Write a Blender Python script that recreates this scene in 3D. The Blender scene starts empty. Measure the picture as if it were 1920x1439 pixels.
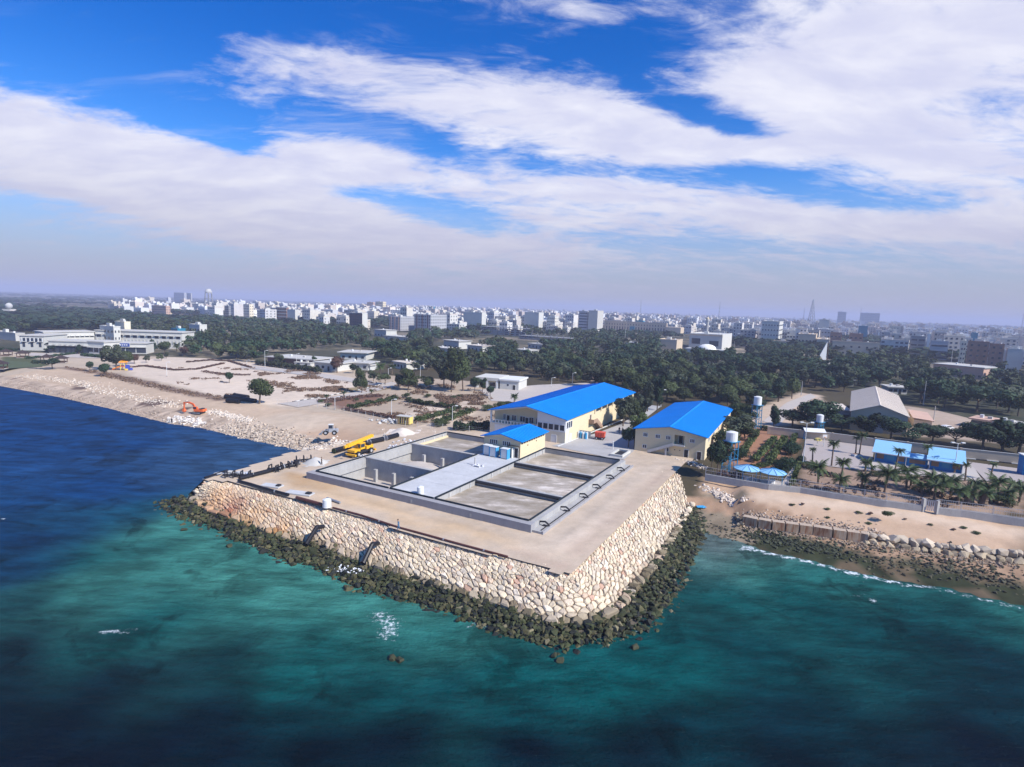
import bpy, math, random
import numpy as np
from mathutils import Vector, noise as mnoise

R_ = math.radians
SC = bpy.context.scene
COL = SC.collection
rng = np.random.default_rng(7)
random.seed(7)

# ------------------------------------------------------------------ camera
W, H, FPX = 1920, 1439, 1084.0
PITCH, ROLL, CZ = R_(7.59), R_(1.947), 39.3
_fw = np.array([0, math.cos(PITCH), -math.sin(PITCH)])
_r0 = np.array([1.0, 0, 0]); _u0 = np.cross(_r0, _fw)
_R = math.cos(ROLL) * _r0 + math.sin(ROLL) * _u0
_U = -math.sin(ROLL) * _r0 + math.cos(ROLL) * _u0
cam_d = bpy.data.cameras.new('camera')
cam = bpy.data.objects.new('camera', cam_d); COL.objects.link(cam)
cam_d.sensor_width = 36.0; cam_d.lens = 36.0 * FPX / W
cam_d.clip_start = 1.0; cam_d.clip_end = 60000
from mathutils import Matrix
cam.matrix_world = Matrix(((_R[0], _U[0], -_fw[0], 0), (_R[1], _U[1], -_fw[1], 0), (_R[2], _U[2], -_fw[2], CZ), (0, 0, 0, 1)))
SC.camera = cam

def ray(px, py):
    return _fw + _R * (px - W / 2) / FPX - _U * (py - H / 2) / FPX
def P(px, py, z=4.0):
    """the point of the horizontal plane z that the survey pixel (px,py) looks at"""
    d = ray(px, py); t = (z - CZ) / d[2]
    return np.array([d[0] * t, d[1] * t, z])
def PX(p):
    d = np.asarray(p, float) - np.array([0, 0, CZ]); zz = d @ _fw
    return np.array([W / 2 + FPX * (d @ _R) / zz, H / 2 - FPX * (d @ _U) / zz])
def tall(px, py, top, z=4.0):
    """height in metres of an upright thing standing at pixel (px,py) whose top reaches row top"""
    b = P(px, py, z); lo, hi = 0.0, 150.0
    for _ in range(40):
        m = (lo + hi) / 2
        if PX(b + np.array([0, 0, m]))[1] > top: lo = m
        else: hi = m
    return lo
def hzn(px): return 542.3 + px * 0.0342
def at_dist(px, D, z=4.0):
    """ground point in the direction of column px at horizontal distance D"""
    d = ray(px, hzn(px)); k = D / math.hypot(d[0], d[1])
    return np.array([d[0] * k, d[1] * k, z])

# ------------------------------------------------------------------ light and sky
SUN_AZ, SUN_EL = R_(121), R_(41)
sd = np.array([math.sin(SUN_AZ) * math.cos(SUN_EL), math.cos(SUN_AZ) * math.cos(SUN_EL), math.sin(SUN_EL)])
ld = bpy.data.lights.new('sun', 'SUN'); ld.energy = 4.5; ld.angle = R_(0.55); ld.color = (1.0, 0.93, 0.84)
lo_ = bpy.data.objects.new('sun', ld); COL.objects.link(lo_)
lo_.rotation_euler = Vector(sd).to_track_quat('Z', 'Y').to_euler(); lo_.location = (200, -100, 300)
SC.view_settings.view_transform = 'Standard'; SC.view_settings.look = 'None'
SC.view_settings.gamma = 1.0; SC.view_settings.use_curve_mapping = False
SC.view_settings.exposure = 0.55

class NT:
    """small helper for node trees"""
    def __init__(s, tree): s.t = tree; s.n = tree.nodes; s.l = tree.links
    def new(s, typ, **kw):
        n = s.n.new(typ)
        for k, v in kw.items():
            if hasattr(n, k): setattr(n, k, v)
        return n
    def put(s, sock, v):
        if isinstance(v, bpy.types.NodeSocket): s.l.new(v, sock)
        elif v is not None: sock.default_value = v
    def math(s, op, a, b=None, c=None, clamp=False):
        n = s.new('ShaderNodeMath', operation=op, use_clamp=clamp)
        for i, x in enumerate((a, b, c)):
            if x is not None: s.put(n.inputs[i], x)
        return n.outputs[0]
    def vmath(s, op, a, b=None, sc=None):
        n = s.new('ShaderNodeVectorMath', operation=op)
        s.put(n.inputs[0], a)
        if b is not None: s.put(n.inputs[1], b)
        if sc is not None: s.put(n.inputs['Scale'], sc)
        return n.outputs[1] if op in ('LENGTH', 'DOT_PRODUCT', 'DISTANCE') else n.outputs[0]
    def mix(s, f, a, b, mode='MIX'):
        n = s.new('ShaderNodeMixRGB', blend_type=mode)
        s.put(n.inputs[0], f); s.put(n.inputs[1], a); s.put(n.inputs[2], b)
        return n.outputs[0]
    def noise(s, vec, scale, detail=3, rough=.55, dist=0.0, fac=True):
        n = s.new('ShaderNodeTexNoise'); s.put(n.inputs['Vector'], vec)
        n.inputs['Scale'].default_value = scale; n.inputs['Detail'].default_value = detail
        n.inputs['Roughness'].default_value = rough; n.inputs['Distortion'].default_value = dist
        return n.outputs[0] if fac else n.outputs[1]
    def ramp(s, fac, stops):
        n = s.new('ShaderNodeValToRGB'); s.put(n.inputs[0], fac); e = n.color_ramp.elements
        while len(e) < len(stops): e.new(0.5)
        for k, (p, c) in enumerate(stops):
            e[k].position = p; e[k].color = c if len(c) == 4 else (*c, 1)
        return n.outputs[0]
    def mrange(s, v, a, b, c=0.0, d=1.0, smooth=True):
        n = s.new('ShaderNodeMapRange'); n.interpolation_type = 'SMOOTHSTEP' if smooth else 'LINEAR'
        s.put(n.inputs[0], v)
        for i, x in zip((1, 2, 3, 4), (a, b, c, d)): s.put(n.inputs[i], x)
        return n.outputs[0]

wd = bpy.data.worlds.new('World'); SC.world = wd; wd.use_nodes = True
wn = NT(wd.node_tree); wn.n.clear()
def build_sky():
    out = wn.new('ShaderNodeOutputWorld'); bg = wn.new('ShaderNodeBackground')
    wn.l.new(bg.outputs[0], out.inputs[0])
    sky = wn.new('ShaderNodeTexSky'); sky.sky_type = 'NISHITA'; sky.sun_disc = False
    sky.sun_elevation = SUN_EL; sky.sun_rotation = SUN_AZ
    sky.air_density = 1.0; sky.dust_density = 1.5; sky.ozone_density = 2.5; sky.altitude = 0
    tc = wn.new('ShaderNodeTexCoord').outputs['Generated']
    d = wn.vmath('NORMALIZE', tc)
    sep = wn.new('ShaderNodeSeparateXYZ'); wn.l.new(d, sep.inputs[0])
    x, y, z = sep.outputs
    az = wn.math('ARCTAN2', x, y)
    el = wn.math('ARCSINE', z)
    # clouds lie on a far plane: perspective coordinates
    zz = wn.math('ADD', wn.math('MAXIMUM', z, 0.0), 0.22)
    qx = wn.math('DIVIDE', x, zz); qy = wn.math('DIVIDE', y, zz)
    cmb = wn.new('ShaderNodeCombineXYZ'); wn.l.new(qx, cmb.inputs[0]); wn.l.new(qy, cmb.inputs[1])
    q = cmb.outputs[0]
    def blob(px, py, sx, sy, rot, w):
        dv = ray(px, py); dv = dv / np.linalg.norm(dv)
        a0 = math.atan2(dv[0], dv[1]); e0 = math.asin(dv[2])
        k = 1.0 / FPX; sx *= k; sy *= k
        # the camera's roll tips every streak with the horizon
        r = R_(rot) ; c, s_ = math.cos(r), math.sin(r)
        da = wn.math('MULTIPLY', wn.math('SUBTRACT', az, a0), math.cos(e0)); de = wn.math('SUBTRACT', e0, el)
        u = wn.math('MULTIPLY_ADD', da, c / sx, wn.math('MULTIPLY', de, s_ / sx))
        v = wn.math('MULTIPLY_ADD', da, -s_ / sy, wn.math('MULTIPLY', de, c / sy))
        r2 = wn.math('MULTIPLY_ADD', u, u, wn.math('MULTIPLY', v, v))
        return wn.math('MULTIPLY', wn.math('EXPONENT', wn.math('MULTIPLY', r2, -1.0)), w)
    BL = SKY_BLOBS
    tot = None
    for b in BL:
        o = blob(*b); tot = o if tot is None else wn.math('ADD', tot, o)
    # wispy noise: domain-warped, drawn out along one direction
    mp = wn.new('ShaderNodeMapping'); wn.l.new(q, mp.inputs[0])
    mp.inputs['Rotation'].default_value = (0, 0, R_(-35)); mp.inputs['Scale'].default_value = (1.0, 1.9, 1)
    warp = wn.noise(mp.outputs[0], 1.3, 3, .5, 0, fac=False)
    wv = wn.vmath('ADD', mp.outputs[0], wn.vmath('SCALE', wn.vmath('SUBTRACT', warp, (0.5, 0.5, 0.5)), sc=0.5))
    n1 = wn.noise(wv, 2.0, 9, .62)
    n2 = wn.noise(wv, 8.0, 8, .66)
    n = wn.math('ADD', wn.math('MULTIPLY', n1, 0.75), wn.math('MULTIPLY', n2, 0.38))
    n = wn.math('SUBTRACT', n, 0.56)
    dens = wn.math('ADD', wn.math('MULTIPLY', n, 2.7), wn.math('ADD', tot, SKY_BASE))
    dens = wn.mrange(dens, -0.16, 0.86)
    mp2 = wn.new('ShaderNodeMapping'); wn.l.new(q, mp2.inputs[0]); mp2.inputs['Rotation'].default_value = (0, 0, R_(-50)); mp2.inputs['Scale'].default_value = (.8, 3.2, 1)
    cir = wn.mrange(wn.noise(wn.vmath('ADD', mp2.outputs[0], wn.vmath('SCALE', warp, sc=.8)), 2.2, 9, .68), .50, .80, 0.0, .42)
    dens = wn.math('MAXIMUM', dens, wn.math('MULTIPLY', cir, wn.mrange(wn.math('ADD', tot, .9), 0.0, 1.0)))
    # thin veil near the horizon
    veil = wn.mrange(el, R_(13), R_(-0.5), 0.0, 1.0)
    shade = wn.noise(wv, 3.0, 5, .6)
    ccol = wn.mix(wn.mrange(shade, .3, .75), (4.6, 4.75, 6.2, 1), (6.1, 6.15, 6.9, 1))
    hs = wn.new('ShaderNodeHueSaturation'); hs.inputs['Saturation'].default_value = 1.3
    hs.inputs['Value'].default_value = SKY_VALUE; wn.l.new(sky.outputs[0], hs.inputs['Color'])
    tint = wn.mix(wn.mrange(el, R_(24), R_(6)), SKY_TINT, (0.62, 0.98, 1.45, 1))
    blue = wn.mix(1.0, hs.outputs[0], tint, 'MULTIPLY')
    c1 = wn.mix(dens, blue, ccol)
    c2 = wn.mix(wn.math('MULTIPLY', veil, 0.92), c1, VEIL)
    wn.l.new(c2, bg.inputs[0]); bg.inputs[1].default_value = 0.1
SKY_BASE = -0.27; SKY_VALUE = 0.97; SKY_TINT = (0.09, 0.62, 1.22, 1); VEIL = (3.2, 3.15, 3.9, 1)
SKY_BLOBS = [
    (820, 170, 400, 62, 5, .95), (560, 120, 200, 36, -8, .45), (1040, 205, 260, 50, 8, .5), (420, 165, 120, 26, 4, .4),
    (1620, 110, 300, 95, -6, .95), (1800, 60, 260, 120, 0, .6), (1720, 265, 280, 62, 8, .85), (1860, 330, 160, 50, 10, .5), (1400, 150, 130, 40, -20, .35),
    (120, 290, 300, 85, 10, .95), (380, 360, 330, 75, 14, .8), (640, 420, 420, 60, 9, .7), (620, 288, 130, 34, 2, 1.15), (530, 325, 130, 26, 0, .7),
    (900, 345, 300, 34, 4, .75), (1180, 275, 170, 30, 2, .85), (1400, 380, 360, 36, 6, .7), (1650, 425, 330, 36, 5, .6), (1870, 410, 130, 22, 2, .5),
    (1090, 18, 230, 24, 3, .5), (1200, 440, 700, 50, 3, .5), (900, 470, 500, 40, 3, .4), (895, 268, 70, 24, 0, .5), (1050, 410, 110, 22, 0, .4), (60, 100, 60, 14, 15, .3),
    (130, 70, 300, 80, 4, -.8), (560, 25, 380, 50, 2, -.8), (1200, 85, 110, 45, -15, -.55), (330, 225, 130, 26, 14, -.6), (455, 265, 70, 26, 8, -.7), (810, 395, 120, 22, 8, -.8), (890, 425, 70, 16, 5, -.4),
    (1300, 205, 85, 28, 14, -1.2), (1395, 242, 70, 18, 10, -1.0), (1280, 330, 200, 14, 4, -.35), (1650, 378, 140, 20, 8, -.85), (1420, 325, 90, 18, 8, -.4), (1320, 458, 110, 16, -3, -.45), (800, 270, 60, 16, 0, -.4), (120, 400, 150, 18, 3, -.25), (620, 348, 60, 12, 0, -.3)]
build_sky()
# ------------------------------------------------------------------ materials
MATS = {}
def mat(name, col, rough=.8, var=.18, scale=.6, bump=0.0, spec=.25, metal=0.0, rnd=0.0, attr=False, detail=4, stretch=None, translucent=0.0, bscale=None):
    if name in MATS: return MATS[name]
    m = bpy.data.materials.new(name); m.use_nodes = True; t = NT(m.node_tree); t.n.clear()
    out = t.new('ShaderNodeOutputMaterial'); b = t.new('ShaderNodeBsdfPrincipled')
    pos = t.new('ShaderNodeNewGeometry').outputs['Position']
    if stretch:
        mp = t.new('ShaderNodeMapping'); t.l.new(pos, mp.inputs[0]); mp.inputs['Scale'].default_value = stretch[:3]
        mp.inputs['Rotation'].default_value = (0, 0, stretch[3]); pos = mp.outputs[0]
    base = (*col, 1)
    if attr:
        a = t.new('ShaderNodeAttribute'); a.attribute_name = 'Col'; base = a.outputs['Color']
    if var or rnd:
        n1 = t.noise(pos, scale, detail, .62); n2 = t.noise(pos, scale * 7.3, 3, .6)
        f = t.math('MULTIPLY_ADD', t.math('SUBTRACT', n1, .5), 2 * var, t.math('MULTIPLY_ADD', t.math('SUBTRACT', n2, .5), var * 1.2, 1.0))
        if rnd:
            oi = t.new('ShaderNodeObjectInfo')
            f = t.math('MULTIPLY', f, t.math('MULTIPLY_ADD', t.math('SUBTRACT', oi.outputs['Random'], .5), 2 * rnd, 1.0))
        cb = t.new('ShaderNodeCombineXYZ')
        for i in range(3): t.l.new(f, cb.inputs[i])
        base = t.mix(1.0, base, cb.outputs[0], 'MULTIPLY')
    t.put(b.inputs['Base Color'], base)
    b.inputs['Roughness'].default_value = rough; b.inputs['Specular IOR Level'].default_value = spec; b.inputs['Metallic'].default_value = metal
    if bump:
        bp = t.new('ShaderNodeBump'); bp.inputs['Strength'].default_value = 1.0; bp.inputs['Distance'].default_value = bump
        t.l.new(t.noise(pos, bscale or scale * 5, 5, .65), bp.inputs['Height']); t.l.new(bp.outputs[0], b.inputs['Normal'])
    if translucent:
        tr = t.new('ShaderNodeBsdfTranslucent'); t.put(tr.inputs[0], base)
        mx = t.new('ShaderNodeMixShader'); mx.inputs[0].default_value = translucent
        t.l.new(b.outputs[0], mx.inputs[1]); t.l.new(tr.outputs[0], mx.inputs[2]); t.l.new(mx.outputs[0], out.inputs[0])
    else: t.l.new(b.outputs[0], out.inputs[0])
    MATS[name] = m; return m

mat('concrete', (.36, .35, .34), .85, .30, .5, .01, stretch=(1, 1, .4, 0))
mat('deck concrete', (.47, .47, .475), .8, .22, .22)
mat('grey wall', (.30, .29, .30), .9, .2, .8, .01, stretch=(1, 1, .25, 0))
mat('yellow render', (.66, .55, .36), .85, .10, .5)
mat('cream render', (.70, .62, .47), .85, .10, .5)
mat('white paint', (.66, .66, .65), .6, .06, .5)
mat('white render', (.54, .525, .485), .8, .10, .3)
mat('blue roof', (.003, .215, .64), .65, .24, .22, spec=.1)
mat('blue roof rib', (.003, .21, .62), .65, .05, .3, spec=.1)
mat('light blue roof', (.26, .50, .72), .5, .08, .3)
mat('blue wall', (.003, .16, .40), .6, .08, .3)
mat('blue steel', (.03, .20, .36), .5, .1, 1)
mat('glass', (.03, .04, .06), .12, 0, 1, spec=.6)
mat('dark', (.025, .025, .03), .6, .1, 1)
mat('black pipe', (.012, .012, .016), .42, .1, 1, spec=.25)
mat('rusty pipe', (.10, .04, .035), .7, .3, 2)
mat('rim rubber', (.010, .016, .022), .55, .1, 1)
mat('steel', (.35, .36, .38), .45, .1, 1, metal=.4)
mat('galvanised', (.5, .5, .52), .5, .1, 1, metal=.3)
mat('orange paint', (.72, .14, .035), .45, .1, 1, spec=.5)
mat('red paint', (.60, .075, .035), .5, .12, 1, spec=.5)
mat('crane yellow', (.78, .42, .02), .45, .12, 1, spec=.5)
mat('rubber', (.02, .02, .02), .8, .1, 1)
mat('yellow panel', (.72, .55, .16), .6, .1, 1)
mat('beige roof', (.60, .52, .44), .75, .10, .3)
mat('grey roof', (.46, .45, .44), .8, .12, .3)
mat('pale roof', (.47, .45, .415), .8, .12, .3)
mat('brown wood', (.10, .055, .035), .75, .2, 2)
mat('tile roof', (.045, .03, .028), .8, .2, 1)
mat('path', (.44, .39, .35), .9, .12, .35)
mat('tile court', (.37, .32, .295), .85, .10, .5)
mat('asphalt', (.16, .15, .155), .9, .15, .4)
mat('concrete yard', (.37, .355, .345), .85, .2, .22)
mat('brown soil', (.20, .125, .085), .95, .25, .6)
mat('tan soil', (.36, .24, .17), .95, .2, .5)
mat('lawn', (.075, .095, .045), .95, .3, .5)
mat('sign blue', (.04, .07, .26), .5, 0, 1)
mat('skin', (.30, .17, .11), .6, 0, 1)
mat('cloth blue', (.05, .14, .26), .8, .1, 3)
mat('cloth navy', (.02, .025, .05), .8, .1, 3)
mat('cloth dark', (.03, .028, .03), .8, .1, 3)
mat('hair', (.012, .010, .009), .6, 0, 1)
mat('trunk', (.12, .085, .06), .9, .3, 2)
mat('palm trunk', (.17, .12, .085), .9, .3, 3)
mat('leaf olive', (.060, .080, .030), .75, .55, .12, rnd=.42, translucent=.18)
mat('leaf dark', (.028, .052, .025), .75, .55, .12, rnd=.42, translucent=.15)
mat('leaf grey', (.064, .078, .046), .75, .5, .12, rnd=.35, translucent=.15)
mat('leaf light', (.095, .125, .04), .75, .4, .5, rnd=.25, translucent=.2)
mat('leaf reddish', (.11, .062, .048), .75, .4, .5, rnd=.2, translucent=.15)
mat('leaf topiary', (.024, .050, .022), .75, .4, .8, rnd=.2, translucent=.1)
mat('palm leaf', (.050, .078, .022), .65, .4, .8, rnd=.25, translucent=.15)
mat('scrub', (.17, .11, .075), .95, .35, .6)
mat('rubble', (.62, .54, .46), .9, .25, .9, attr=False)
mat('stone', (.6, .5, .4), .88, .16, 1.1, .05, attr=True, bscale=3.0)
mat('wet rock', (.06, .06, .035), .75, .45, 1.3, .05, attr=True, spec=.3, bscale=4.0)
mat('block concrete', (.42, .33, .25), .9, .25, .6, .03)
mat('rust stain', (.33, .15, .07), .9, .35, 1.1, .02, stretch=(1, 1, .15, 0))
mat('underlayer', (.10, .085, .065), .95, .3, 1)
mat('plastic white', (.68, .70, .72), .4, .04, 1, spec=.5)
mat('plastic blue', (.05, .30, .55), .5, .05, 1)
mat('tarp', (.55, .55, .58), .7, .1, 2)
mat('toy orange', (.85, .30, .03), .4, 0, 1); mat('toy red', (.75, .06, .05), .4, 0, 1); mat('toy blue', (.06, .09, .42), .4, 0, 1); mat('toy yellow', (.85, .6, .05), .4, 0, 1)
mat('pink render', (.52, .34, .26), .85, .1, .3); mat('brick dark', (.10, .06, .065), .85, .15, .3); mat('grey render', (.40, .40, .42), .85, .12, .2)
mat('tan stone', (.55, .44, .32), .85, .1, .3); mat('raw concrete', (.24, .24, .25), .9, .2, .3); mat('brown brick', (.30, .17, .125), .85, .12, .3)
mat('net blue', (.02, .18, .28), .7, .1, 1); mat('dome white', (.80, .78, .72), .6, .04, 1)
mat('kerb white', (.58, .58, .56), .8, .1, 1); mat('kerb dark', (.05, .05, .055), .8, .1, 1)

def rust_mat():
    m = bpy.data.materials.new('rust streaks'); m.use_nodes = True; t = NT(m.node_tree); b = t.n['Principled BSDF']; pos = t.new('ShaderNodeNewGeometry').outputs['Position']
    mp = t.new('ShaderNodeMapping'); t.l.new(pos, mp.inputs[0]); mp.inputs['Scale'].default_value = (2.2, 2.2, .25)
    c = t.ramp(t.noise(mp.outputs[0], 1.0, 5, .65), [(.36, (.46, .36, .26)), (.50, (.40, .26, .16)), (.60, (.28, .12, .055)), (.70, (.16, .08, .05))])
    t.put(b.inputs['Base Color'], c); b.inputs['Roughness'].default_value = .95; MATS['rust streaks'] = m
rust_mat()
def town_mat():
    m = bpy.data.materials.new('town render'); m.use_nodes = True; t = NT(m.node_tree); b = t.n['Principled BSDF']
    oi = t.new('ShaderNodeObjectInfo').outputs['Random']
    c = t.ramp(oi, [(0, (.74, .72, .68)), (.18, (.70, .62, .50)), (.36, (.80, .79, .77)), (.5, (.60, .55, .50)), (.64, (.72, .62, .54)), (.78, (.66, .66, .68)), (.9, (.80, .75, .64)), (1, (.52, .42, .38))])
    n = t.noise(t.new('ShaderNodeNewGeometry').outputs['Position'], .3, 4, .6)
    t.put(b.inputs['Base Color'], t.mix(1.0, t.mix(t.mrange(n, .35, .75, 0, .35), c, (.35, .33, .32, 1)), (.84, .83, .82, 1), 'MULTIPLY'))
    b.inputs['Roughness'].default_value = .85; MATS['town'] = m
town_mat()

# ------------------------------------------------------------------ mesh builder, tags
class MB:
    def __init__(s): s.v = []; s.f = []; s.n = 0
    def add(s, V, F):
        V = np.asarray(V, float).reshape(-1, 3); o = s.n
        s.v.append(V); s.n += len(V); s.f.extend([tuple(i + o for i in f) for f in F]); return s
    def box(s, x0, x1, y0, y1, z0, z1):
        V = [(x, y, z) for z in (z0, z1) for y in (y0, y1) for x in (x0, x1)]
        return s.add(V, [(0, 2, 3, 1), (4, 5, 7, 6), (0, 1, 5, 4), (2, 6, 7, 3), (0, 4, 6, 2), (1, 3, 7, 5)])
    def obox(s, c, sx, sy, sz, rz=0.0, tilt=0.0):
        """box of full size sx,sy,sz, bottom centre c, turned rz"""
        ca, sa = math.cos(rz), math.sin(rz); V = []
        for z in (0, sz):
            for y in (-sy / 2, sy / 2):
                for x in (-sx / 2, sx / 2):
                    X = x + tilt * z
                    V.append((c[0] + X * ca - y * sa, c[1] + X * sa + y * ca, c[2] + z))
        return s.add(V, [(0, 2, 3, 1), (4, 5, 7, 6), (0, 1, 5, 4), (2, 6, 7, 3), (0, 4, 6, 2), (1, 3, 7, 5)])
    def prism(s, poly, z0, z1):
        n = len(poly); V = [(p[0], p[1], z0) for p in poly] + [(p[0], p[1], z1) for p in poly]
        F = [tuple(range(n - 1, -1, -1)), tuple(range(n, 2 * n))] + [(i, (i + 1) % n, n + (i + 1) % n, n + i) for i in range(n)]
        return s.add(V, F)
    def extrude(s, poly, d):
        """closed 3-D polygon pushed along vector d"""
        n = len(poly); A = np.asarray(poly, float); B = A + np.asarray(d, float)
        return s.add(np.vstack([A, B]), [tuple(range(n - 1, -1, -1)), tuple(range(n, 2 * n))] + [(i, (i + 1) % n, n + (i + 1) % n, n + i) for i in range(n)])
    def tube(s, a, b, r, n=8, r2=None, caps=True):
        a = np.asarray(a, float); b = np.asarray(b, float); d = b - a; L = np.linalg.norm(d)
        if L < 1e-6: return s
        d /= L; h = np.array([0, 0, 1.0]) if abs(d[2]) < .9 else np.array([1.0, 0, 0])
        x = np.cross(d, h); x /= np.linalg.norm(x); y = np.cross(d, x); r2 = r if r2 is None else r2
        an = np.arange(n) * 2 * math.pi / n; ring = np.outer(np.cos(an), x) + np.outer(np.sin(an), y)
        F = [(i, n + i, n + (i + 1) % n, (i + 1) % n) for i in range(n)]
        if caps: F += [tuple(range(n)), tuple(range(2 * n - 1, n - 1, -1))]
        return s.add(np.vstack([a + ring * r, b + ring * r2]), F)
    def path(s, pts, r, n=8):
        for a, b in zip(pts[:-1], pts[1:]):
            s.tube(a, b, r, n)
        return s
    def ball(s, c, r, n=10, m=6, sz=1.0, half=False):
        V = []; F = []
        lo = 0 if half else -math.pi / 2
        for j in range(m + 1):
            e = lo + (math.pi / 2 - lo) * j / m
            for i in range(n):
                a = 2 * math.pi * i / n
                V.append((c[0] + r * math.cos(e) * math.cos(a), c[1] + r * math.cos(e) * math.sin(a), c[2] + r * sz * math.sin(e)))
        for j in range(m):
            for i in range(n): F.append((j * n + i, j * n + (i + 1) % n, (j + 1) * n + (i + 1) % n, (j + 1) * n + i))
        return s.add(V, F)
    def mesh(s, name, m):
        me = bpy.data.meshes.new(name)
        V = np.vstack(s.v) if s.v else np.zeros((0, 3))
        me.from_pydata(V.tolist(), [], s.f); me.update()
        if m is not None: me.materials.append(MATS[m] if isinstance(m, str) else m)
        return me
    def build(s, name, m, parent=None, smooth=False, loc=None):
        o = bpy.data.objects.new(name, s.mesh(name, m)); COL.objects.link(o)
        if parent is not None: o.parent = parent
        if loc is not None: o.location = loc
        if smooth: o.data.shade_smooth()
        return o

def fastmesh(name, V, Q, m, cols=None):
    """numpy mesh: V (n,3), Q (k,3|4) faces of one size"""
    me = bpy.data.meshes.new(name); V = np.asarray(V, np.float32); Q = np.asarray(Q, np.int32); k = Q.shape[1]
    me.vertices.add(len(V)); me.vertices.foreach_set('co', V.ravel())
    me.loops.add(Q.size); me.loops.foreach_set('vertex_index', Q.ravel())
    me.polygons.add(len(Q)); me.polygons.foreach_set('loop_start', np.arange(0, Q.size, k, dtype=np.int32))
    me.update(calc_edges=True); me.validate(); me.shade_flat()
    if m is not None: me.materials.append(MATS[m] if isinstance(m, str) else m)
    if cols is not None: setcol(me, cols)
    return me
def setcol(me, cols, name='Col'):
    a = me.color_attributes.new(name, 'FLOAT_COLOR', 'POINT')
    c = np.ones((len(me.vertices), 4), np.float32); c[:, :3] = cols; a.data.foreach_set('color', c.ravel())
def link(name, me, parent=None, loc=None, rz=0.0, sc=None):
    o = bpy.data.objects.new(name, me); COL.objects.link(o)
    if parent is not None: o.parent = parent
    if loc is not None: o.location = loc
    if rz: o.rotation_euler = (0, 0, rz)
    if sc is not None: o.scale = sc
    return o
def tag(o, label=None, cat=None, group=None, kind=None):
    if label: o['label'] = label
    if cat: o['category'] = cat
    if group: o['group'] = group
    if kind: o['kind'] = kind
    return o
def thing(name, label, cat, loc=(0, 0, 0), rz=0.0, group=None):
    o = bpy.data.objects.new(name, None); COL.objects.link(o); o.empty_display_size = 0.5
    o.location = tuple(float(c) for c in loc); o.rotation_euler = (0, 0, rz)
    return tag(o, label, cat, group)
def structure(o): o['kind'] = 'structure'; return o
def dup(root, loc, rz=None, sc=None, label=None, group=None):
    r = root.copy(); COL.objects.link(r); r.location = tuple(float(c) for c in loc)
    if rz is not None: r.rotation_euler = (0, 0, rz)
    if sc is not None: r.scale = sc if isinstance(sc, (tuple, list)) else (sc, sc, sc)
    if label: r['label'] = label
    if group: r['group'] = group
    for ch in KIDS.get(root.name, None) or root.children:
        c = ch.copy(); COL.objects.link(c); c.parent = r
        for g in ch.children:
            d = g.copy(); COL.objects.link(d); d.parent = c
    return r
KIDS = {}

# ------------------------------------------------------------------ survey frames
GA = R_(28.725)                       # the works are laid out along this heading
GU = np.array([math.sin(GA), math.cos(GA)]); GV = np.array([math.cos(GA), -math.sin(GA)])
GO = np.array([-38.54, 112.06])
def L2W(u, v, z=4.0): q = GO + GU * u + GV * v; return np.array([q[0], q[1], z])
def W2L(p): d = np.asarray(p)[:2] - GO; return d @ GU, d @ GV

def inside(poly, X, Y):
    X = np.asarray(X, float); Y = np.asarray(Y, float); r = np.zeros(X.shape, bool); n = len(poly)
    for i in range(n):
        x0, y0 = poly[i][:2]; x1, y1 = poly[(i + 1) % n][:2]
        if y0 == y1: continue
        c = ((y0 > Y) != (y1 > Y)) & (X < (x1 - x0) * (Y - y0) / (y1 - y0) + x0); r ^= c
    return r
def linedist(pl, X, Y):
    best = np.full(np.shape(X), 1e9)
    for a, b in zip(pl[:-1], pl[1:]):
        ax, ay = a[:2]; dx, dy = b[0] - ax, b[1] - ay; L2 = dx * dx + dy * dy + 1e-12
        t = np.clip(((X - ax) * dx + (Y - ay) * dy) / L2, 0, 1)
        best = np.minimum(best, np.hypot(X - ax - t * dx, Y - ay - t * dy))
    return best
def nz(X, Y, s, o=0.0):
    f = np.empty(len(X))
    for i in range(len(X)): f[i] = mnoise.noise(Vector((X[i] * s + o, Y[i] * s - o, o * 1.7)))
    return f

COAST_PX_L = [(0, 724), (60, 735), (120, 747), (200, 765), (260, 780), (320, 795), (380, 803), (420, 813), (480, 827), (540, 839), (576, 846)]
COAST_PX_R = [(1322, 998), (1345, 1008), (1372, 1013), (1400, 1022), (1440, 1037), (1515, 1052), (1580, 1070), (1677, 1092), (1765, 1103), (1840, 1122), (1920, 1140)]
coast = [np.array([-330, 303, 0])] + [P(x, y, 0) for x, y in COAST_PX_L] + [P(x, y, 0) for x, y in COAST_PX_R] + [np.array([170, 17, 0])]
coastL = coast[:12]; coastR = coast[12:]
landpoly = [(-6000, 3500)] + [tuple(c[:2]) for c in coastL] + [tuple(L2W(8, -16)[:2]), tuple(L2W(8, 55)[:2])] + [tuple(c[:2]) for c in coastR] + [(900, -420), (9000, 9000), (-6000, 9000)]
PLAT_PX = [(383, 899), (416, 901), (442, 904), (492, 916), (536, 930), (595, 946), (680, 968), (748, 990), (865, 1022), (952, 1044), (1010, 1059), (1050, 1072), (1072, 1074), (1092, 1056), (1135, 1010), (1177, 967), (1210, 935), (1260, 883), (1285, 865), (1300, 862)]
plat = [P(x, y, 4)[:2] for x, y in PLAT_PX] + [L2W(64, 60)[:2], L2W(64, -14)[:2], P(590, 843, 4)[:2], P(542, 850, 4)[:2], P(481, 872, 4)[:2]]

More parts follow.
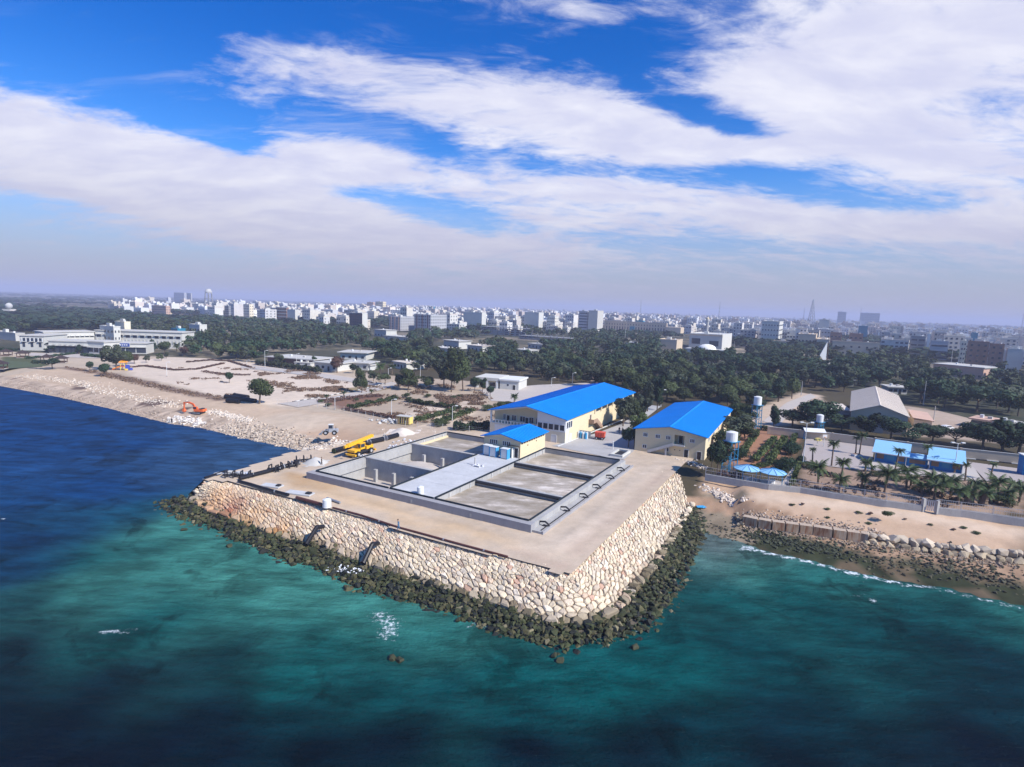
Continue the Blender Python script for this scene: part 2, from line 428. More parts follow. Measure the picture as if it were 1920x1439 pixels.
BLOCK_PX = [(1392, 985), (1440, 994), (1521, 1004), (1565, 1011), (1640, 1021), (1720, 1032), (1820, 1045), (1935, 1058)]
blockline = [P(x, y, .9) for x, y in BLOCK_PX]; _e = blockline[-1] + (blockline[-1] - blockline[-2]) * 8
blockline.append(_e); blockland = [tuple(b[:2]) for b in blockline] + [(600, 300), (300, 600), tuple((blockline[0] + np.array([-(blockline[-2] - blockline[0])[1], (blockline[-2] - blockline[0])[0], 0]) * 6)[:2])]
def heights(X, Y):
    ins = inside(landpoly, X, Y)
    dL = linedist(coastL, X, Y); dR = linedist(coastR, X, Y)
    zl = np.interp(dL, [0, 1.5, 6, 11, 16, 22], [0, .7, 2.0, 2.6, 3.6, 3.9])
    zr = np.interp(dR, [0, 2, 8.2, 9.2, 11, 25, 31], [0, .2, .9, 1.7, 2.2, 3.6, 3.9])
    dB = linedist(blockline, X, Y); inB = inside(blockland, X, Y); along_ = (X - blockline[0][0]) * (blockline[-2][0] - blockline[0][0]) + (Y - blockline[0][1]) * (blockline[-2][1] - blockline[0][1])
    zc = np.interp(dR, [0, 2, 10, 20, 28], [0, .2, 1.0, 2.6, 3.9])
    zb = np.where(inB, np.interp(dB, [0, .9, 2.6, 9, 18], [.6, .7, 2.15, 3.2, 3.9]), np.where(along_ > 0, np.interp(dR / (dR + dB + 1e-6), [0, .25, 1], [0, .2, .8]), zc))
    zr = zb
    z = np.where(dL < dR, zl, zr)
    dP = linedist([L2W(64, 60), L2W(64, -14), P(590, 843, 4)], X, Y); z = np.where(dL < dR, np.maximum(z, np.minimum(3.9, 4.0 - np.maximum(0, dP - 1.2) * .42)), z)
    z = np.where(ins, z, -np.minimum(dL, dR) * .35)
    return np.maximum(z, -3.0)
def GH(px, py):
    """ground point under a pixel, following the beach"""
    z = 3.9
    for _ in range(25):
        p = P(px, py, z); z = .5 * z + .5 * float(heights(np.array([p[0]]), np.array([p[1]]))[0])
    p = P(px, py, z); return p

def wpoly(pts, z=4.0): return [tuple(P(x, y, z)[:2]) for x, y in pts]

# ------------------------------------------------------------------ land
def build_ground():
    x = np.arange(-330, 171.0, 1.6); y = np.arange(10, 331.0, 1.6); x[-1] = 170; y[-1] = 330
    X, Y = np.meshgrid(x, y); nx, ny = len(x), len(y); X = X.ravel(); Y = Y.ravel()
    Z = heights(X, Y)
    n1 = nz(X, Y, .045, 3.1); n2 = nz(X, Y, .18, 7.7); n3 = nz(X, Y, .6, 1.3)
    Z = Z + np.where((Z > .3) & (Z < 3.85), n3 * .14 + n2 * .12, n3 * .03 * (Z >= 3.85))
    Z = np.where(Y > 328, 3.9, Z)
    cp = np.array(plat); c0 = cp.mean(0)
    Z = np.where(inside(plat, X, Y) & (linedist(list(plat) + [plat[0]], X, Y) > 3.2), -3.0, Z)
    # true soil colours, zone by zone (albedo)
    Cc = np.empty((len(X), 3)); Cc[:] = (.070, .060, .038)
    def zone(poly, col, feather=2.5, a=1.0):
        ins = inside(poly, X, Y); d = linedist(list(poly) + [poly[0]], X, Y); sd_ = np.where(ins, d, -d) + n2 * 1.6 + n3 * .9
        k = np.clip(sd_ / feather + .5, 0, 1)[:, None] * a
        Cc[:] = Cc * (1 - k) + np.array(col) * k
    SAND = (.47, .37, .285); WHITE = (.58, .50, .43); OCH = (.42, .28, .17)
    zone(wpoly([(-60, 740), (-60, 655), (130, 640), (235, 650), (420, 655), (640, 690), (760, 712), (930, 735), (930, 830), (560, 900), (250, 800)]), (.44, .37, .30))
    zone(wpoly([(230, 678), (345, 668), (420, 676), (560, 690), (735, 722), (640, 758), (530, 762), (420, 748), (330, 722), (250, 705)]), WHITE)
    zone(wpoly([(-40, 700), (150, 690), (330, 735), (520, 765), (640, 776), (760, 803), (920, 815), (930, 840), (560, 880), (250, 790), (0, 745)]), SAND)
    zone(wpoly([(500, 800), (640, 800), (700, 815), (640, 832), (560, 828)]), (.43, .30, .215), 6, .8)
    zone(wpoly([(430, 780), (560, 772), (640, 782), (600, 796), (480, 800)]), (.54, .46, .38), 6, .7)
    zone(wpoly([(680, 700), (880, 715), (935, 740), (930, 810), (760, 800), (645, 770), (720, 730)]), (.40, .33, .265))
    zone(wpoly([(770, 768), (845, 755), (905, 768), (850, 790), (760, 782)]), (.56, .48, .41))
    zone(wpoly([(815, 742), (900, 742), (902, 758), (830, 752)]), (.52, .44, .38))
    zone(wpoly([(595, 748), (640, 742), (720, 742), (700, 758), (640, 768)]), (.20, .12, .09), 1.5)
    zone(wpoly([(640, 735), (690, 738), (735, 728), (700, 722), (650, 728)]), (.26, .21, .13), 2)
    zone(wpoly([(0, 668), (70, 672), (95, 686), (0, 692)]), (.085, .10, .05), 2)
    # dark brushy verge above the building site
    ver = [P(a, b, 4) for a, b in ((120, 690), (195, 700), (260, 714), (330, 731), (400, 745), (425, 748))]
    dv = linedist(ver, X, Y); k = np.clip((3.6 - dv + n3 * 2.5 + n2 * 2) / 2, 0, 1)[:, None] * .85; Cc[:] = Cc * (1 - k) + np.array((.13, .085, .075)) * k
    # the open ground east
    zone(wpoly([(1395, 775), (1500, 735), (1540, 742), (1545, 770), (1470, 800), (1400, 800)]), (.47, .38, .31), 3)
    zone(wpoly([(1690, 760), (1760, 770), (1920, 790), (1920, 835), (1700, 815)]), (.38, .31, .26), 4)
    zone(wpoly([(1390, 800), (1500, 805), (1490, 850), (1440, 880), (1380, 880), (1345, 830)]), (.30, .165, .11), 2)
    zone(wpoly([(1500, 868), (1640, 884), (1920, 900), (1920, 962), (1730, 948), (1500, 908)]), (.30, .22, .175), 2)
    zone(wpoly([(1330, 890), (1500, 912), (1920, 972), (1920, 1060), (1640, 1015), (1390, 968), (1310, 930)]), (.46, .335, .245), 3)
    zone(wpoly([(1440, 915), (1600, 938), (1920, 985), (1920, 998), (1600, 952), (1400, 930)]), (.54, .43, .34), 3)
    dR = linedist(coastR, X, Y); dL = linedist(coastL, X, Y); sh = inside(landpoly, X, Y)
    lowR = (dR < 9.5) & (dR < dL) & sh
    Cc[lowR] = np.array((.135, .105, .07)) * (1 + .5 * n2[lowR] + .3 * n3[lowR])[:, None]
    wk = (dR < 7.5) & (dR < dL) & ((n2 + n1 * .8 - np.abs(dR - 3.5) * .06) > -.12) & sh
    Cc[wk] = np.array((.035, .042, .022)) * (1 + .6 * n3[wk])[:, None]
    cove = wpoly([(1290, 1000), (1320, 930), (1400, 940), (1388, 975), (1420, 1000), (1370, 1020)], 1.5)
    ci = inside(cove, X, Y); Cc[ci] = np.array((.235, .195, .145)) * (1 + .35 * n2[ci] + .25 * n3[ci])[:, None]
    gb = (dR > 9.2) & (dR < 15) & (dR < dL) & sh; Cc[gb] = np.array((.33, .225, .155)) * (1 + .45 * n3[gb])[:, None]
    lowL = (dL < 7) & (dL < dR) & sh
    Cc[lowL] = np.array((.42, .34, .275)) * (1 + .5 * n3[lowL] + .3 * n2[lowL])[:, None]
    sw = (dL < 12) & (dL > 5) & (n1 + n2 * .5 > .18) & (X < -105) & sh; Cc[sw] = (.12, .085, .075)
    Cc *= np.array((.98, .93, .86)); Cc *= (1 + .13 * n1 + .08 * n3)[:, None]; Cc = np.clip(Cc, .01, .85)
    idx = np.arange(nx * ny).reshape(ny, nx)
    Q = np.stack([idx[:-1, :-1], idx[:-1, 1:], idx[1:, 1:], idx[1:, :-1]], -1).reshape(-1, 4)
    mat('ground', (.4, .3, .2), .95, .20, .35, .06, spec=.1, attr=True, bscale=1.2)
    me = fastmesh('ground', np.stack([X, Y, Z], 1), Q, 'ground', Cc); me.shade_smooth()
    structure(link('ground', me))
    # land out to the horizon
    m = bpy.data.materials.new('far land'); m.use_nodes = True; t = NT(m.node_tree); b = t.n['Principled BSDF']; b.inputs['Roughness'].default_value = .95
    pos = t.new('ShaderNodeNewGeometry').outputs['Position']
    c = t.ramp(t.noise(pos, .006, 8, .7), [(.36, (.035, .042, .026)), (.5, (.075, .070, .045)), (.6, (.26, .21, .15)), (.72, (.36, .30, .23))])
    t.put(b.inputs['Base Color'], c); b.inputs['Specular IOR Level'].default_value = .1
    import bmesh
    pts = [(-330, 303), (-11500, 6800), (-11500, 11500), (11500, 11500), (11500, -6700), (170, 17), (170, 330), (-330, 330)]
    bm = bmesh.new(); vs = [bm.verts.new((a, b_, 3.9)) for a, b_ in pts]; bm.faces.new(vs); bmesh.ops.triangulate(bm, faces=bm.faces[:])
    bmesh.ops.recalc_face_normals(bm, faces=bm.faces[:])
    me = bpy.data.meshes.new('far_land'); bm.to_mesh(me); bm.free(); me.materials.append(m); structure(link('far_land', me))
build_ground()

def build_platform():
    us = np.arange(-48, 66.01, 1.0); vs = np.arange(-40, 96.01, 1.0); nu, nv = len(us), len(vs)
    Ug, Vg = np.meshgrid(us, vs); Ug = Ug.ravel(); Vg = Vg.ravel()
    X = GO[0] + GU[0] * Ug + GV[0] * Vg; Y = GO[1] + GU[1] * Ug + GV[1] * Vg
    keep = (inside(plat, X, Y) | (linedist(list(plat) + [plat[0]], X, Y) < 1.0)) & ~((Ug > -.2) & (Ug < 45.2) & (Vg > -.2) & (Vg < 48.3))
    n1 = nz(X, Y, .06, 2.2); n2 = nz(X, Y, .22, 5.5); n3 = nz(X, Y, .7, 8.1)
    Z = 4.0 + n3 * .04 + n2 * .06
    Z += 0.0
    C = np.empty((len(X), 3)); C[:] = (.485, .385, .29)
    def tint(poly, col, fe=3.0, a=1.0):
        ins = inside(poly, X, Y); d = linedist(list(poly) + [poly[0]], X, Y); q = np.where(ins, d, -d) + n2 * 2.2 + n3 * 1.2
        k = np.clip(q / fe + .5, 0, 1)[:, None] * a; C[:] = C * (1 - k) + np.array(col) * k
    tint(wpoly([(500, 895), (580, 890), (700, 935), (850, 980), (960, 1010), (960, 1030), (760, 975), (600, 935)]), (.50, .355, .22), 4, .85)
    tint(wpoly([(545, 888), (600, 905), (610, 918), (560, 912)]), (.40, .25, .13), 3, .8)
    tint(wpoly([(720, 965), (840, 990), (880, 1015), (780, 990)]), (.48, .34, .21), 3, .7)
    tint(wpoly([(930, 1030), (1010, 1035), (1060, 1060), (1000, 1055)]), (.40, .29, .22), 3, .6)
    tint(wpoly([(1060, 1060), (1120, 1000), (1200, 930), (1260, 880), (1230, 890), (1150, 960), (1080, 1020)]), (.45, .33, .255), 3, .6)
    tint(wpoly([(1020, 1030), (1100, 960), (1200, 880), (1260, 862), (1200, 900), (1100, 1000)]), (.52, .425, .335), 4, .8)
    tint(wpoly([(600, 838), (700, 820), (820, 800), (860, 806), (720, 850), (640, 870), (560, 880)]), (.45, .35, .26), 3, .8)
    for pts_, wid, f in (([(500, 903), (700, 953), (900, 1008), (1030, 1040), (1120, 985), (1235, 880)], 1.6, 1.16), ([(520, 900), (720, 948), (905, 996), (1040, 1020), (1110, 965), (1215, 872)], .9, .86), ([(470, 893), (600, 850), (700, 822), (800, 798)], 1.4, 1.12), ([(1050, 1010), (1150, 930), (1240, 868)], .8, .88), ([(1075, 1035), (1190, 935), (1262, 872)], 1.0, .87)):
        dl = linedist([P(a, b, 4) for a, b in pts_], X, Y); C *= (1 + (f - 1) * np.exp(-(dl / wid) ** 2) * (.6 + .4 * n2))[:, None]
    C *= (1 + .10 * n1 + .10 * n3)[:, None]; C = np.clip(C, .02, .8)
    idx = np.arange(nu * nv).reshape(nv, nu)
    Q = np.stack([idx[:-1, :-1], idx[1:, :-1], idx[1:, 1:], idx[:-1, 1:]], -1).reshape(-1, 4)
    Q = Q[keep[Q].all(1)]; used = np.unique(Q); mp = np.full(len(X), -1); mp[used] = np.arange(len(used))
    me = fastmesh('platform', np.stack([X, Y, Z], 1)[used], mp[Q], 'ground', C[used]); me.shade_smooth()
    structure(link('platform', me))
build_platform()

# ------------------------------------------------------------------ sea
DB, DN, TE, PT, DT, GB = (.001, .031, .115), (.0002, .0025, .009), (.001, .058, .058), (.042, .172, .138), (.0005, .014, .021), (.022, .062, .135)
def lerp3(a, b, t): return tuple(x + (y - x) * t for x, y in zip(a, b))
SEA = [(100, 760, DB), (30, 800, DB), (250, 840, DB), (380, 835, lerp3(DB, GB, .6)), (480, 850, GB), (420, 870, GB), (330, 890, lerp3(DB, GB, .5)), (150, 920, DB), (60, 1000, lerp3(DB, DN, .5)), (30, 1060, lerp3(DB, DN, .6)),
       (230, 965, lerp3(DB, TE, .5)), (180, 1030, TE), (300, 985, PT), (360, 1020, PT), (430, 1050, PT), (520, 1085, PT), (600, 1110, PT), (400, 1080, PT), (300, 1050, lerp3(PT, TE, .25)), (560, 1135, lerp3(PT, TE, .2)), (720, 1145, PT), (830, 1165, lerp3(PT, TE, .25)), (690, 1160, lerp3(PT, TE, .3)), (130, 1100, lerp3(PT, TE, .3)), (260, 1090, lerp3(PT, TE, .3)), (280, 1170, TE), (450, 1160, lerp3(TE, PT, .5)), (620, 1210, TE), (800, 1190, lerp3(TE, PT, .3)),
       (30, 1140, DT), (80, 1210, DN), (240, 1250, DN), (420, 1230, DT), (50, 1400, DN), (300, 1400, DN), (560, 1270, TE), (540, 1340, DT), (700, 1300, lerp3(DT, TE, .5)), (820, 1290, lerp3(DT, TE, .4)), (720, 1400, DN), (950, 1250, TE), (1000, 1330, lerp3(DT, TE, .4)), (1150, 1265, TE), (1260, 1230, TE),
       (1340, 1100, TE), (1420, 1060, lerp3(TE, PT, .7)), (1500, 1110, TE), (1600, 1105, lerp3(TE, PT, .3)), (1380, 1220, lerp3(DT, TE, .4)), (1650, 1190, lerp3(DT, TE, .4)), (1550, 1150, lerp3(TE, DT, .3)), (1800, 1170, lerp3(DT, TE, .5)), (1850, 1300, DT), (1250, 1380, DT), (1450, 1330, DT), (1700, 1400, lerp3(DN, DT, .5)), (1900, 1150, lerp3(PT, TE, .6)), (1350, 1020, (.10, .13, .125)), (1000, 1420, DN), (150, 1320, DN), (170, 1400, DN), (420, 1340, DN), (440, 1420, DN), (1200, 1430, lerp3(DN, DT, .4)), (1500, 1420, lerp3(DN, DT, .3)), (1880, 1410, DN), (1850, 1240, lerp3(DT, DN, .3)), (30, 1300, DN), (600, 1420, DN)]
def build_sea():
    x = np.arange(-262, 112.1, 1.25); y = np.arange(28, 262.1, 1.25); nx, ny = len(x), len(y)
    X, Y = np.meshgrid(x, y); X = X.ravel(); Y = Y.ravel()
    D = np.hypot(X, Y); w1 = nz(X, Y, .05, 4.0); w2 = nz(X, Y, .05, 9.0); w3 = nz(X, Y, .16, 2.0); w4 = nz(X, Y, .16, 6.0)
    Xw = X + (w1 * .07 + w3 * .03) * D; Yw = Y + (w2 * .07 + w4 * .03) * D
    num = np.zeros((len(X), 3)); den = np.zeros(len(X))
    for px, py, c in SEA:
        q = P(px, py, 0); s = np.hypot(q[0], q[1]); w = 1 / (((Xw - q[0]) ** 2 + (Yw - q[1]) ** 2) / s ** 2 + .004) ** 1.9
        num += w[:, None] * np.array(c); den += w
    C = num / den[:, None]
    C *= (1 + .25 * w3 + .18 * nz(X, Y, .5, 3.0))[:, None]
    edge = np.minimum.reduce([X - x[0], x[-1] - X, Y - y[0], y[-1] - Y]); k = np.clip(edge / 15, 0, 1)[:, None]
    C = C * k + np.array(DB) * (1 - k); C = np.clip(C, .001, .5)
    # foam: a white fringe where the swell breaks
    foam = np.zeros(len(X))
    def fl(pts, wid, a):
        ln = [P(px, py, 0) for px, py in pts]; d = linedist(ln, X, Y); np.maximum(foam, a * np.exp(-(d / wid) ** 2), out=foam)
    fl([(1395, 1024), (1440, 1038), (1515, 1053), (1580, 1071), (1640, 1084), (1690, 1095)], 1.2, 1.0)
    fl([(1700, 1097), (1765, 1105), (1840, 1124), (1920, 1142)], 1.3, .85)
    fl([(1600, 1072), (1620, 1100), (1625, 1120)], 2.2, .55); fl([(1600, 1118), (1650, 1130)], .7, .9)
    fl([(710, 1155), (735, 1172), (725, 1192)], 2.6, .8); fl([(700, 1160), (760, 1160)], 2.0, .45)
    fl([(880, 1178), (900, 1166), (930, 1190)], 1.0, .8); fl([(1000, 1195), (1060, 1200), (1150, 1185), (1200, 1185)], 1.6, .62)
    fl([(1085, 1180), (1140, 1195), (1190, 1180)], 1.2, .8)
    fl([(185, 1185), (255, 1182)], 1.0, .85); fl([(450, 1020), (520, 1050), (580, 1062)], .8, .5); fl([(640, 1090), (700, 1125), (800, 1148)], .8, .45)
    for fx, fy, fw in ((40, 905, 20), (120, 880, 14), (210, 860, 16), (90, 1010, 16), (300, 900, 12), (180, 940, 14), (360, 870, 12), (430, 1150, 14), (520, 1200, 16), (330, 1120, 14), (1450, 1190, 16), (1560, 1230, 18), (1680, 1250, 18), (1500, 1290, 20), (1190, 1290, 16), (900, 1290, 18), (640, 1240, 14), (1750, 1180, 14)): fl([(fx, fy), (fx + fw, fy + 2)], .45, .62)
    fl([(570, 1145), (590, 1150)], .8, .6); fl([(1270, 1330), (1285, 1345)], .8, .6); fl([(1380, 1030), (1420, 1035)], .8, .8); fl([(0, 972), (15, 975)], .8, .8)
    fl([(300, 968), (412, 1008), (535, 1060), (600, 1076), (665, 1114), (745, 1132), (845, 1160), (925, 1194), (1000, 1214), (1055, 1230), (1130, 1221), (1215, 1194), (1270, 1132), (1302, 1054), (1325, 1004)], .9, .42)
    idx = np.arange(nx * ny).reshape(ny, nx)
    Q = np.stack([idx[:-1, :-1], idx[:-1, 1:], idx[1:, 1:], idx[1:, :-1]], -1).reshape(-1, 4)
    V = np.stack([X, Y, np.zeros_like(X)], 1)
    # outer water
    x0, x1, y0, y1 = x[0], x[-1], y[0], y[-1]; B = 11500
    Vo = [(-B, -500, 0), (x0, -500, 0), (x1, -500, 0), (B, -500, 0), (-B, y0, 0), (x0, y0, 0), (x1, y0, 0), (B, y0, 0), (-B, y1, 0), (x0, y1, 0), (x1, y1, 0), (B, y1, 0), (-B, 7200, 0), (x0, 7200, 0)]
    Qo = np.array([(0, 1, 5, 4), (1, 2, 6, 5), (2, 3, 7, 6), (4, 5, 9, 8), (8, 9, 13, 12), (6, 7, 11, 10)]) + len(V)
    V = np.vstack([V, Vo]); Q = np.vstack([Q, Qo]); C = np.vstack([C, np.tile(DB, (len(Vo), 1))]); foam = np.concatenate([foam, np.zeros(len(Vo))])
    m = bpy.data.materials.new('sea water'); m.use_nodes = True; t = NT(m.node_tree); b = t.n['Principled BSDF']
    pos = t.new('ShaderNodeNewGeometry').outputs['Position']
    a = t.new('ShaderNodeAttribute'); a.attribute_name = 'Col'; fo = t.new('ShaderNodeAttribute'); fo.attribute_name = 'Foam'
    mp = t.new('ShaderNodeMapping'); t.l.new(pos, mp.inputs[0]); mp.inputs['Rotation'].default_value = (0, 0, R_(24)); mp.inputs['Scale'].default_value = (.35, 1.0, 1)
    st = t.noise(mp.outputs[0], .35, 6, .65)
    fn = t.noise(pos, 1.7, 7, .75)
    fm = t.mrange(t.math('ADD', fn, t.math('MULTIPLY_ADD', fo.outputs['Fac'], .62, -.5)), .42, .62)
    fm = t.math('MULTIPLY', fm, t.mrange(fo.outputs['Fac'], .02, .2))
    sv = t.math('MULTIPLY', t.mrange(st, .3, .72, .62, 1.42), t.mrange(t.noise(pos, .09, 5, .6, 1.0), .34, .46, .55, 1.0))
    cb = t.new('ShaderNodeCombineXYZ'); [t.l.new(sv, cb.inputs[i]) for i in range(3)]
    col = t.mix(1.0, a.outputs['Color'], cb.outputs[0], 'MULTIPLY')
    col = t.mix(t.math('MULTIPLY', fm, .9), col, (.75, .80, .84, 1))
    t.n.remove(b); out = [n for n in t.n if n.type == 'OUTPUT_MATERIAL'][0]
    df = t.new('ShaderNodeBsdfDiffuse'); t.put(df.inputs[0], col); gl = t.new('ShaderNodeBsdfGlossy'); gl.inputs['Roughness'].default_value = .14; gl.inputs['Color'].default_value = (.42, .78, 1, 1)
    fr = t.new('ShaderNodeFresnel'); fr.inputs[0].default_value = 1.33; ms = t.new('ShaderNodeMixShader')
    t.put(ms.inputs[0], t.math('MULTIPLY', t.math('MULTIPLY', fr.outputs[0], .13), t.math('SUBTRACT', 1.0, fm))); t.l.new(df.outputs[0], ms.inputs[1]); t.l.new(gl.outputs[0], ms.inputs[2]); t.l.new(ms.outputs[0], out.inputs[0])
    h = t.math('ADD', t.math('MULTIPLY', t.noise(mp.outputs[0], .8, 5, .6), .75), t.math('MULTIPLY', t.noise(pos, 2.6, 4, .6), .2))
    bp = t.new('ShaderNodeBump'); bp.inputs['Distance'].default_value = .8; t.l.new(h, bp.inputs['Height'])
    for q in (df, gl, fr): t.l.new(bp.outputs[0], q.inputs['Normal'])
    me = fastmesh('sea', V, Q, m, C); setcol(me, np.repeat(foam[:, None], 3, 1), 'Foam')
    structure(link('sea', me))
build_sea()

# ------------------------------------------------------------------ rock armour
PAIRS = [((383, 899), (362, 930), (280, 945)), ((416, 901), (402, 955), (325, 975)), ((442, 904), (447, 970), (412, 1004)), ((492, 916), (495, 990), (475, 1032)), ((536, 930), (548, 1005), (535, 1056)), ((595, 946), (600, 1017), (600, 1072)), ((680, 968), (690, 1050), (665, 1110)), ((748, 990), (762, 1078), (745, 1128)), ((865, 1022), (865, 1107), (845, 1155)), ((952, 1044), (960, 1138), (925, 1190)), ((1010, 1059), (1015, 1158), (1000, 1210)), ((1050, 1072), (1065, 1163), (1055, 1226)), ((1072, 1074), (1110, 1158), (1130, 1217)), ((1092, 1056), (1150, 1140), (1215, 1190)), ((1135, 1010), (1195, 1085), (1270, 1128)), ((1177, 967), (1235, 1040), (1302, 1050)), ((1210, 935), (1260, 1000), (1325, 1000)), ((1260, 883), (1290, 950), (1335, 970)), ((1285, 865), (1320, 905), (1335, 930))]
crest = np.array([P(*a, 4.05) for a, b, c in PAIRS]); toe = np.array([P(*b, .95) for a, b, c in PAIRS]); outr = np.array([P(*c, -.15) for a, b, c in PAIRS])
_mid = (crest + toe) / 2; _s = np.concatenate([[0], np.cumsum(np.linalg.norm(np.diff(_mid[:, :2], axis=0), axis=1))]); SLEN = _s[-1]
def along(A, s): return np.stack([np.interp(s, _s, A[:, k]) for k in range(3)], -1)
def slope_pt(s, t):
    """t=0 crest, 1 toe, 2 outer edge of the weed-covered rock"""
    s = np.asarray(s, float); t = np.asarray(t, float)[..., None]
    a, b, c = along(crest, s), along(toe, s), along(outr, s)
    flat = a + (b - a) * t; flat[..., 2] = a[..., 2] - t[..., 0] * .2
    return np.where(t < 0, flat, np.where(t <= 1, a + (b - a) * t, b + (c - b) * (t - 1)))
def build_underlayer():
    ss = np.linspace(0, SLEN, 160); rows = []
    for t, dz in ((-.16, -.5), (0, -.42), (.5, -.3), (1, -.3), (1.5, -.3), (1.95, -.15), (2.5, -1.6)):
        p = slope_pt(ss, np.full(160, t)); p[:, 2] += dz; rows.append(p)
    V = np.vstack(rows); n = 160; Q = [(j * n + i, (j + 1) * n + i, (j + 1) * n + i + 1, j * n + i + 1) for j in range(6) for i in range(n - 1)]
    structure(link('embankment_slope', fastmesh('embankment_slope', V, np.array(Q), 'underlayer')))
    # landward side towards the bay
    b = [P(383, 899, 4), P(481, 872, 4), P(530, 854, 4)]
    mb = MB()
    for a, c in zip(b[:-1], b[1:]):
        d = (c - a)[:2]; nrm = np.array([-d[1], d[0]]) / np.linalg.norm(d); off = np.array([nrm[0] * 7, nrm[1] * 7, -5.5])
        mb.add([a, c, c + off, a + off], [(0, 1, 2, 3)])
    structure(mb.build('embankment_back_slope', 'underlayer'))
build_underlayer()

def voronoi(pts, rad):
    """cells of planar points by clipping against neighbours"""
    cell = {}; g = rad
    for i, p in enumerate(pts): cell.setdefault((int(p[0] // g), int(p[1] // g)), []).append(i)
    out = []
    for i, p in enumerate(pts):
        poly = [(p[0] - rad, p[1] - rad), (p[0] + rad, p[1] - rad), (p[0] + rad, p[1] + rad), (p[0] - rad, p[1] + rad)]
        cx, cy = int(p[0] // g), int(p[1] // g); nb = []
        for dx in (-2, -1, 0, 1, 2):
            for dy in (-2, -1, 0, 1, 2):
                for j in cell.get((cx + dx, cy + dy), ()):
                    if j != i: nb.append(((pts[j][0] - p[0]) ** 2 + (pts[j][1] - p[1]) ** 2, j))
        nb.sort()
        for d2, j in nb[:18]:
            q = pts[j]; mx, my = (p[0] + q[0]) / 2, (p[1] + q[1]) / 2; nx_, ny_ = q[0] - p[0], q[1] - p[1]
            new = []
            for k in range(len(poly)):
                a, b = poly[k], poly[(k + 1) % len(poly)]
                da = (a[0] - mx) * nx_ + (a[1] - my) * ny_; db = (b[0] - mx) * nx_ + (b[1] - my) * ny_
                if da <= 0: new.append(a)
                if (da < 0) != (db < 0) and da != db:
                    t = da / (da - db); new.append((a[0] + (b[0] - a[0]) * t, a[1] + (b[1] - a[1]) * t))
            poly = new
            if len(poly) < 3: break
        if len(poly) >= 3: out.append((i, poly))
    return out
TN = 9.2   # nominal slope length of the pale facing, metres
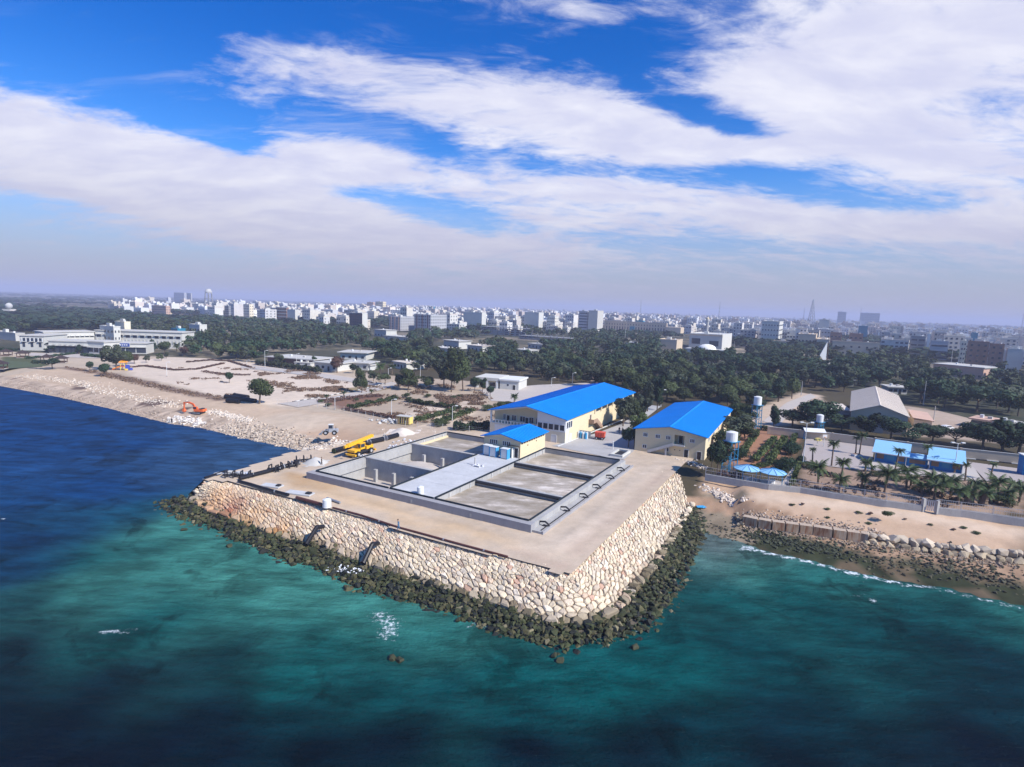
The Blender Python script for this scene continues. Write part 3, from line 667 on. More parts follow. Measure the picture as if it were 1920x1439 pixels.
def build_armour():
    pts = []; grid = {}
    tries = 0
    while tries < 42000:
        tries += 1
        s = random.uniform(0, SLEN); tm = random.uniform(-1.3, TN + .35)
        r = .98 * (.55 + .85 * random.random() ** 1.5) * (.78 + .34 * max(0, min(1, tm / TN)))
        k = (int(s // 1.5), int(tm // 1.5)); ok = True
        for dx in (-1, 0, 1):
            for dy in (-1, 0, 1):
                for (a, b, rr) in grid.get((k[0] + dx, k[1] + dy), ()):
                    if (a - s) ** 2 + (b - tm) ** 2 < (.5 * (r + rr)) ** 2: ok = False; break
                if not ok: break
            if not ok: break
        if ok: grid.setdefault(k, []).append((s, tm, r)); pts.append((s, tm))
    stones = []
    stain = [(P(432, 950, 2), (.26, .07, .055), 2.6, 1.0), (P(395, 935, 2), (.56, .29, .11), 3.2, .7), (P(470, 968, 1.5), (.55, .28, .10), 4.5, .65), (P(525, 990, 1.5), (.55, .26, .09), 2.6, .7), (P(420, 940, 2), (.55, .27, .12), 4, .5), (P(640, 1020, 1.5), (.60, .42, .30), 6, .25)]
    for i, poly in voronoi(pts, 1.9):
        poly = np.array(poly); c = poly.mean(0); n = len(poly)
        if n < 4: continue
        rad = np.sqrt(((poly - c) ** 2).sum(1)).mean()
        # dense enough ring: add midpoints, rounded corners
        ring = []
        for k in range(n):
            a, b = poly[k], poly[(k + 1) % n]
            ring.append(a * .91 + c * .09 if n < 6 else a * .94 + c * .06); ring.append((a + b) / 2)
        ring = np.array(ring); ring = c + (ring - c) * (1 - .038 / max(rad, .4)) * (1 + rng.normal(0, .018, (len(ring), 1)))
        m = len(ring); kc = max(.25, min(1, .35 + c[1] / TN * 1.3)); hh = rad * random.uniform(.22, .42) * kc; tl = rng.normal(0, .09, 2); hh *= random.uniform(.6, 1.7)
        levels = [(.98, -.5), (1.02, -.06), (.93, hh * .6), (.70, hh * .95)]
        V = []
        P0 = slope_pt(c[0], c[1] / TN); e = .4
        ts = slope_pt(c[0] + e, c[1] / TN) - slope_pt(c[0] - e, c[1] / TN); tt = slope_pt(c[0], (c[1] + e) / TN) - slope_pt(c[0], (c[1] - e) / TN)
        nrm = np.cross(ts, tt); nrm /= np.linalg.norm(nrm)
        if nrm[2] < 0: nrm = -nrm
        for f, h in levels:
            R2 = c + (ring - c) * f
            B = slope_pt(np.clip(R2[:, 0], 0, SLEN), R2[:, 1] / TN)
            hj = h + ((R2 - c) @ tl) * (h > .03) + rng.normal(0, .035, m) * (h > .03)
            V.append(B + nrm * hj[:, None] - np.array([0, 0, .38 * (1 - min(1, max(0, c[1] / TN * 3)))]))
        top = P0 + nrm * (hh * 1.0) - np.array([0, 0, .38 * (1 - min(1, max(0, c[1] / TN * 3)))]); V = np.vstack(V + [top[None]])
        F = [(j * m + k, j * m + (k + 1) % m, (j + 1) * m + (k + 1) % m, (j + 1) * m + k) for j in range(3) for k in range(m)] + [(3 * m + k, 3 * m + (k + 1) % m, 4 * m) for k in range(m)]
        d0 = V[1] - V[0]; 
        if np.dot(np.cross(V[1] - V[0], V[m] - V[0]), (V[0] - V[4 * m])) < 0: F = [f[::-1] for f in F]
        q = random.random(); base = np.array((.73, .60, .43))
        if q < .10: base = np.array((.67, .50, .36))
        elif q < .125: base = np.array((.60, .38, .27))
        elif q < .30: base = np.array((.64, .52, .39))
        elif q < .45: base = np.array((.74, .63, .49))
        base = base * random.uniform(.70, 1.04)
        tmf = c[1] / TN
        if tmf > .86 and P0[0] < 30: k = min(1, (tmf - .86) / .16) * random.uniform(.3, 1.0); base = base * (1 - k) + np.array((.14, .11, .065)) * k
        for sp, sc_, sr, sa in stain:
            g = sa * math.exp(-((P0[0] - sp[0]) ** 2 + (P0[1] - sp[1]) ** 2) / sr ** 2) * random.uniform(.6, 1.0)
            base = base * (1 - g) + np.array(sc_) * g
        dist = np.linalg.norm(P0 - np.array([0, 0, CZ])); stones.append((rad / dist, V, F, base))
    stones.sort(key=lambda q: -q[0])
    root = thing('rock_revetment', 'sloping facing of tightly fitted cream boulders round the reclaimed platform', 'rock revetment', P(1060, 1110, 2.5))
    off = np.array(root.location)
    for _, V, F, c in stones[:300]:
        me = bpy.data.meshes.new('boulder'); me.from_pydata((V - off).tolist(), [], F); me.materials.append(MATS['stone']); setcol(me, np.tile(c, (len(V), 1)))
        link('boulder', me, root)
    mb = MB(); cs = []
    for _, V, F, c in stones[300:]: mb.add(V - off, F); cs.append(np.tile(c, (len(V), 1)))
    o = mb.build('facing_stone', 'stone', root); setcol(o.data, np.vstack(cs)); o['kind'] = 'stuff'
    print('stones', len(stones))
build_armour()

# rough rocks: a handful of shapes
def rock_shape(seed, sub=2):
    """convex hull of scattered points: a blocky, sharp edged stone"""
    import bmesh
    r = np.random.default_rng(seed + 50); n = 22 if sub == 2 else 12; d = r.normal(size=(n, 3)); d /= np.linalg.norm(d, axis=1)[:, None]
    d = np.sign(d) * np.abs(d) ** .75 * r.uniform(.85, 1.1, (n, 1)) * r.uniform(.7, 1.2, 3)
    bm = bmesh.new(); [bm.verts.new(q) for q in d]; bmesh.ops.convex_hull(bm, input=bm.verts[:])
    bmesh.ops.delete(bm, geom=[v for v in bm.verts if not v.link_faces], context='VERTS'); bmesh.ops.triangulate(bm, faces=bm.faces[:]); bmesh.ops.recalc_face_normals(bm, faces=bm.faces[:])
    bm.verts.index_update(); V = np.array([v.co[:] for v in bm.verts]); F = np.array([[v.index for v in f.verts] for f in bm.faces]); bm.free()
    return V, F
ROCKS = [rock_shape(i, 2 if i < 8 else 1) for i in range(16)]
def put_rock(p, size, k, r, flat=.75):
    V, F = ROCKS[k]; a = r.uniform(0, 6.28); b = r.uniform(-.5, .5); ca, sa, cb, sb = math.cos(a), math.sin(a), math.cos(b), math.sin(b)
    M = np.array([[ca, -sa, 0], [sa, ca, 0], [0, 0, 1]]) @ np.array([[cb, 0, sb], [0, 1, 0], [-sb, 0, cb]])
    return (V * np.array([1, 1, flat]) * size) @ M.T + p, F
def rock_field(items, name, m, parent=None):
    """items: (V,F,col)"""
    Vs, Fs, Cs, o = [], [], [], 0
    for V, F, c in items: Vs.append(V); Fs.append(F + o); Cs.append(np.tile(c, (len(V), 1))); o += len(V)
    return link(name, fastmesh(name, np.vstack(Vs), np.vstack(Fs), m, np.vstack(Cs)), parent)
def build_weed_rocks():
    r = np.random.default_rng(11); items = []
    for i in range(8000):
        s = r.uniform(0, SLEN); t = 1.0 + 1.12 * r.random() ** .95; p = slope_pt(s, t)
        size = .16 + .42 * r.random() ** 1.4 + (r.uniform(.1, .35) if r.random() < .10 else 0); p = p + np.array([r.normal(0, .15), r.normal(0, .15), r.uniform(-.12, .28) - .25 * (t > 1.9)])
        g = r.random(); c = np.array((.040, .046, .018)) if g < .5 else (np.array((.075, .068, .030)) if g < .74 else np.array((.016, .018, .014)))
        if g > .96: c = np.array((.15, .13, .075))
        if t < 1.14 and r.random() < .4: c = np.array((.20, .155, .10))
        c = c * r.uniform(.7, 1.25); V, F = put_rock(p, size, r.integers(8, 16), r)
        items.append((size / np.linalg.norm(p - np.array([0, 0, CZ])), V, F, c))
    for px, py in ((550, 1060), (648, 1105), (1050, 1240), (1040, 1232), (1190, 1215), (860, 1165), (750, 1240), (735, 1236), (345, 995), (430, 1025)):
        p = P(px, py, 0); V, F = put_rock(p, .7, 9, r); items.append((.012, V, F, np.array((.04, .042, .02))))
    items.sort(key=lambda q: -q[0])
    root = thing('weed_rock_belt', 'jumbled belt of olive weed covered rocks between the cream boulders and the water', 'weedy rocks', P(1050, 1190, 0)); off = np.array(root.location)
    for _, V, F, c in items[:300]:
        link('weed_rock', fastmesh('weed_rock', V - off, F, 'wet rock', np.tile(c, (len(V), 1))), root)
    o = rock_field([(V - off, F, c) for _, V, F, c in items[300:]], 'weed_rubble', 'wet rock', root); o['kind'] = 'stuff'
build_weed_rocks()
# ------------------------------------------------------------------ settling basins
RZ = -GA
def pipe_elbow(mb, pts, r, n=8):
    mb.path(pts, r, n)
    for p in pts[1:-1]: mb.ball(p, r * 1.04, n, 4)
def build_basin():
    t = thing('settling_basin', 'large concrete settling basin divided into six cells with a pale deck down its middle', 'basin', L2W(0, 0), RZ)
    Wd, Ln, A, B_, D1, D2 = 47.9, 45.0, 18.9, 29.1, 14.1, 30.0
    MB().box(-1.2, 49.0, -1.4, 0, -3.4, 1.3).build('front_wall', 'grey wall', t)
    MB().box(-1.1, 0, 0, 46, -3.4, 1.3).build('side_wall', 'concrete', t)
    MB().box(Wd, 49.0, 0, 46, -3.4, 1.3).build('side_wall', 'concrete', t)
    MB().box(0, Wd, Ln, 46, -3.4, 1.3).build('back_wall', 'concrete', t)
    for x0, x1 in ((0, A), (B_, Wd)):
        for d in (D1, D2):
            MB().box(x0, x1, d - .3, d + .3, -3.4, 1.15).build('divider_wall', 'concrete', t)
            MB().box(x0, x1, d - .42, d + .42, 1.152, 1.33).build('coping', 'concrete', t)
    MB().box(A, B_, 0, Ln, -3.4, 1.2).build('deck', 'concrete', t)
    for k in range(6): MB().box(A + .01, B_ - .01, k * 7.5 + .025, (k + 1) * 7.5 - .025, 1.201, 1.27).build('deck_slab', 'deck concrete', t)
    for a, b in ((0, D1 - .3), (D1 + .3, D2 - .3)):
        MB().box(0, A, a, b, -3.6, -3.2).build('basin_floor', 'path', t)
        MB().box(0.002, .4, a + .01, b - .01, -.95, 1.1).build('wall_band', 'concrete', t)
    m = bpy.data.materials.new('murky water'); m.use_nodes = True; n = NT(m.node_tree); b = n.n['Principled BSDF']
    pos = n.new('ShaderNodeNewGeometry').outputs['Position']; mp = n.new('ShaderNodeMapping'); n.l.new(pos, mp.inputs[0]); mp.inputs['Scale'].default_value = (.5, 1, 1); mp.inputs['Rotation'].default_value = (0, 0, R_(20))
    f = n.noise(mp.outputs[0], .38, 6, .68)
    c = n.ramp(f, [(.28, (.19, .155, .095)), (.44, (.30, .25, .19)), (.54, (.38, .325, .265)), (.61, (.52, .45, .38)), (.70, (.66, .59, .52))])
    n.put(b.inputs['Base Color'], c); b.inputs['Roughness'].default_value = .5; b.inputs['Specular IOR Level'].default_value = .25
    bp = n.new('ShaderNodeBump'); bp.inputs['Distance'].default_value = .03; n.l.new(n.noise(pos, 2.5, 3, .5), bp.inputs['Height']); n.l.new(bp.outputs[0], b.inputs['Normal'])
    MATS['murky'] = m
    for x0, x1, a, b2, z in ((0, A, D2 + .3, Ln, .12), (B_, Wd, 0, D1 - .3, .25), (B_, Wd, D1 + .3, D2 - .3, .25), (B_, Wd, D2 + .3, Ln, .25)):
        o = MB().box(x0 + .002, x1 - .002, a + .002, b2 - .002, -3.3, z).build('standing_water', 'murky', t)
    # sediment heap in the second cell
    g = 26; V = []; F = []
    for j in range(g):
        for i in range(g):
            x = .5 + 17.8 * i / (g - 1); y = 15 + 14.2 * j / (g - 1)
            h = 1.3 * math.exp(-((x - 5.5) / 6) ** 2 - ((y - 25) / 5.0) ** 2) + .5 * max(0, mnoise.noise(Vector((x * .3, y * .3, 2)))) + .25 * mnoise.noise(Vector((x, y, 5)))
            V.append((x, y, -3.26 + max(0, h)))
    F = [(j * g + i, j * g + i + 1, (j + 1) * g + i + 1, (j + 1) * g + i) for j in range(g - 1) for i in range(g - 1)]
    MB().add(V, F).build('sediment', 'path', t, smooth=True)
    for x, y in ((4.4, 12.4), (9.4, 12.4), (14.2, 12.4), (5.2, 28.2), (10.6, 28.2), (15.8, 28.2)):
        MB().box(x - .34, x + .34, y - .34, y + .34, -3.2, -.45).build('pillar', 'concrete', t)
    zz = 1.42
    for a, b in (((.05, -.02, zz), (A - .2, -.02, zz)), ((A + .2, -.02, zz), (B_ - .1, -.02, zz)), ((B_ + .2, -.02, zz), (Wd, -.02, zz)), ((-.1, .2, zz), (-.1, 44.8, zz)), ((A, .3, zz), (A, 30, zz)), ((B_, .3, zz), (B_, 44.7, zz)), ((Wd + .05, .2, zz), (Wd + .05, 44.8, zz)), ((0, 45.1, zz), (A, 45.1, zz)), ((B_, 45.1, zz), (Wd, 45.1, zz))):
        MB().tube(a, b, .17, 6).build('rim_pipe', 'rim rubber', t)
    for d in (D1, D2):
        MB().tube((B_ + .1, d - .55, 1.0), (Wd - .1, d - .55, 1.0), .28, 8).build('rim_pipe', 'dark', t)
    for y in (1, 4.6, 8.2, 11.6, 16, 19.6, 23.2, 27, 32, 36, 40, 43.6):
        MB().tube((B_ + .12, y, 1.2), (B_ + .12, y, -.2), .07, 6).build('down_pipe', 'white paint', t)
    for y in (31.5, 35, 39, 43): MB().tube((.12, y, 1.2), (.12, y, -.3), .1, 6).build('down_pipe', 'white paint', t)
    MB().box(0, .5, 30.4, 44.9, -3, .55).build('wall_band', 'yellow render', t)
    MB().box(49.0, 50.7, -1.0, 46, -.4, .38).build('apron', 'concrete', t)
    MB().box(50.702, 50.95, -1.0, 46, -.4, .5).build('apron_kerb', 'grey wall', t)
    for y in (1.7, 10, 18.6, 25.4, 33.2, 40.2):
        mb = MB(); pipe_elbow(mb, [(48.9, y, .9), (50.0, y, 1.1), (50.6, y, .75), (50.75, y, .42)], .15); mb.box(49.6, 50.2, y - .3, y + .3, .38, .5)
        mb.build('outlet_elbow', 'dark', t)
    MB().tube((50.4, -.5, .5), (50.4, 45, .5), .09, 6).build('drain_line', 'dark', t)
    for x in (25, 37.5): MB().box(x, x + .3, -1.46, -1.402, .3, .8).build('wall_bracket', 'steel', t)
    MB().tube((23.2, 22.6, 1.27), (23.2, 22.6, 3.0), .16, 8).build('vent_post', 'pale roof', t)
build_basin()

# ------------------------------------------------------------------ gabled halls
def gable_wall(mb, w, l, he, hr, y0=0.0, z0=-.2):
    for ya, yb in ((y0, l),):
        A = [(0, ya, z0), (w, ya, z0), (w, ya, he), (w / 2, ya, hr), (0, ya, he)]
        mb.extrude([(x, y, z) for x, y, z in A], (0, yb - ya, 0))
def gable_roof(t, w, l, he, hr, ov, m, rib, step=1.0):
    """two roof slabs with folded ribs and a ridge cap; he is the wall plate height"""
    sl = (hr - he) / (w / 2); x0 = -ov; e = he - ov * sl; r = MB(); th = .14
    for s in (0, 1):
        X = (lambda x: x) if s == 0 else (lambda x: w - x)
        poly = [(X(x0), -ov, e + .03), (X(w / 2), -ov, hr + .03), (X(w / 2), -ov, hr + .03 + th), (X(x0), -ov, e + .03 + th)]
        r.extrude(poly, (0, l + 2 * ov, 0))
    o = r.build('roof', m, t)
    mb = MB(); n = int((l + 2 * ov) / step)
    for i in range(n + 1):
        y = -ov + .02 + i * ((l + 2 * ov - .1) / n)
        for s in (0, 1):
            X = (lambda x: x) if s == 0 else (lambda x: w - x); a = e + .03 + th; b = hr + .03 + th
            mb.extrude([(X(x0), y, a), (X(w / 2 - .2), y, b - .2 * sl), (X(w / 2 - .2), y, b - .2 * sl + .06), (X(x0), y, a + .06)], (0, .1, 0))
    q = mb.build('roof_rib', rib, o); q['kind'] = 'stuff'
    c = MB(); zc = hr + .03 + th
    c.extrude([(w / 2 - .35, -ov - .01, zc - .35 * sl), (w / 2, -ov - .01, zc + .08), (w / 2 + .35, -ov - .01, zc - .35 * sl)], (0, l + 2 * ov + .02, 0)); c.build('ridge_cap', m, o)
    return o
def window(t, c, w, h, axis='x', nx=2, frame='white paint', out=-1, name='window', fw=.12):
    """frame proud of the wall, pane behind its bars; c centre on the wall face; axis = wall direction"""
    def B(mb, a0, a1, z0, z1, d0, d1):
        if axis == 'x': mb.box(c[0] + a0, c[0] + a1, min(c[1] + out * d0, c[1] + out * d1), max(c[1] + out * d0, c[1] + out * d1), c[2] + z0, c[2] + z1)
        else: mb.box(min(c[0] + out * d0, c[0] + out * d1), max(c[0] + out * d0, c[0] + out * d1), c[1] + a0, c[1] + a1, c[2] + z0, c[2] + z1)
    f = MB(); d = .09
    B(f, -w / 2, -w / 2 + fw, -h / 2, h / 2, -.02, d); B(f, w / 2 - fw, w / 2, -h / 2, h / 2, -.02, d)
    B(f, -w / 2 + fw, w / 2 - fw, h / 2 - fw, h / 2, -.02, d); B(f, -w / 2 + fw, w / 2 - fw, -h / 2, -h / 2 + fw, -.02, d)
    iw = (w - 2 * fw)
    for i in range(1, nx):
        a = -w / 2 + fw + iw * i / nx; B(f, a - .04, a + .04, -h / 2 + fw, h / 2 - fw, -.02, d * .9)
    o = f.build(name, frame, t); p = MB(); B(p, -w / 2 + fw, w / 2 - fw, -h / 2 + fw, h / 2 - fw, -.02, .03); p.build('pane', 'glass', o)
    return o
def door(t, c, w, h, axis='x', m='dark', out=-1, frame='white paint'):
    def B(mb, a0, a1, z0, z1, d0, d1):
        lo, hi = min(out * d0, out * d1), max(out * d0, out * d1)
        if axis == 'x': mb.box(c[0] + a0, c[0] + a1, c[1] + lo, c[1] + hi, c[2] + z0, c[2] + z1)
        else: mb.box(c[0] + lo, c[0] + hi, c[1] + a0, c[1] + a1, c[2] + z0, c[2] + z1)
    d = MB(); B(d, -w / 2, w / 2, 0, h, -.02, .05); o = d.build('door', m, t)
    f = MB(); B(f, -w / 2 - .1, -w / 2, 0, h + .1, -.02, .08); B(f, w / 2, w / 2 + .1, 0, h + .1, -.02, .08); B(f, -w / 2, w / 2, h, h + .1, -.02, .08); f.build('door_frame', frame, o)
    h_ = MB(); B(h_, w / 2 - .2, w / 2 - .12, h * .45, h * .5, .05, .1); h_.build('handle', 'steel', o)
    return o
def front_left(xy_eave, yaw, ov):
    u = np.array([math.sin(yaw), math.cos(yaw)]); v = np.array([math.cos(yaw), -math.sin(yaw)])
    return np.asarray(xy_eave) + (u + v) * ov

def hall_a():
    ov = .6; yaw = R_(27.8); q = front_left((-6.61, 158.71), yaw, ov); w, l, he, hr = 24.0 - 1.2, 63.6 - 1.2, 6.5, 8.75
    t = thing('long_hall', 'long blue roofed hall with open upper veranda and white glazed bay on its gable', 'building', (q[0], q[1], 4.0), -yaw)
    FZ = 3.0; RX = 14.6
    MB().box(0, w, 0, 2.6, -.2, FZ).build('lower_storey', 'cream render', t)
    m = MB(); gable_wall(m, w, l, he, hr, 2.602); m.build('wall', 'yellow render', t)
    sl = (hr - he) / (w / 2)
    # glazed bay, its top following the roof
    b = MB(); b.extrude([(RX, .0, FZ + .002), (w, .0, FZ + .002), (w, .0, he - .06), (RX, .0, he + (w - RX) * sl - .06)], (0, 2.6, 0)); b.build('glazed_bay', 'white paint', t)
    for i in range(5):
        x = RX + .85 + i * 1.6
        window(t, (x, 0, FZ + 1.15), 1.5, 1.7, nx=1)
    for k in range(3): window(t, (w, 1.2 + k * 1.35, FZ + 1.75), 1.2, 1.9, axis='y', out=1, nx=1)
    MB().box(0, .45, 0, .45, FZ, he - .1).build('veranda_pillar', 'white paint', t)
    MB().extrude([(0, .05, he - .02), (w / 2, .05, hr - .02), (w, .05, he - .02), (w, .05, he - .32), (w / 2, .05, hr - .42), (0, .05, he - .32)], (0, .18, 0)).build('gable_trim', 'white paint', t)
    r = MB(); r.box(.45, RX, .02, .14, FZ + .95, FZ + 1.07); r.box(.45, RX, .02, .14, FZ + .05, FZ + .18)
    o = r.build('railing', 'white paint', t)
    for i in range(15):
        x = .75 + i * .97; MB().box(x - .13, x + .13, .03, .13, FZ + .18, FZ + .95).build('baluster', 'white paint', o)
    for x, ww in ((3.2, .9), (6.2, 1.5), (8.9, 1.7), (11.6, 1.5), (13.4, .9)): window(t, (x, 2.602, FZ + 1.55), ww, 1.7, nx=2, frame='white paint')
    for x in (4.4, 10.2): door(t, (x, 2.602, FZ), .9, 2.1, m='dark')
    MB().box(1.6, 9.4, -.05, -.002, .1, 2.75).build('roller_shutter', 'white paint', t)
    door(t, (19.6, 0, -.1), 1.5, 2.1, m='white paint')
    door(t, (w, 3.6, -.1), 1.1, 2.2, axis='y', m='white paint', out=1)
    for k in range(7):
        y = 22 + k * 5.4
        MB().box(w, w + .12, y + .3, y + 4.9, he - 1.15, he - .45).build('clerestory_window', 'glass', t)
        MB().box(w, w + .3, y - .35, y + .3, he - 1.5, he - .35).build('pilaster', 'yellow render', t)
    window(t, (w, 38.5, 1.2), 1, 1.2, axis='y', out=1)
    # outside stair
    s = MB(); s.box(w + .01, w + 1.6, 17.2, 20.2, 2.75, 2.95); s.box(w + 1.5, w + 1.6, 17.2, 20.2, 2.95, 3.9); s.box(w + .01, w + 1.6, 17.2, 17.3, 2.95, 3.9)
    for i in range(12):
        s.box(w + .02, w + 1.5, 20.2 + i * .42, 20.62 + i * .42, 2.5 - i * .235, 2.72 - i * .235)
    s.extrude([(w + 1.5, 20.2, 2.9), (w + 1.5, 25.3, .1), (w + 1.5, 25.3, 1.0), (w + 1.5, 20.2, 3.9)], (.1, 0, 0)); s.build('outer_stair', 'tan soil', t)
    door(t, (w, 18.6, 2.95), 1.0, 2.1, axis='y', m='brown wood', out=1)
    gable_roof(t, w, l, he, hr, ov, 'blue roof', 'blue roof rib', 1.05)
hall_a()
def hall_b():
    ov = .6; yaw = R_(27.2); q = front_left((31.02, 144.1), yaw, ov); w, l, he, hr = 18.39 - 1.2, 49.7 - 1.2, 5.6, 7.1
    t = thing('office_hall', 'two storey cream hall with plain blue roof and an outside stair to a recessed balcony', 'building', (q[0], q[1], 4.0), -yaw)
    m = MB(); BX0, BX1, BZ = 9.8, 12.2, 2.95
    # front 2 m with the balcony recess, then the body
    m.box(0, BX0, 0, 2, -.2, he - .3); m.box(BX1, w, 0, 2, -.2, he - .3); m.box(BX0, BX1, 0, 2, -.2, BZ)
    sl = (hr - he) / (w / 2)
    m.extrude([(0, 0, he - .298), (w, 0, he - .298), (w, 0, he), (w / 2, 0, hr), (0, 0, he)], (0, 2, 0)); m.build('front_wall', 'yellow render', t)
    m = MB(); gable_wall(m, w, l, he, hr, 2.002); m.build('wall', 'yellow render', t)
    for x in (2.6, 5.7, 8.3, 14.1): window(t, (x, 0, 4.35), 1.25, 1.05, nx=3)
    for x in (2.55, 8.1): window(t, (x, 0, 1.35), 1.15, 1.0, nx=2)
    for x in (10.05, 11.3): MB().tube((x, -.03, 1.55), (x, .05, 1.55), .14, 8).build('vent', 'dark', t)
    door(t, (12.85, 0, -.05), .95, 2.0); door(t, (15.9, 0, -.05), .95, 1.9, m='brown wood')
    door(t, (11, 2.0, BZ), .9, 1.9)
    MB().box(BX0 - .3, BX1 + .3, -1.1, -.002, BZ - .2, BZ).build('balcony_floor', 'white render', t)
    r = MB(); r.box(BX0, BX1 + .3, -1.1, -1.02, BZ, BZ + .25); r.build('balcony_upstand', 'white render', t)
    s = MB()
    for i in range(15):
        s.box(9.45 - i * .4, 9.85 - i * .4, -1.1, -.05, 2.55 - i * .17, 2.75 - i * .17)
    s.extrude([(9.8, -1.1, 2.75), (3.6, -1.1, .1), (3.6, -1.1, .75), (9.8, -1.1, 3.5)], (0, -.08, 0)); s.box(7.9, 8.25, -1.05, -.2, -.1, 1.9)
    s.build('outer_stair', 'grey roof', t)
    for k in range(5): window(t, (w, 5 + k * 8, 4.2), 1.4, 1.1, axis='y', out=1)
    gable_roof(t, w, l, he, hr, ov, 'blue roof', 'blue roof rib', 1.05)
hall_b()
def pump_house():
    ov = .7; a, b = W2L((-7.08, 131.96)); w, l, he, hr = 9.6, 12.9, 3.95, 4.95
    t = thing('pump_house', 'small cream pump house with blue gabled roof standing on the basin deck', 'building', L2W(a + ov, b + ov + .1, 5.27), RZ)
    m = MB(); gable_wall(m, w, l, he, hr, 0, .002); m.build('wall', 'yellow render', t)
    for x0 in (2.6, 6.0):
        o = MB().box(x0 - 1.05, x0 + 1.05, -.05, -.002, 2.35, 3.45).build('window', 'white paint', t)
        for k in range(4):
            x = x0 - .76 + k * .51; MB().box(x - .17, x + .17, -.09, -.052, 2.45, 3.35).build('pane', 'glass', o)
    MB().box(.01, w - .01, -.06, -.002, 3.75, 3.9).build('wall_moulding', 'white render', t)
    for k in range(10):
        y = .9 + k * 1.22; MB().box(w + .002, w + .06, y - .42, y + .42, 3.1, 3.7).build('high_window', 'glass', t)
    for y, z in ((3.6, 2.4), (8.0, 2.6)): MB().tube((w - .02, y, z), (w + .1, y, z), .16, 8).build('vent', 'brown wood', t)
    door(t, (8.6, 0, .002), .9, 2.2, m='dark'); MB().obox((7.95, -.5, .01), .08, 1.0, 2.2, 0).build('open_door_leaf', 'white paint', t)
    mb = MB(); mb.path([(6.6, -.35, .0), (6.6, -.35, 2.75), (9.5, -.35, 2.75), (9.5, -.35, .0)], .09, 6); mb.build('pipe_frame', 'brown wood', t)
    mb = MB(); mb.tube((4.6, -.4, .6), (6.3, -.4, .6), .22, 8); mb.tube((4.6, -.4, 1.1), (6.3, -.4, 1.1), .15, 8); mb.build('wall_pump', 'dark', t)
    gable_roof(t, w, l, he, hr, ov, 'blue roof', 'blue roof rib', .9)
pump_house()

# ------------------------------------------------------------------ on the deck and along the crest
def booth(u, v, lab):
    t = thing('switch_cabinet', lab, 'cabinet', L2W(u, v, 5.27), RZ, 'white and blue cabinets in front of the pump house')
    MB().box(-.8, .8, -.6, .6, .12, 2.2).build('body', 'plastic white', t)
    for x in (-.8, .8): MB().box(x - .09, x + .09, -.68, .68, 0, 2.28).build('edge_post', 'plastic blue', t)
    MB().box(-.7, .7, -.66, -.602, .35, 2.05).build('front_panel', 'white paint', t); MB().box(-.95, .95, -.75, .75, 2.282, 2.36).build('lid', 'plastic white', t); MB().box(-.85, .85, -.65, .65, 0, .118).build('plinth', 'dark', t)
booth(31.7, 20.8, 'white and blue cabinet at the outer end of the row beside the pump house')
booth(31.2, 22.8, 'white and blue cabinet in the middle of the row beside the pump house')
booth(31.2, 25.7, 'white and blue cabinet standing apart beside the pump house door')
def tank(name, p, r, h, lab, cat='water tank'):
    t = thing(name, lab, cat, p)
    MB().tube((0, 0, .05), (0, 0, h), r, 18).build('body', 'plastic white', t, smooth=False)
    MB().tube((0, 0, h), (0, 0, h + .18), r * .96, 18, r * .3).build('lid', 'plastic white', t); MB().tube((0, 0, 0), (0, 0, .05), r * 1.05, 18).build('base', 'grey roof', t)
    for k in range(3): MB().tube((0, 0, h * (.25 + .25 * k)), (0, 0, h * (.25 + .25 * k) + .06), r * 1.025, 18).build('hoop', 'plastic white', t)
    return t
tank('water_drum', L2W(-.0 + .9, 25.4, 5.27), .62, 1.3, 'small white drum standing on the front edge of the pale deck')
tank('crest_tank', P(613, 951, 4.1), .72, 1.35, 'white round tank beside the black pipe on the rock crest')
def sack_heap(name, p, n, sp, lab, m='tarp', size=.42):
    t = thing(name, lab, 'sacks', p); r = np.random.default_rng(len(lab))
    for k in range(n):
        x, y = r.normal(0, sp, 2); z = max(0, .55 * math.exp(-(x * x + y * y) / (sp * sp)) * r.uniform(.2, 1)); V, F = put_rock(np.array([x, y, z + .18]), size * r.uniform(.7, 1.2), int(r.integers(8, 16)), r, .55)
        o = link('sack', fastmesh('sack', V, F, m), t)
    return t
sack_heap('sack_pile', L2W(22.2, 24.2, 5.27), 9, .55, 'heap of white sacks round the post on the pale deck')
for (u, v), n, s_, lab in (((16.5, -3.2), 12, .9, 'spread of white sacks beside the yellow crane outside the basin wall'), ((27.5, -3.4), 16, 1.5, 'long heap of white sacks outside the back corner of the basin'), ((34, -4), 14, 1.6, 'scattered white sacks near the end of the black pipe string')):
    sack_heap('sack_pile', L2W(u, v, 4.05), n, s_, lab)
def pipe_run(name, pts, r, lab, cat='pipe', m='black pipe', bands=0):
    t = thing(name, lab, cat, pts[0]); o = np.array(pts[0]); q = [np.array(p) - o for p in pts]
    mb = MB(); pipe_elbow(mb, q, r); mb.build('pipe_body', m, t)
    L = [np.linalg.norm(b - a) for a, b in zip(q[:-1], q[1:])]
    for a, b, k in zip(q[:-1], q[1:], L):
        for i in range(1, int(k / 6) + 1):
            c = a + (b - a) * (i / (int(k / 6) + 1)); d = (b - a) / k * .12; MB().tube(c - d, c + d, r * 1.25, 8).build('pipe_flange', 'steel', t)
    return t
zc = 4.35
pipe_run('crest_pipe', [P(a, b, zc) for a, b in ((447, 902), (470, 908), (492, 915), (541, 928))], .26, 'black pipe along the rock crest from the gate valves towards the sand slabs')
pipe_run('crest_pipe', [P(a, b, zc) for a, b in ((556, 933), (596, 944), (606, 947))], .28, 'dark red black pipe running up to the white crest tank', m='rusty pipe')
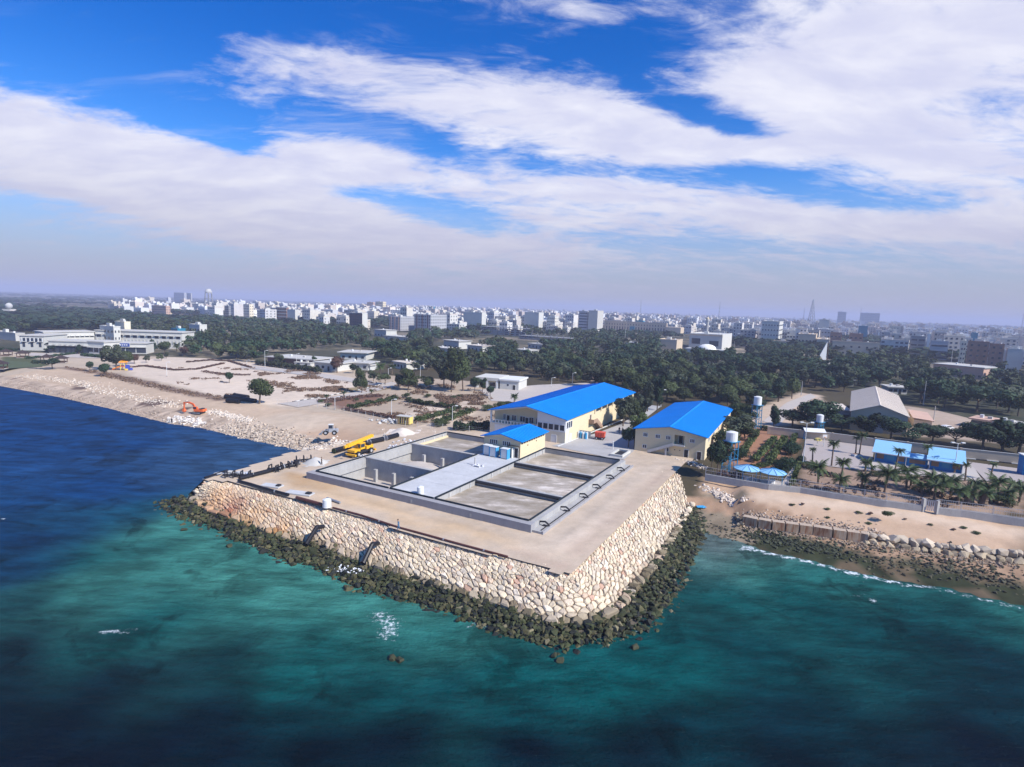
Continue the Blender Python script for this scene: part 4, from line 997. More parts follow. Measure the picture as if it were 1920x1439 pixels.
pipe_run('crest_pipe', [P(a, b, 4.2) for a, b in ((624, 952), (677, 966), (748, 989), (800, 1003), (865, 1021), (952, 1044))], .15, 'long thin dark pipe on the rock crest past the person in blue', m='rusty pipe')
pipe_run('feed_pipe', [P(a, b, 4.5) for a, b in ((449, 897), (500, 884), (560, 867))], .42, 'thick black feed pipe along the bay edge of the platform')
pipe_run('edge_pipe', [P(a, b, 4.4) for a, b in ((384, 896), (405, 889), (426, 882))], .2, 'thin black pipe lying at the tip of the platform')
pipe_run('offcut_pipe', [P(a, b, 4.25) for a, b in ((613, 934), (638, 943))], .2, 'short grey length of pipe lying on the sand behind the white crest tank', m='steel')
def outfall(a, b, lab):
    t = thing('outfall_pipe', lab, 'pipe', P(*a, 3.3)); o = np.array(t.location); q = [P(*a, 3.3) - o + np.array([.5, 1.6, -.5]), P(*a, 3.3) - o, P(*b, 1.3) - o]
    mb = MB(); pipe_elbow(mb, q, .36, 10); mb.build('pipe_body', 'black pipe', t)
    d = (q[2] - q[1]) / np.linalg.norm(q[2] - q[1]); MB().tube(q[2] - d * .2, q[2], .45, 10).build('pipe_collar', 'black pipe', t)
outfall((594, 989), (574, 1021), 'black outfall pipe down the boulders under the white crest tank')
outfall((698, 1021), (681, 1057), 'black outfall pipe down the boulders ending over the white splash')
# white splash where the second outfall lands
def splash():
    r = np.random.default_rng(3); mb = MB(); c = P(664, 1070, .35)
    for k in range(320):
        x, y = r.normal(0, 1.3), r.normal(0, .65); mb.ball((c[0] + x, c[1] + y, .32 + r.uniform(0, .35)), r.uniform(.05, .17), 5, 3, .7)
    o = mb.build('splash', 'plastic white'); tag(o, kind='stuff')
splash()
def frame_rack(p, rz, n, lab):
    t = thing('pipe_valve', lab, 'valve set', p, rz)
    for k in range(n):
        x = k * 1.5; mb = MB(); mb.path([(x, -.5, 0), (x, -.5, 1.35), (x, .5, 1.35), (x, .5, 0)], .13, 6); mb.ball((x, -.5, 1.35), .14, 6, 4); mb.ball((x, .5, 1.35), .14, 6, 4); mb.build('u_bend', 'dark', t)
    mb = MB(); mb.tube((-.6, 0, .55), (n * 1.5 - .6, 0, .55), .2, 8); mb.build('header_pipe', 'black pipe', t)
    for k in range(n): MB().tube((k * 1.5 + .7, 0, .5), (k * 1.5 + .7, 0, 1.05), .1, 6).build('valve_stem', 'steel', t)
frame_rack(P(556, 868, 4), R_(25), 3, 'pair of tall black pipe bends standing beside the pale sand heap')
frame_rack(P(507, 884, 4), R_(-10), 2, 'squat black valve frames half way along the feed pipe')
frame_rack(P(528, 880, 4), R_(40), 3, 'tangle of black pipe bends lying beside the feed pipe')
frame_rack(P(424, 896, 4), R_(5), 4, 'black gate valves in a row at the tip of the platform')
def plates():
    t = thing('sheet_pile', 'pale pile of flat sheets and tarps at the platform tip', 'sheets', P(438, 890, 4)); r = np.random.default_rng(5)
    for k in range(16): MB().obox((r.uniform(-3.2, 3.2), r.normal(0, .7), .05 + .035 * k), r.uniform(.9, 2), r.uniform(.6, 1.2), .05, r.uniform(-.5, .5) - .4).build('sheet', ('tarp', 'grey roof', 'pale roof')[k % 3], t)
plates()
for (px, py), s_, lab in (((510, 912), 2.0, 'pale concrete slab nearer the gate valves on the sand'), ((562, 926), 2.6, 'larger pale concrete slab beside the break in the crest pipe')):
    t = thing('ground_slab', lab, 'slab', P(px, py, 4.03), R_(-15)); MB().box(-s_, s_, -.9, .9, 0, .22).build('slab', 'deck concrete', t); MB().box(s_ * .55, s_ * .9, -.4, .4, .222, .5).build('hatch', 'dark', t)
def mound(name, px, py, r, h, lab, m='pale roof', sy=1.0):
    g = 18; V = []
    for j in range(g):
        for i in range(g):
            x, y = (i / (g - 1) - .5) * 2.6, (j / (g - 1) - .5) * 2.6; d = math.hypot(x, y); V.append((x * r, y * r * sy, max(-.2, h * max(0, 1 - d ** 1.3) + .12 * h * mnoise.noise(Vector((x * 2 + px, y * 2, 1))) - .05)))
    F = [(j * g + i, j * g + i + 1, (j + 1) * g + i + 1, (j + 1) * g + i) for j in range(g - 1) for i in range(g - 1)]
    o = MB().add(V, F).build(name, m, None, smooth=True, loc=tuple(P(px, py, 4.02))); tag(o, lab, 'heap')
mound('sand_heap', 592, 868, 2.6, 1.3, 'low pale sand heap outside the front corner of the basin', 'pale roof')
mound('sand_heap', 755, 812, 3.4, 1.5, 'pale sand heap at the far end of the black pipe string', 'rubble')
mound('sand_heap', 693, 858, 1.6, .7, 'little pale heap under the yellow crane beside the basin wall', 'tarp')

def big_pipes():
    segs = (((626, 846), (656, 838), 'thick black pipe with open end nearest the bay in the pipe string', 1), ((662, 836), (686, 830), 'second thick black pipe of the string behind the crane boom', 0), ((693, 829), (718, 823.5), 'third thick black pipe of the string beyond the crane', 0), ((724, 822), (745, 816), 'last thick black pipe of the string next to the sand heap', 0))
    for a, b, lab, cap in segs:
        A, B = P(*a, 4.6), P(*b, 4.6); t = thing('large_pipe', lab, 'pipe', A, group='thick black pipes laid end to end'); B = B - A
        mb = MB(); mb.tube((0, 0, 0), B, .62, 14); mb.build('pipe_body', 'black pipe', t)
        d = B / np.linalg.norm(B)
        MB().tube(-d * .1, d * .02, .66, 14).build('end_ring', 'leaf olive' if cap else 'steel', t)
        MB().tube(B - d * .02, B + d * .1, .66, 14).build('end_ring', 'steel', t)
    for k, (x, y) in enumerate(((659, 837), (689.5, 829.5), (721, 823))):
        t = thing('pipe_collar', ('white sack collar between the first two black pipes', 'white sack collar between the middle two black pipes', 'broad white sack collar between the last two black pipes')[k], 'collar', P(x, y, 4.0)); r = np.random.default_rng(k)
        for i in range(7): V, F = put_rock(np.array([r.normal(0, .5), r.normal(0, .5), .5 + r.uniform(-.3, .6)]), .5, int(r.integers(8, 16)), r, .7); link('sack', fastmesh('sack', V, F, 'pale roof'), t)
    # stack of pipes further along the shore
    for k, (a, b) in enumerate((((423, 744), (452, 747)), ((426, 751), (449, 753)), ((440, 741), (465, 745)), ((452, 748), (479, 752)))):
        A, B = P(*a, 4.6), P(*b, 4.6); t = thing('large_pipe', ('black pipe on the upper side of the shore stack', 'black pipe at the front of the shore stack', 'black pipe at the back of the shore stack', 'black pipe of the shore stack lying under the lone tree')[k], 'pipe', A, group='thick black pipes stacked by the shore tree')
        MB().tube((0, 0, 0), B - A, .75, 12).build('pipe_body', 'black pipe', t); MB().tube((0, 0, 0), (B - A) * -.02, .8, 12).build('end_ring', 'rim rubber', t)
big_pipes()

# ------------------------------------------------------------------ machines
def wheel(t, c, r, w, axis='y'):
    a = np.array(c, float); d = np.array([0, w / 2, 0]) if axis == 'y' else np.array([w / 2, 0, 0])
    o = MB().tube(a - d, a + d, r, 16).build('wheel', 'rubber', t); MB().tube(a - d * 1.04, a + d * 1.04, r * .5, 10).build('rim', 'galvanised', o); return o
def crane():
    """local +x is the front; stands between the pipes and the basin"""
    t = thing('mobile_crane', 'yellow four wheeled mobile crane with its boom lowered beside the basin wall', 'crane', P(676, 853, 4.02), math.atan2(-GU[1], -GU[0]) + R_(4))
    MB().box(-3.4, 3.2, -.95, .95, .75, 1.25).build('chassis', 'dark', t)
    MB().box(-3.3, -.9, -1.05, 1.05, 1.252, 2.0).build('engine_cover', 'crane yellow', t); MB().box(1.3, 3.3, -1.05, 1.05, 1.252, 1.75).build('front_body', 'crane yellow', t)
    for x in (-2.2, 2.2):
        for y in (-1.15, 1.15): wheel(t, (x, y, .72), .72, .55)
    for x in (-3.6, 3.4): MB().box(x - .2, x + .2, -1.5, 1.5, .5, .9).build('outrigger', 'crane yellow', t)
    MB().tube((0, 0, 1.25), (0, 0, 1.6), .95, 14).build('slew_ring', 'dark', t)
    o = MB().box(-1.6, .9, -1.0, .1, 1.602, 2.7).build('superstructure', 'crane yellow', t)
    c = MB().box(-.3, 1.3, .25, 1.1, 1.602, 3.0).build('cab', 'crane yellow', t); MB().box(1.302, 1.33, .35, 1.0, 2.0, 2.85).build('cab_window', 'glass', c); MB().box(-.15, 1.2, 1.102, 1.13, 2.05, 2.85).build('cab_window', 'glass', c)
    b = MB(); b.extrude([(-4.6, -.62, 3.35), (4.3, -.62, 2.55), (4.3, -.62, 3.3), (-4.6, -.62, 4.0)], (0, .75, 0)); b.build('boom', 'crane yellow', t)
    b = MB(); b.extrude([(4.3, -.5, 2.65), (5.2, -.5, 2.55), (5.2, -.5, 3.1), (4.3, -.5, 3.2)], (0, .5, 0)); bo = b.build('boom_head', 'crane yellow', t)
    MB().tube((5.0, -.25, 2.5), (5.0, -.25, 1.2), .05, 6).build('hoist_rope', 'dark', bo); MB().obox((5.0, -.25, .8), .35, .35, .4).build('hook_block', 'dark', bo)
    MB().tube((-1.0, -.25, 2.2), (1.8, -.25, 2.75), .16, 8).build('lift_cylinder', 'steel', t)
    MB().box(-2.6, -1.602, -1.0, 1.0, 1.65, 2.5).build('counterweight', 'dark', t)
crane()
def loader():
    t = thing('wheel_loader', 'white wheel loader with lowered bucket on the open sand', 'loader', P(619, 815, 4.0), R_(188)); t.scale = (.9, .9, .9)
    MB().box(-2.3, .3, -.75, .75, .8, 1.7).build('rear_body', 'galvanised', t); MB().box(.3, 1.6, -.5, .5, .75, 1.35).build('front_frame', 'galvanised', t)
    for x in (-1.35, 1.1):
        for y in (-.95, .95): wheel(t, (x, y, .7), .7, .5)
    c = MB().box(-.9, .35, -.65, .65, 1.702, 2.95).build('cab', 'steel', t)
    MB().box(.352, .38, -.55, .55, 1.9, 2.85).build('cab_window', 'glass', c)
    for y in (-.66, .66): MB().box(-.8, .25, min(y, y * 1.03), max(y, y * 1.03), 2.0, 2.85).build('cab_window', 'glass', c)
    MB().box(-1.0, .45, -.75, .75, 2.952, 3.06).build('cab_roof', 'white paint', c)
    for y in (-.4, .4): MB().extrude([(.3, y - .08, 1.5), (2.3, y - .08, .4), (2.3, y - .08, .65), (.3, y - .08, 1.8)], (0, .16, 0)).build('lift_arm', 'galvanised', t)
    MB().extrude([(2.2, -1.2, .1), (3.2, -1.2, .1), (2.5, -1.2, .35), (2.35, -1.2, .95), (2.1, -1.2, .95)], (0, 2.4, 0)).build('bucket', 'steel', t)
    MB().tube((-1.7, .3, 1.7), (-1.7, .3, 2.5), .07, 6).build('exhaust', 'dark', t)
loader()
def excavator():
    p = GH(372, 776); t = thing('excavator', 'orange tracked excavator reaching along the shore with its bucket down', 'excavator', p, R_(172)); t.scale = (.75, .75, .75)
    for y in (-1.25, 1.25):
        o = MB().extrude([(-2.0, y - .3, .12), (1.9, y - .3, .12), (2.2, y - .3, .5), (1.9, y - .3, .9), (-2.0, y - .3, .9), (-2.3, y - .3, .5)], (0, .6, 0)).build('track', 'dark', t)
        MB().box(-1.8, 1.7, y - .32, y + .32, .35, .7).build('track_frame', 'steel', o)
    MB().box(-.8, .8, -.95, .95, .4, 1.1).build('undercarriage', 'dark', t)
    MB().box(-2.6, 1.2, -1.35, 1.35, 1.102, 2.1).build('upper_body', 'orange paint', t)
    MB().box(-3.0, -2.602, -1.3, 1.3, 1.15, 2.15).build('counterweight', 'orange paint', t); MB().box(-2.4, -1.1, -1.1, 1.1, 2.102, 2.4).build('engine_hood', 'dark', t)
    c = MB().box(-.2, 1.5, .35, 1.3, 2.102, 3.1).build('cab', 'orange paint', t); MB().box(1.502, 1.53, .45, 1.2, 2.2, 3.0).build('cab_window', 'glass', c); MB().box(-.1, 1.4, 1.302, 1.33, 2.2, 3.0).build('cab_window', 'glass', c)
    pts = [(.9, 1.7), (2.2, 3.9), (4.2, 4.6), (6.3, 4.2)]
    for (x0, z0), (x1, z1), th in zip(pts[:-1], pts[1:], (.62, .7, .5)):
        d = np.array([x1 - x0, 0, z1 - z0]); d /= np.linalg.norm(d); n = np.array([-d[2], 0, d[0]]) * th / 2; a = np.array([x0, -.3, z0]); b = np.array([x1, -.3, z1])
        MB().extrude([a - n, b - n * .9, b + n * .9, a + n], (0, .5, 0)).build('boom', 'orange paint', t)
    MB().extrude([(6.05, -.25, 4.7), (6.7, -.25, 4.6), (6.75, -.25, 1.6), (6.45, -.25, 1.6)], (0, .42, 0)).build('arm', 'orange paint', t)
    MB().extrude([(6.3, -.6, 1.7), (7.1, -.6, 1.5), (6.9, -.6, .6), (6.2, -.6, .35), (5.9, -.6, .9)], (0, 1.2, 0)).build('bucket', 'orange paint', t)
    MB().tube((1.4, -.05, 2.0), (3.0, -.05, 3.9), .12, 6).build('ram', 'steel', t); MB().tube((4.0, -.05, 4.95), (6.1, -.05, 4.7), .12, 6).build('ram', 'steel', t)
excavator()
def dumper():
    t = thing('red_skip_trailer', 'red box trailer parked on the concrete yard beside the long hall', 'trailer', P(1125, 824, 4.05), R_(-20))
    MB().extrude([(-1.2, -1.0, .7), (1.2, -1.0, .7), (1.35, -1.1, 2.1), (-1.35, -1.1, 2.1)], (0, 2.0, 0)).build('body', 'red paint', t)
    for x in (-.7, 0, .7): MB().box(x - .05, x + .05, -1.16, -1.05, .75, 2.05).build('side_rib', 'red paint', t)
    MB().box(-1.3, 1.3, -.9, .9, .45, .698).build('chassis', 'dark', t)
    for x in (-.8, .8):
        for y in (-1, 1): wheel(t, (x, y, .42), .42, .25)
    MB().tube((-1.3, 0, .5), (-2.6, 0, .45), .07, 6).build('drawbar', 'steel', t)
dumper()
def yellow_cabin():
    t = thing('site_cabin', 'yellow site cabin with dark doors at the edge of the sand field', 'cabin', P(759, 795, 4.0), R_(-18))
    MB().box(-2.1, 2.1, -1.1, 1.1, .15, 2.3).build('body', 'yellow panel', t)
    for k in range(5): MB().box(-1.9 + k * .78, -1.4 + k * .78, -1.14, -1.102, .3, 2.1).build('door', 'dark' if k % 2 else 'brown soil', t)
    MB().box(-2.25, 2.25, -1.25, 1.25, 2.302, 2.42).build('roof', 'pale roof', t); MB().box(-2.0, 2.0, -1.0, 1.0, 0, .148).build('skid', 'dark', t)
yellow_cabin()
sack_heap('scrap_heap', P(728, 792, 4.0), 26, 1.9, 'long grey scrap heap beside the yellow cabin', 'grey roof', .6)
sack_heap('scrap_heap', P(697, 788, 4.0), 6, 1.0, 'small grey scrap heap further from the yellow cabin', 'grey roof', .4)

# ------------------------------------------------------------------ people
def person(p, rz, lab, shirt, legs, lean=0.0, stride=.12):
    """one skinned body, clothes as slightly fuller shells"""
    J = dict(pel=(0, 0, .94), sp=(lean * .3, 0, 1.18), ch=(lean * .6, 0, 1.40), nk=(lean * .75, 0, 1.52), hd=(lean * .85, 0, 1.60), ht=(lean * .9, 0, 1.74))
    for s, n in ((-1, 'r'), (1, 'l')):
        J['sh' + n] = (lean * .6, s * .19, 1.42); J['el' + n] = (lean * .6 + .04 * s, s * .26, 1.14); J['wr' + n] = (lean * .6 + .10 * s + .05, s * .24, .90); J['ha' + n] = (lean * .6 + .10 * s + .07, s * .235, .80)
        J['hp' + n] = (0, s * .10, .90); J['kn' + n] = (s * stride * .6 + .03, s * .11, .50); J['an' + n] = (s * stride, s * .11, .09); J['to' + n] = (s * stride + .17, s * .12, .04)
    body = dict(E=[('pel', 'sp'), ('sp', 'ch'), ('ch', 'nk'), ('nk', 'hd'), ('hd', 'ht')] + [e for n in 'rl' for e in (('ch', 'sh' + n), ('sh' + n, 'el' + n), ('el' + n, 'wr' + n), ('wr' + n, 'ha' + n), ('pel', 'hp' + n), ('hp' + n, 'kn' + n), ('kn' + n, 'an' + n), ('an' + n, 'to' + n))],
                R=dict(pel=.14, sp=.125, ch=.14, nk=.055, hd=.09, ht=.075, sh=.06, el=.045, wr=.032, ha=.04, hp=.085, kn=.06, an=.045, to=.04))
    def grow(name, E, grow_, m, parent):
        names = []
        for e in E:
            for x in e:
                if x not in names: names.append(x)
        me = bpy.data.meshes.new(name); me.from_pydata([J[n] for n in names], [(names.index(a), names.index(b)) for a, b in E], []); me.update()
        o = bpy.data.objects.new(name, me); COL.objects.link(o); o.parent = parent
        md = o.modifiers.new('skin', 'SKIN'); md.use_smooth_shade = True
        sv = me.skin_vertices[0].data
        for i, n in enumerate(names):
            r = body['R'].get(n, body['R'].get(n[:2], .05)) * grow_; sv[i].radius = (r, r); sv[i].use_root = (i == 0)
        sub = o.modifiers.new('sub', 'SUBSURF'); sub.levels = 1; sub.render_levels = 1; me.materials.append(MATS[m]); return o
    t = thing('person', lab, 'person', p, rz)
    grow('body', body['E'], 1.0, 'skin', t)
    grow('shirt', [('pel', 'sp'), ('sp', 'ch')] + [e for n in 'rl' for e in (('ch', 'sh' + n), ('sh' + n, 'el' + n), ('el' + n, 'wr' + n))], 1.22, shirt, t)
    grow('trousers', [('sp', 'pel')] + [e for n in 'rl' for e in (('pel', 'hp' + n), ('hp' + n, 'kn' + n), ('kn' + n, 'an' + n))], 1.2, legs, t)
    MB().ball((J['ht'][0] - .01, 0, 1.69), .105, 10, 6, 1.0).build('hair', 'hair', t)
person(P(747.5, 994, 4.15), R_(200), 'person in blue work clothes walking on the crest of the boulders', 'cloth blue', 'cloth blue', .15, .2)
person(GH(322, 794), R_(100), 'person in dark clothes standing at the water edge below the orange excavator', 'cloth dark', 'cloth dark')
person(P(1161, 812, 4.05), R_(250), 'person in dark clothes on the yard nearer the road kerb', 'cloth navy', 'cloth dark')
person(P(1167, 813, 4.05), R_(250), 'person in dark clothes on the yard closer to the roadside trees', 'cloth dark', 'cloth navy')
person(P(603, 872, 4.05), R_(20), 'person in brown clothes outside the front corner of the basin wall', 'brown wood', 'cloth dark')
# ------------------------------------------------------------------ foliage
def leaf_cloud(blobs, n, size, r, inner=.55):
    w = np.array([b[3] ** 2 for b in blobs]); w = w / w.sum(); k = r.choice(len(blobs), n, p=w); B = np.array(blobs)[k]
    d = r.normal(size=(n, 3)); d /= np.linalg.norm(d, axis=1)[:, None]
    rad = B[:, 3] * (inner + (1.06 - inner) * r.random(n) ** .5)
    flat = B[:, 4] if B.shape[1] > 4 else np.ones(n)
    c = B[:, :3] + d * rad[:, None] * np.stack([np.ones(n), np.ones(n), flat], 1)
    nr = d * 1.5 + r.normal(size=(n, 3)) * .55; nr /= np.linalg.norm(nr, axis=1)[:, None]
    a = np.cross(nr, r.normal(size=(n, 3))); a /= np.linalg.norm(a, axis=1)[:, None]; b = np.cross(nr, a)
    s = size * r.uniform(.6, 1.35, n)[:, None]; a = a * s; b = b * s * .75
    V = np.stack([c - a, c - b * .9 + a * .1, c + a, c + b], 1).reshape(-1, 3)
    return V, np.arange(4 * n).reshape(n, 4)
def crown_blobs(kind, r):
    if kind == 'round': return [(0, 0, .62, .30, .95)] + [(r.uniform(-.2, .2), r.uniform(-.2, .2), r.uniform(.45, .82), r.uniform(.13, .22), 1) for _ in range(9)]
    if kind == 'tall': return [(r.normal(0, .07), r.normal(0, .07), z, .17 - abs(z - .6) * .12, 1.1) for z in np.linspace(.32, .88, 9)] + [(r.uniform(-.16, .16), r.uniform(-.16, .16), r.uniform(.35, .8), .11, 1) for _ in range(6)]
    if kind == 'wide': return [(r.normal(0, .26), r.normal(0, .26), r.uniform(.55, .82), r.uniform(.15, .25), .75) for _ in range(11)]
    if kind == 'ragged': return [(r.normal(0, .17), r.normal(0, .17), r.uniform(.35, .88), r.uniform(.10, .20), 1) for _ in range(13)]
    if kind == 'low': return [(r.uniform(-.32, .32), r.uniform(-.32, .32), r.uniform(.3, .6), r.uniform(.25, .38), .8) for _ in range(7)]
def trunk_mesh(r, crown='round'):
    mb = MB(); h = .5 if crown != 'low' else .25; p = np.array([0, 0, -.03]); q = np.array([r.normal(0, .02), r.normal(0, .02), h * .7])
    mb.tube(p, q, .028, 7, .020)
    for k in range(5):
        a = k * 1.26 + r.uniform(-.3, .3); e = q + np.array([math.cos(a) * r.uniform(.1, .2), math.sin(a) * r.uniform(.1, .2), r.uniform(.12, .3)]); mb.tube(q, e, .016, 5, .006)
    return mb.mesh('trunk', 'trunk')
TREES = {}
def tree_proto(key, kind, leafmat, n, size, seed):
    r = np.random.default_rng(seed); V, Q = leaf_cloud(crown_blobs(kind, r), n, size, r)
    TREES[key] = (fastmesh('crown', V, Q, leafmat), trunk_mesh(r, kind))
for i, (kind, m) in enumerate((('round', 'leaf olive'), ('tall', 'leaf dark'), ('wide', 'leaf olive'), ('ragged', 'leaf grey'), ('round', 'leaf dark'), ('ragged', 'leaf olive'), ('wide', 'leaf dark'), ('tall', 'leaf grey'), ('round', 'leaf reddish'), ('ragged', 'leaf light'), ('low', 'leaf topiary'), ('low', 'leaf olive'))):
    tree_proto('n%d' % i, kind, m, 2600, .034, 20 + i)
    tree_proto('m%d' % i, kind, m, 1000, .052, 40 + i)
def tree(name, key, p, h, wide, lab, cat='tree', group=None):
    cr, tr = TREES[key]; t = thing(name, lab, cat, p, random.uniform(0, 6.28), group); t.scale = (h * wide, h * wide, h)
    link('trunk', tr, t); link('crown', cr, t); return t

# palms: arching feather fronds or stiff fans on a ringed trunk
def frond(mb, L, az, rise, droop, w, n=7, fan=False):
    ca, sa = math.cos(az), math.sin(az); P_ = []
    for i in range(n + 1):
        s = i / n; x = L * s * (1 - .18 * s * droop); z = L * (rise * s - droop * s * s)
        P_.append(np.array([ca * x, sa * x, z]))
    side = np.array([-sa, ca, 0])
    if fan:
        tip = P_[2]; V = [tip]; k = 9
        for j in range(k + 1):
            a = -1.25 + 2.5 * j / k; rr = L * (.62 if j % 2 else .46); d = np.array([ca, sa, -.12 + rise * .5]) * math.cos(a) + side * math.sin(a); V.append(tip + d * rr + np.array([0, 0, -.10 * L * abs(a)]))
        F = [(0, j + 1, j + 2) for j in range(k)]; mb.add(V, F); mb.tube((0, 0, 0), tip, L * .012, 3); return
    for i in range(n):
        a, b = P_[i], P_[i + 1]; f = math.sin(math.pi * min(1, .18 + .86 * (i + .5) / n)) * w
        for sg in (-1, 1):
            t1 = a + side * sg * f + np.array([ca, sa, 0]) * f * .55 + np.array([0, 0, -f * .55]); mid = (a + b) / 2
            mb.add([a, mid, t1], [(0, 1, 2)] if sg > 0 else [(0, 2, 1)]); t2 = mid + side * sg * f + np.array([ca, sa, 0]) * f * .55 + np.array([0, 0, -f * .5]); mb.add([mid, b, t2], [(0, 1, 2)] if sg > 0 else [(0, 2, 1)])
def palm_proto(key, fan, seed, nf, L, thick):
    r = np.random.default_rng(seed); c = MB()
    for k in range(nf):
        u = (k + .5) / nf; frond(c, L * r.uniform(.85, 1.1), k * 2.4 + r.uniform(-.2, .2), (1.15 - 1.35 * u if not fan else .9 - 1.3 * u), r.uniform(.45, .75) if not fan else .1, L * .24, fan=fan)
    mb = MB(); z = 0
    for k in range(6): mb.tube((.02 * math.sin(k), 0, k / 6), (.02 * math.sin(k + 1), 0, (k + 1) / 6), thick * (1.25 - .07 * k), 7, thick * (1.0 - .05 * k))
    TREES[key] = (c.mesh('crown', 'palm leaf'), mb.mesh('trunk', 'palm trunk'))
for k in range(3): palm_proto('feather%d' % k, False, k, 34, 3.1, .20)
for k in range(2): palm_proto('fan%d' % k, False, 9 + k, 30, 1.55, .17)
palm_proto('stout', False, 15, 34, 2.3, .75)
def palm(key, p, trunk_h, cs, lab, group=None):
    cr, tr = TREES[key]; t = thing('palm_tree', lab, 'palm', p, random.uniform(0, 6.28), group); t.rotation_euler = (random.uniform(-.1, .1), random.uniform(-.1, .1), t.rotation_euler[2])
    link('trunk', tr, t, sc=(1, 1, trunk_h)); link('crown', cr, t, loc=(.02 * math.sin(6), 0, trunk_h), sc=(cs * random.uniform(.85, 1.15), cs * random.uniform(.85, 1.15), cs * random.uniform(.8, 1.25))); return t
FG = 'feathery palms in the sandy bed behind the beach fence'; FL = 'feathery palm among the many in the sandy bed behind the beach fence'
for i, (px, py, top) in enumerate(((1534, 906, 856), (1572, 924, 880), (1579, 893, 851), (1614, 917, 877), (1622, 884, 855), (1658, 924, 862), (1699, 917, 857), (1707, 914, 885), (1744, 926, 872), (1750, 940, 890), (1782, 930, 882), (1796, 947, 900), (1871, 934, 882), (1897, 930, 892), (1911, 941, 897), (1728, 935, 893), (1766, 934, 886), (1852, 938, 898), (1826, 930, 890), (1886, 945, 905))):
    p = P(px, py, 4); h = tall(px, py, top); palm('feather%d' % (i % 3), p, max(1.0, h * .6), max(.62, min(1.0, h / 6.4)), FL, FG)
palm('stout', P(1816, 944, 4), 2.6, .9, 'stout date palm with thick shaggy trunk, the one closer to the beach gate'); palm('stout', P(1842, 947, 4), 2.7, 1.0, 'stout date palm with thick shaggy trunk, the one further from the beach gate')
NG = 'slim fan palms round the blue kiosks'
for i, (px, py, top, lab) in enumerate(((1523, 869, 839, 'short fan palm with thick dark trunk at the edge of the tiled court'), (1559, 874, 827, 'tall slim fan palm standing alone on the tiled court'), (1677, 886, 839, 'slim fan palm in front of the first blue kiosk'), (1635, 884, 875, 'tiny fan palm in front of the first blue kiosk'), (1737, 877, 832, 'tall slim fan palm at the corner of the second blue kiosk'), (1752, 880, 857, 'small fan palm in front of the second blue kiosk'), (1789, 888, 868, 'small fan palm below the lamp at the second blue kiosk'), (1809, 902, 868, 'slim fan palm at the road end of the second blue kiosk'), (1856, 900, 866, 'slim fan palm beside the road past the kiosks'), (1604, 852, 818, 'thin tall palm trunk beside the white planter on the court'), (1611, 853, 812, 'taller leaning palm beside the white planter on the court'))):
    h = tall(px, py, top); palm('fan%d' % (i % 2), P(px, py, 4), h * .88, max(.7, min(1.15, h / 5.5)), lab, NG)
for i, (px, py, top, lab) in enumerate(((612, 750, 737, 'young date palm by the kerb above the sand field'), (645, 744, 731, 'young date palm between the kerb and the brown bed'), (697, 741, 728, 'young date palm at the far corner of the brown bed'), (964, 757, 734, 'dark date palm behind the long hall roof'), (712, 703, 676, 'tall grey date palm in the garden of the low white houses'), (735, 702, 678, 'tall grey date palm next to the street lamp in the garden'), (1029, 706, 682, 'date palm beyond the white villa'), (331, 660, 640, 'palm at the end of the long white hotel'))):
    h = tall(px, py, top); palm('feather%d' % (i % 3), P(px, py, 4), h * .6, h / 6.5, lab)

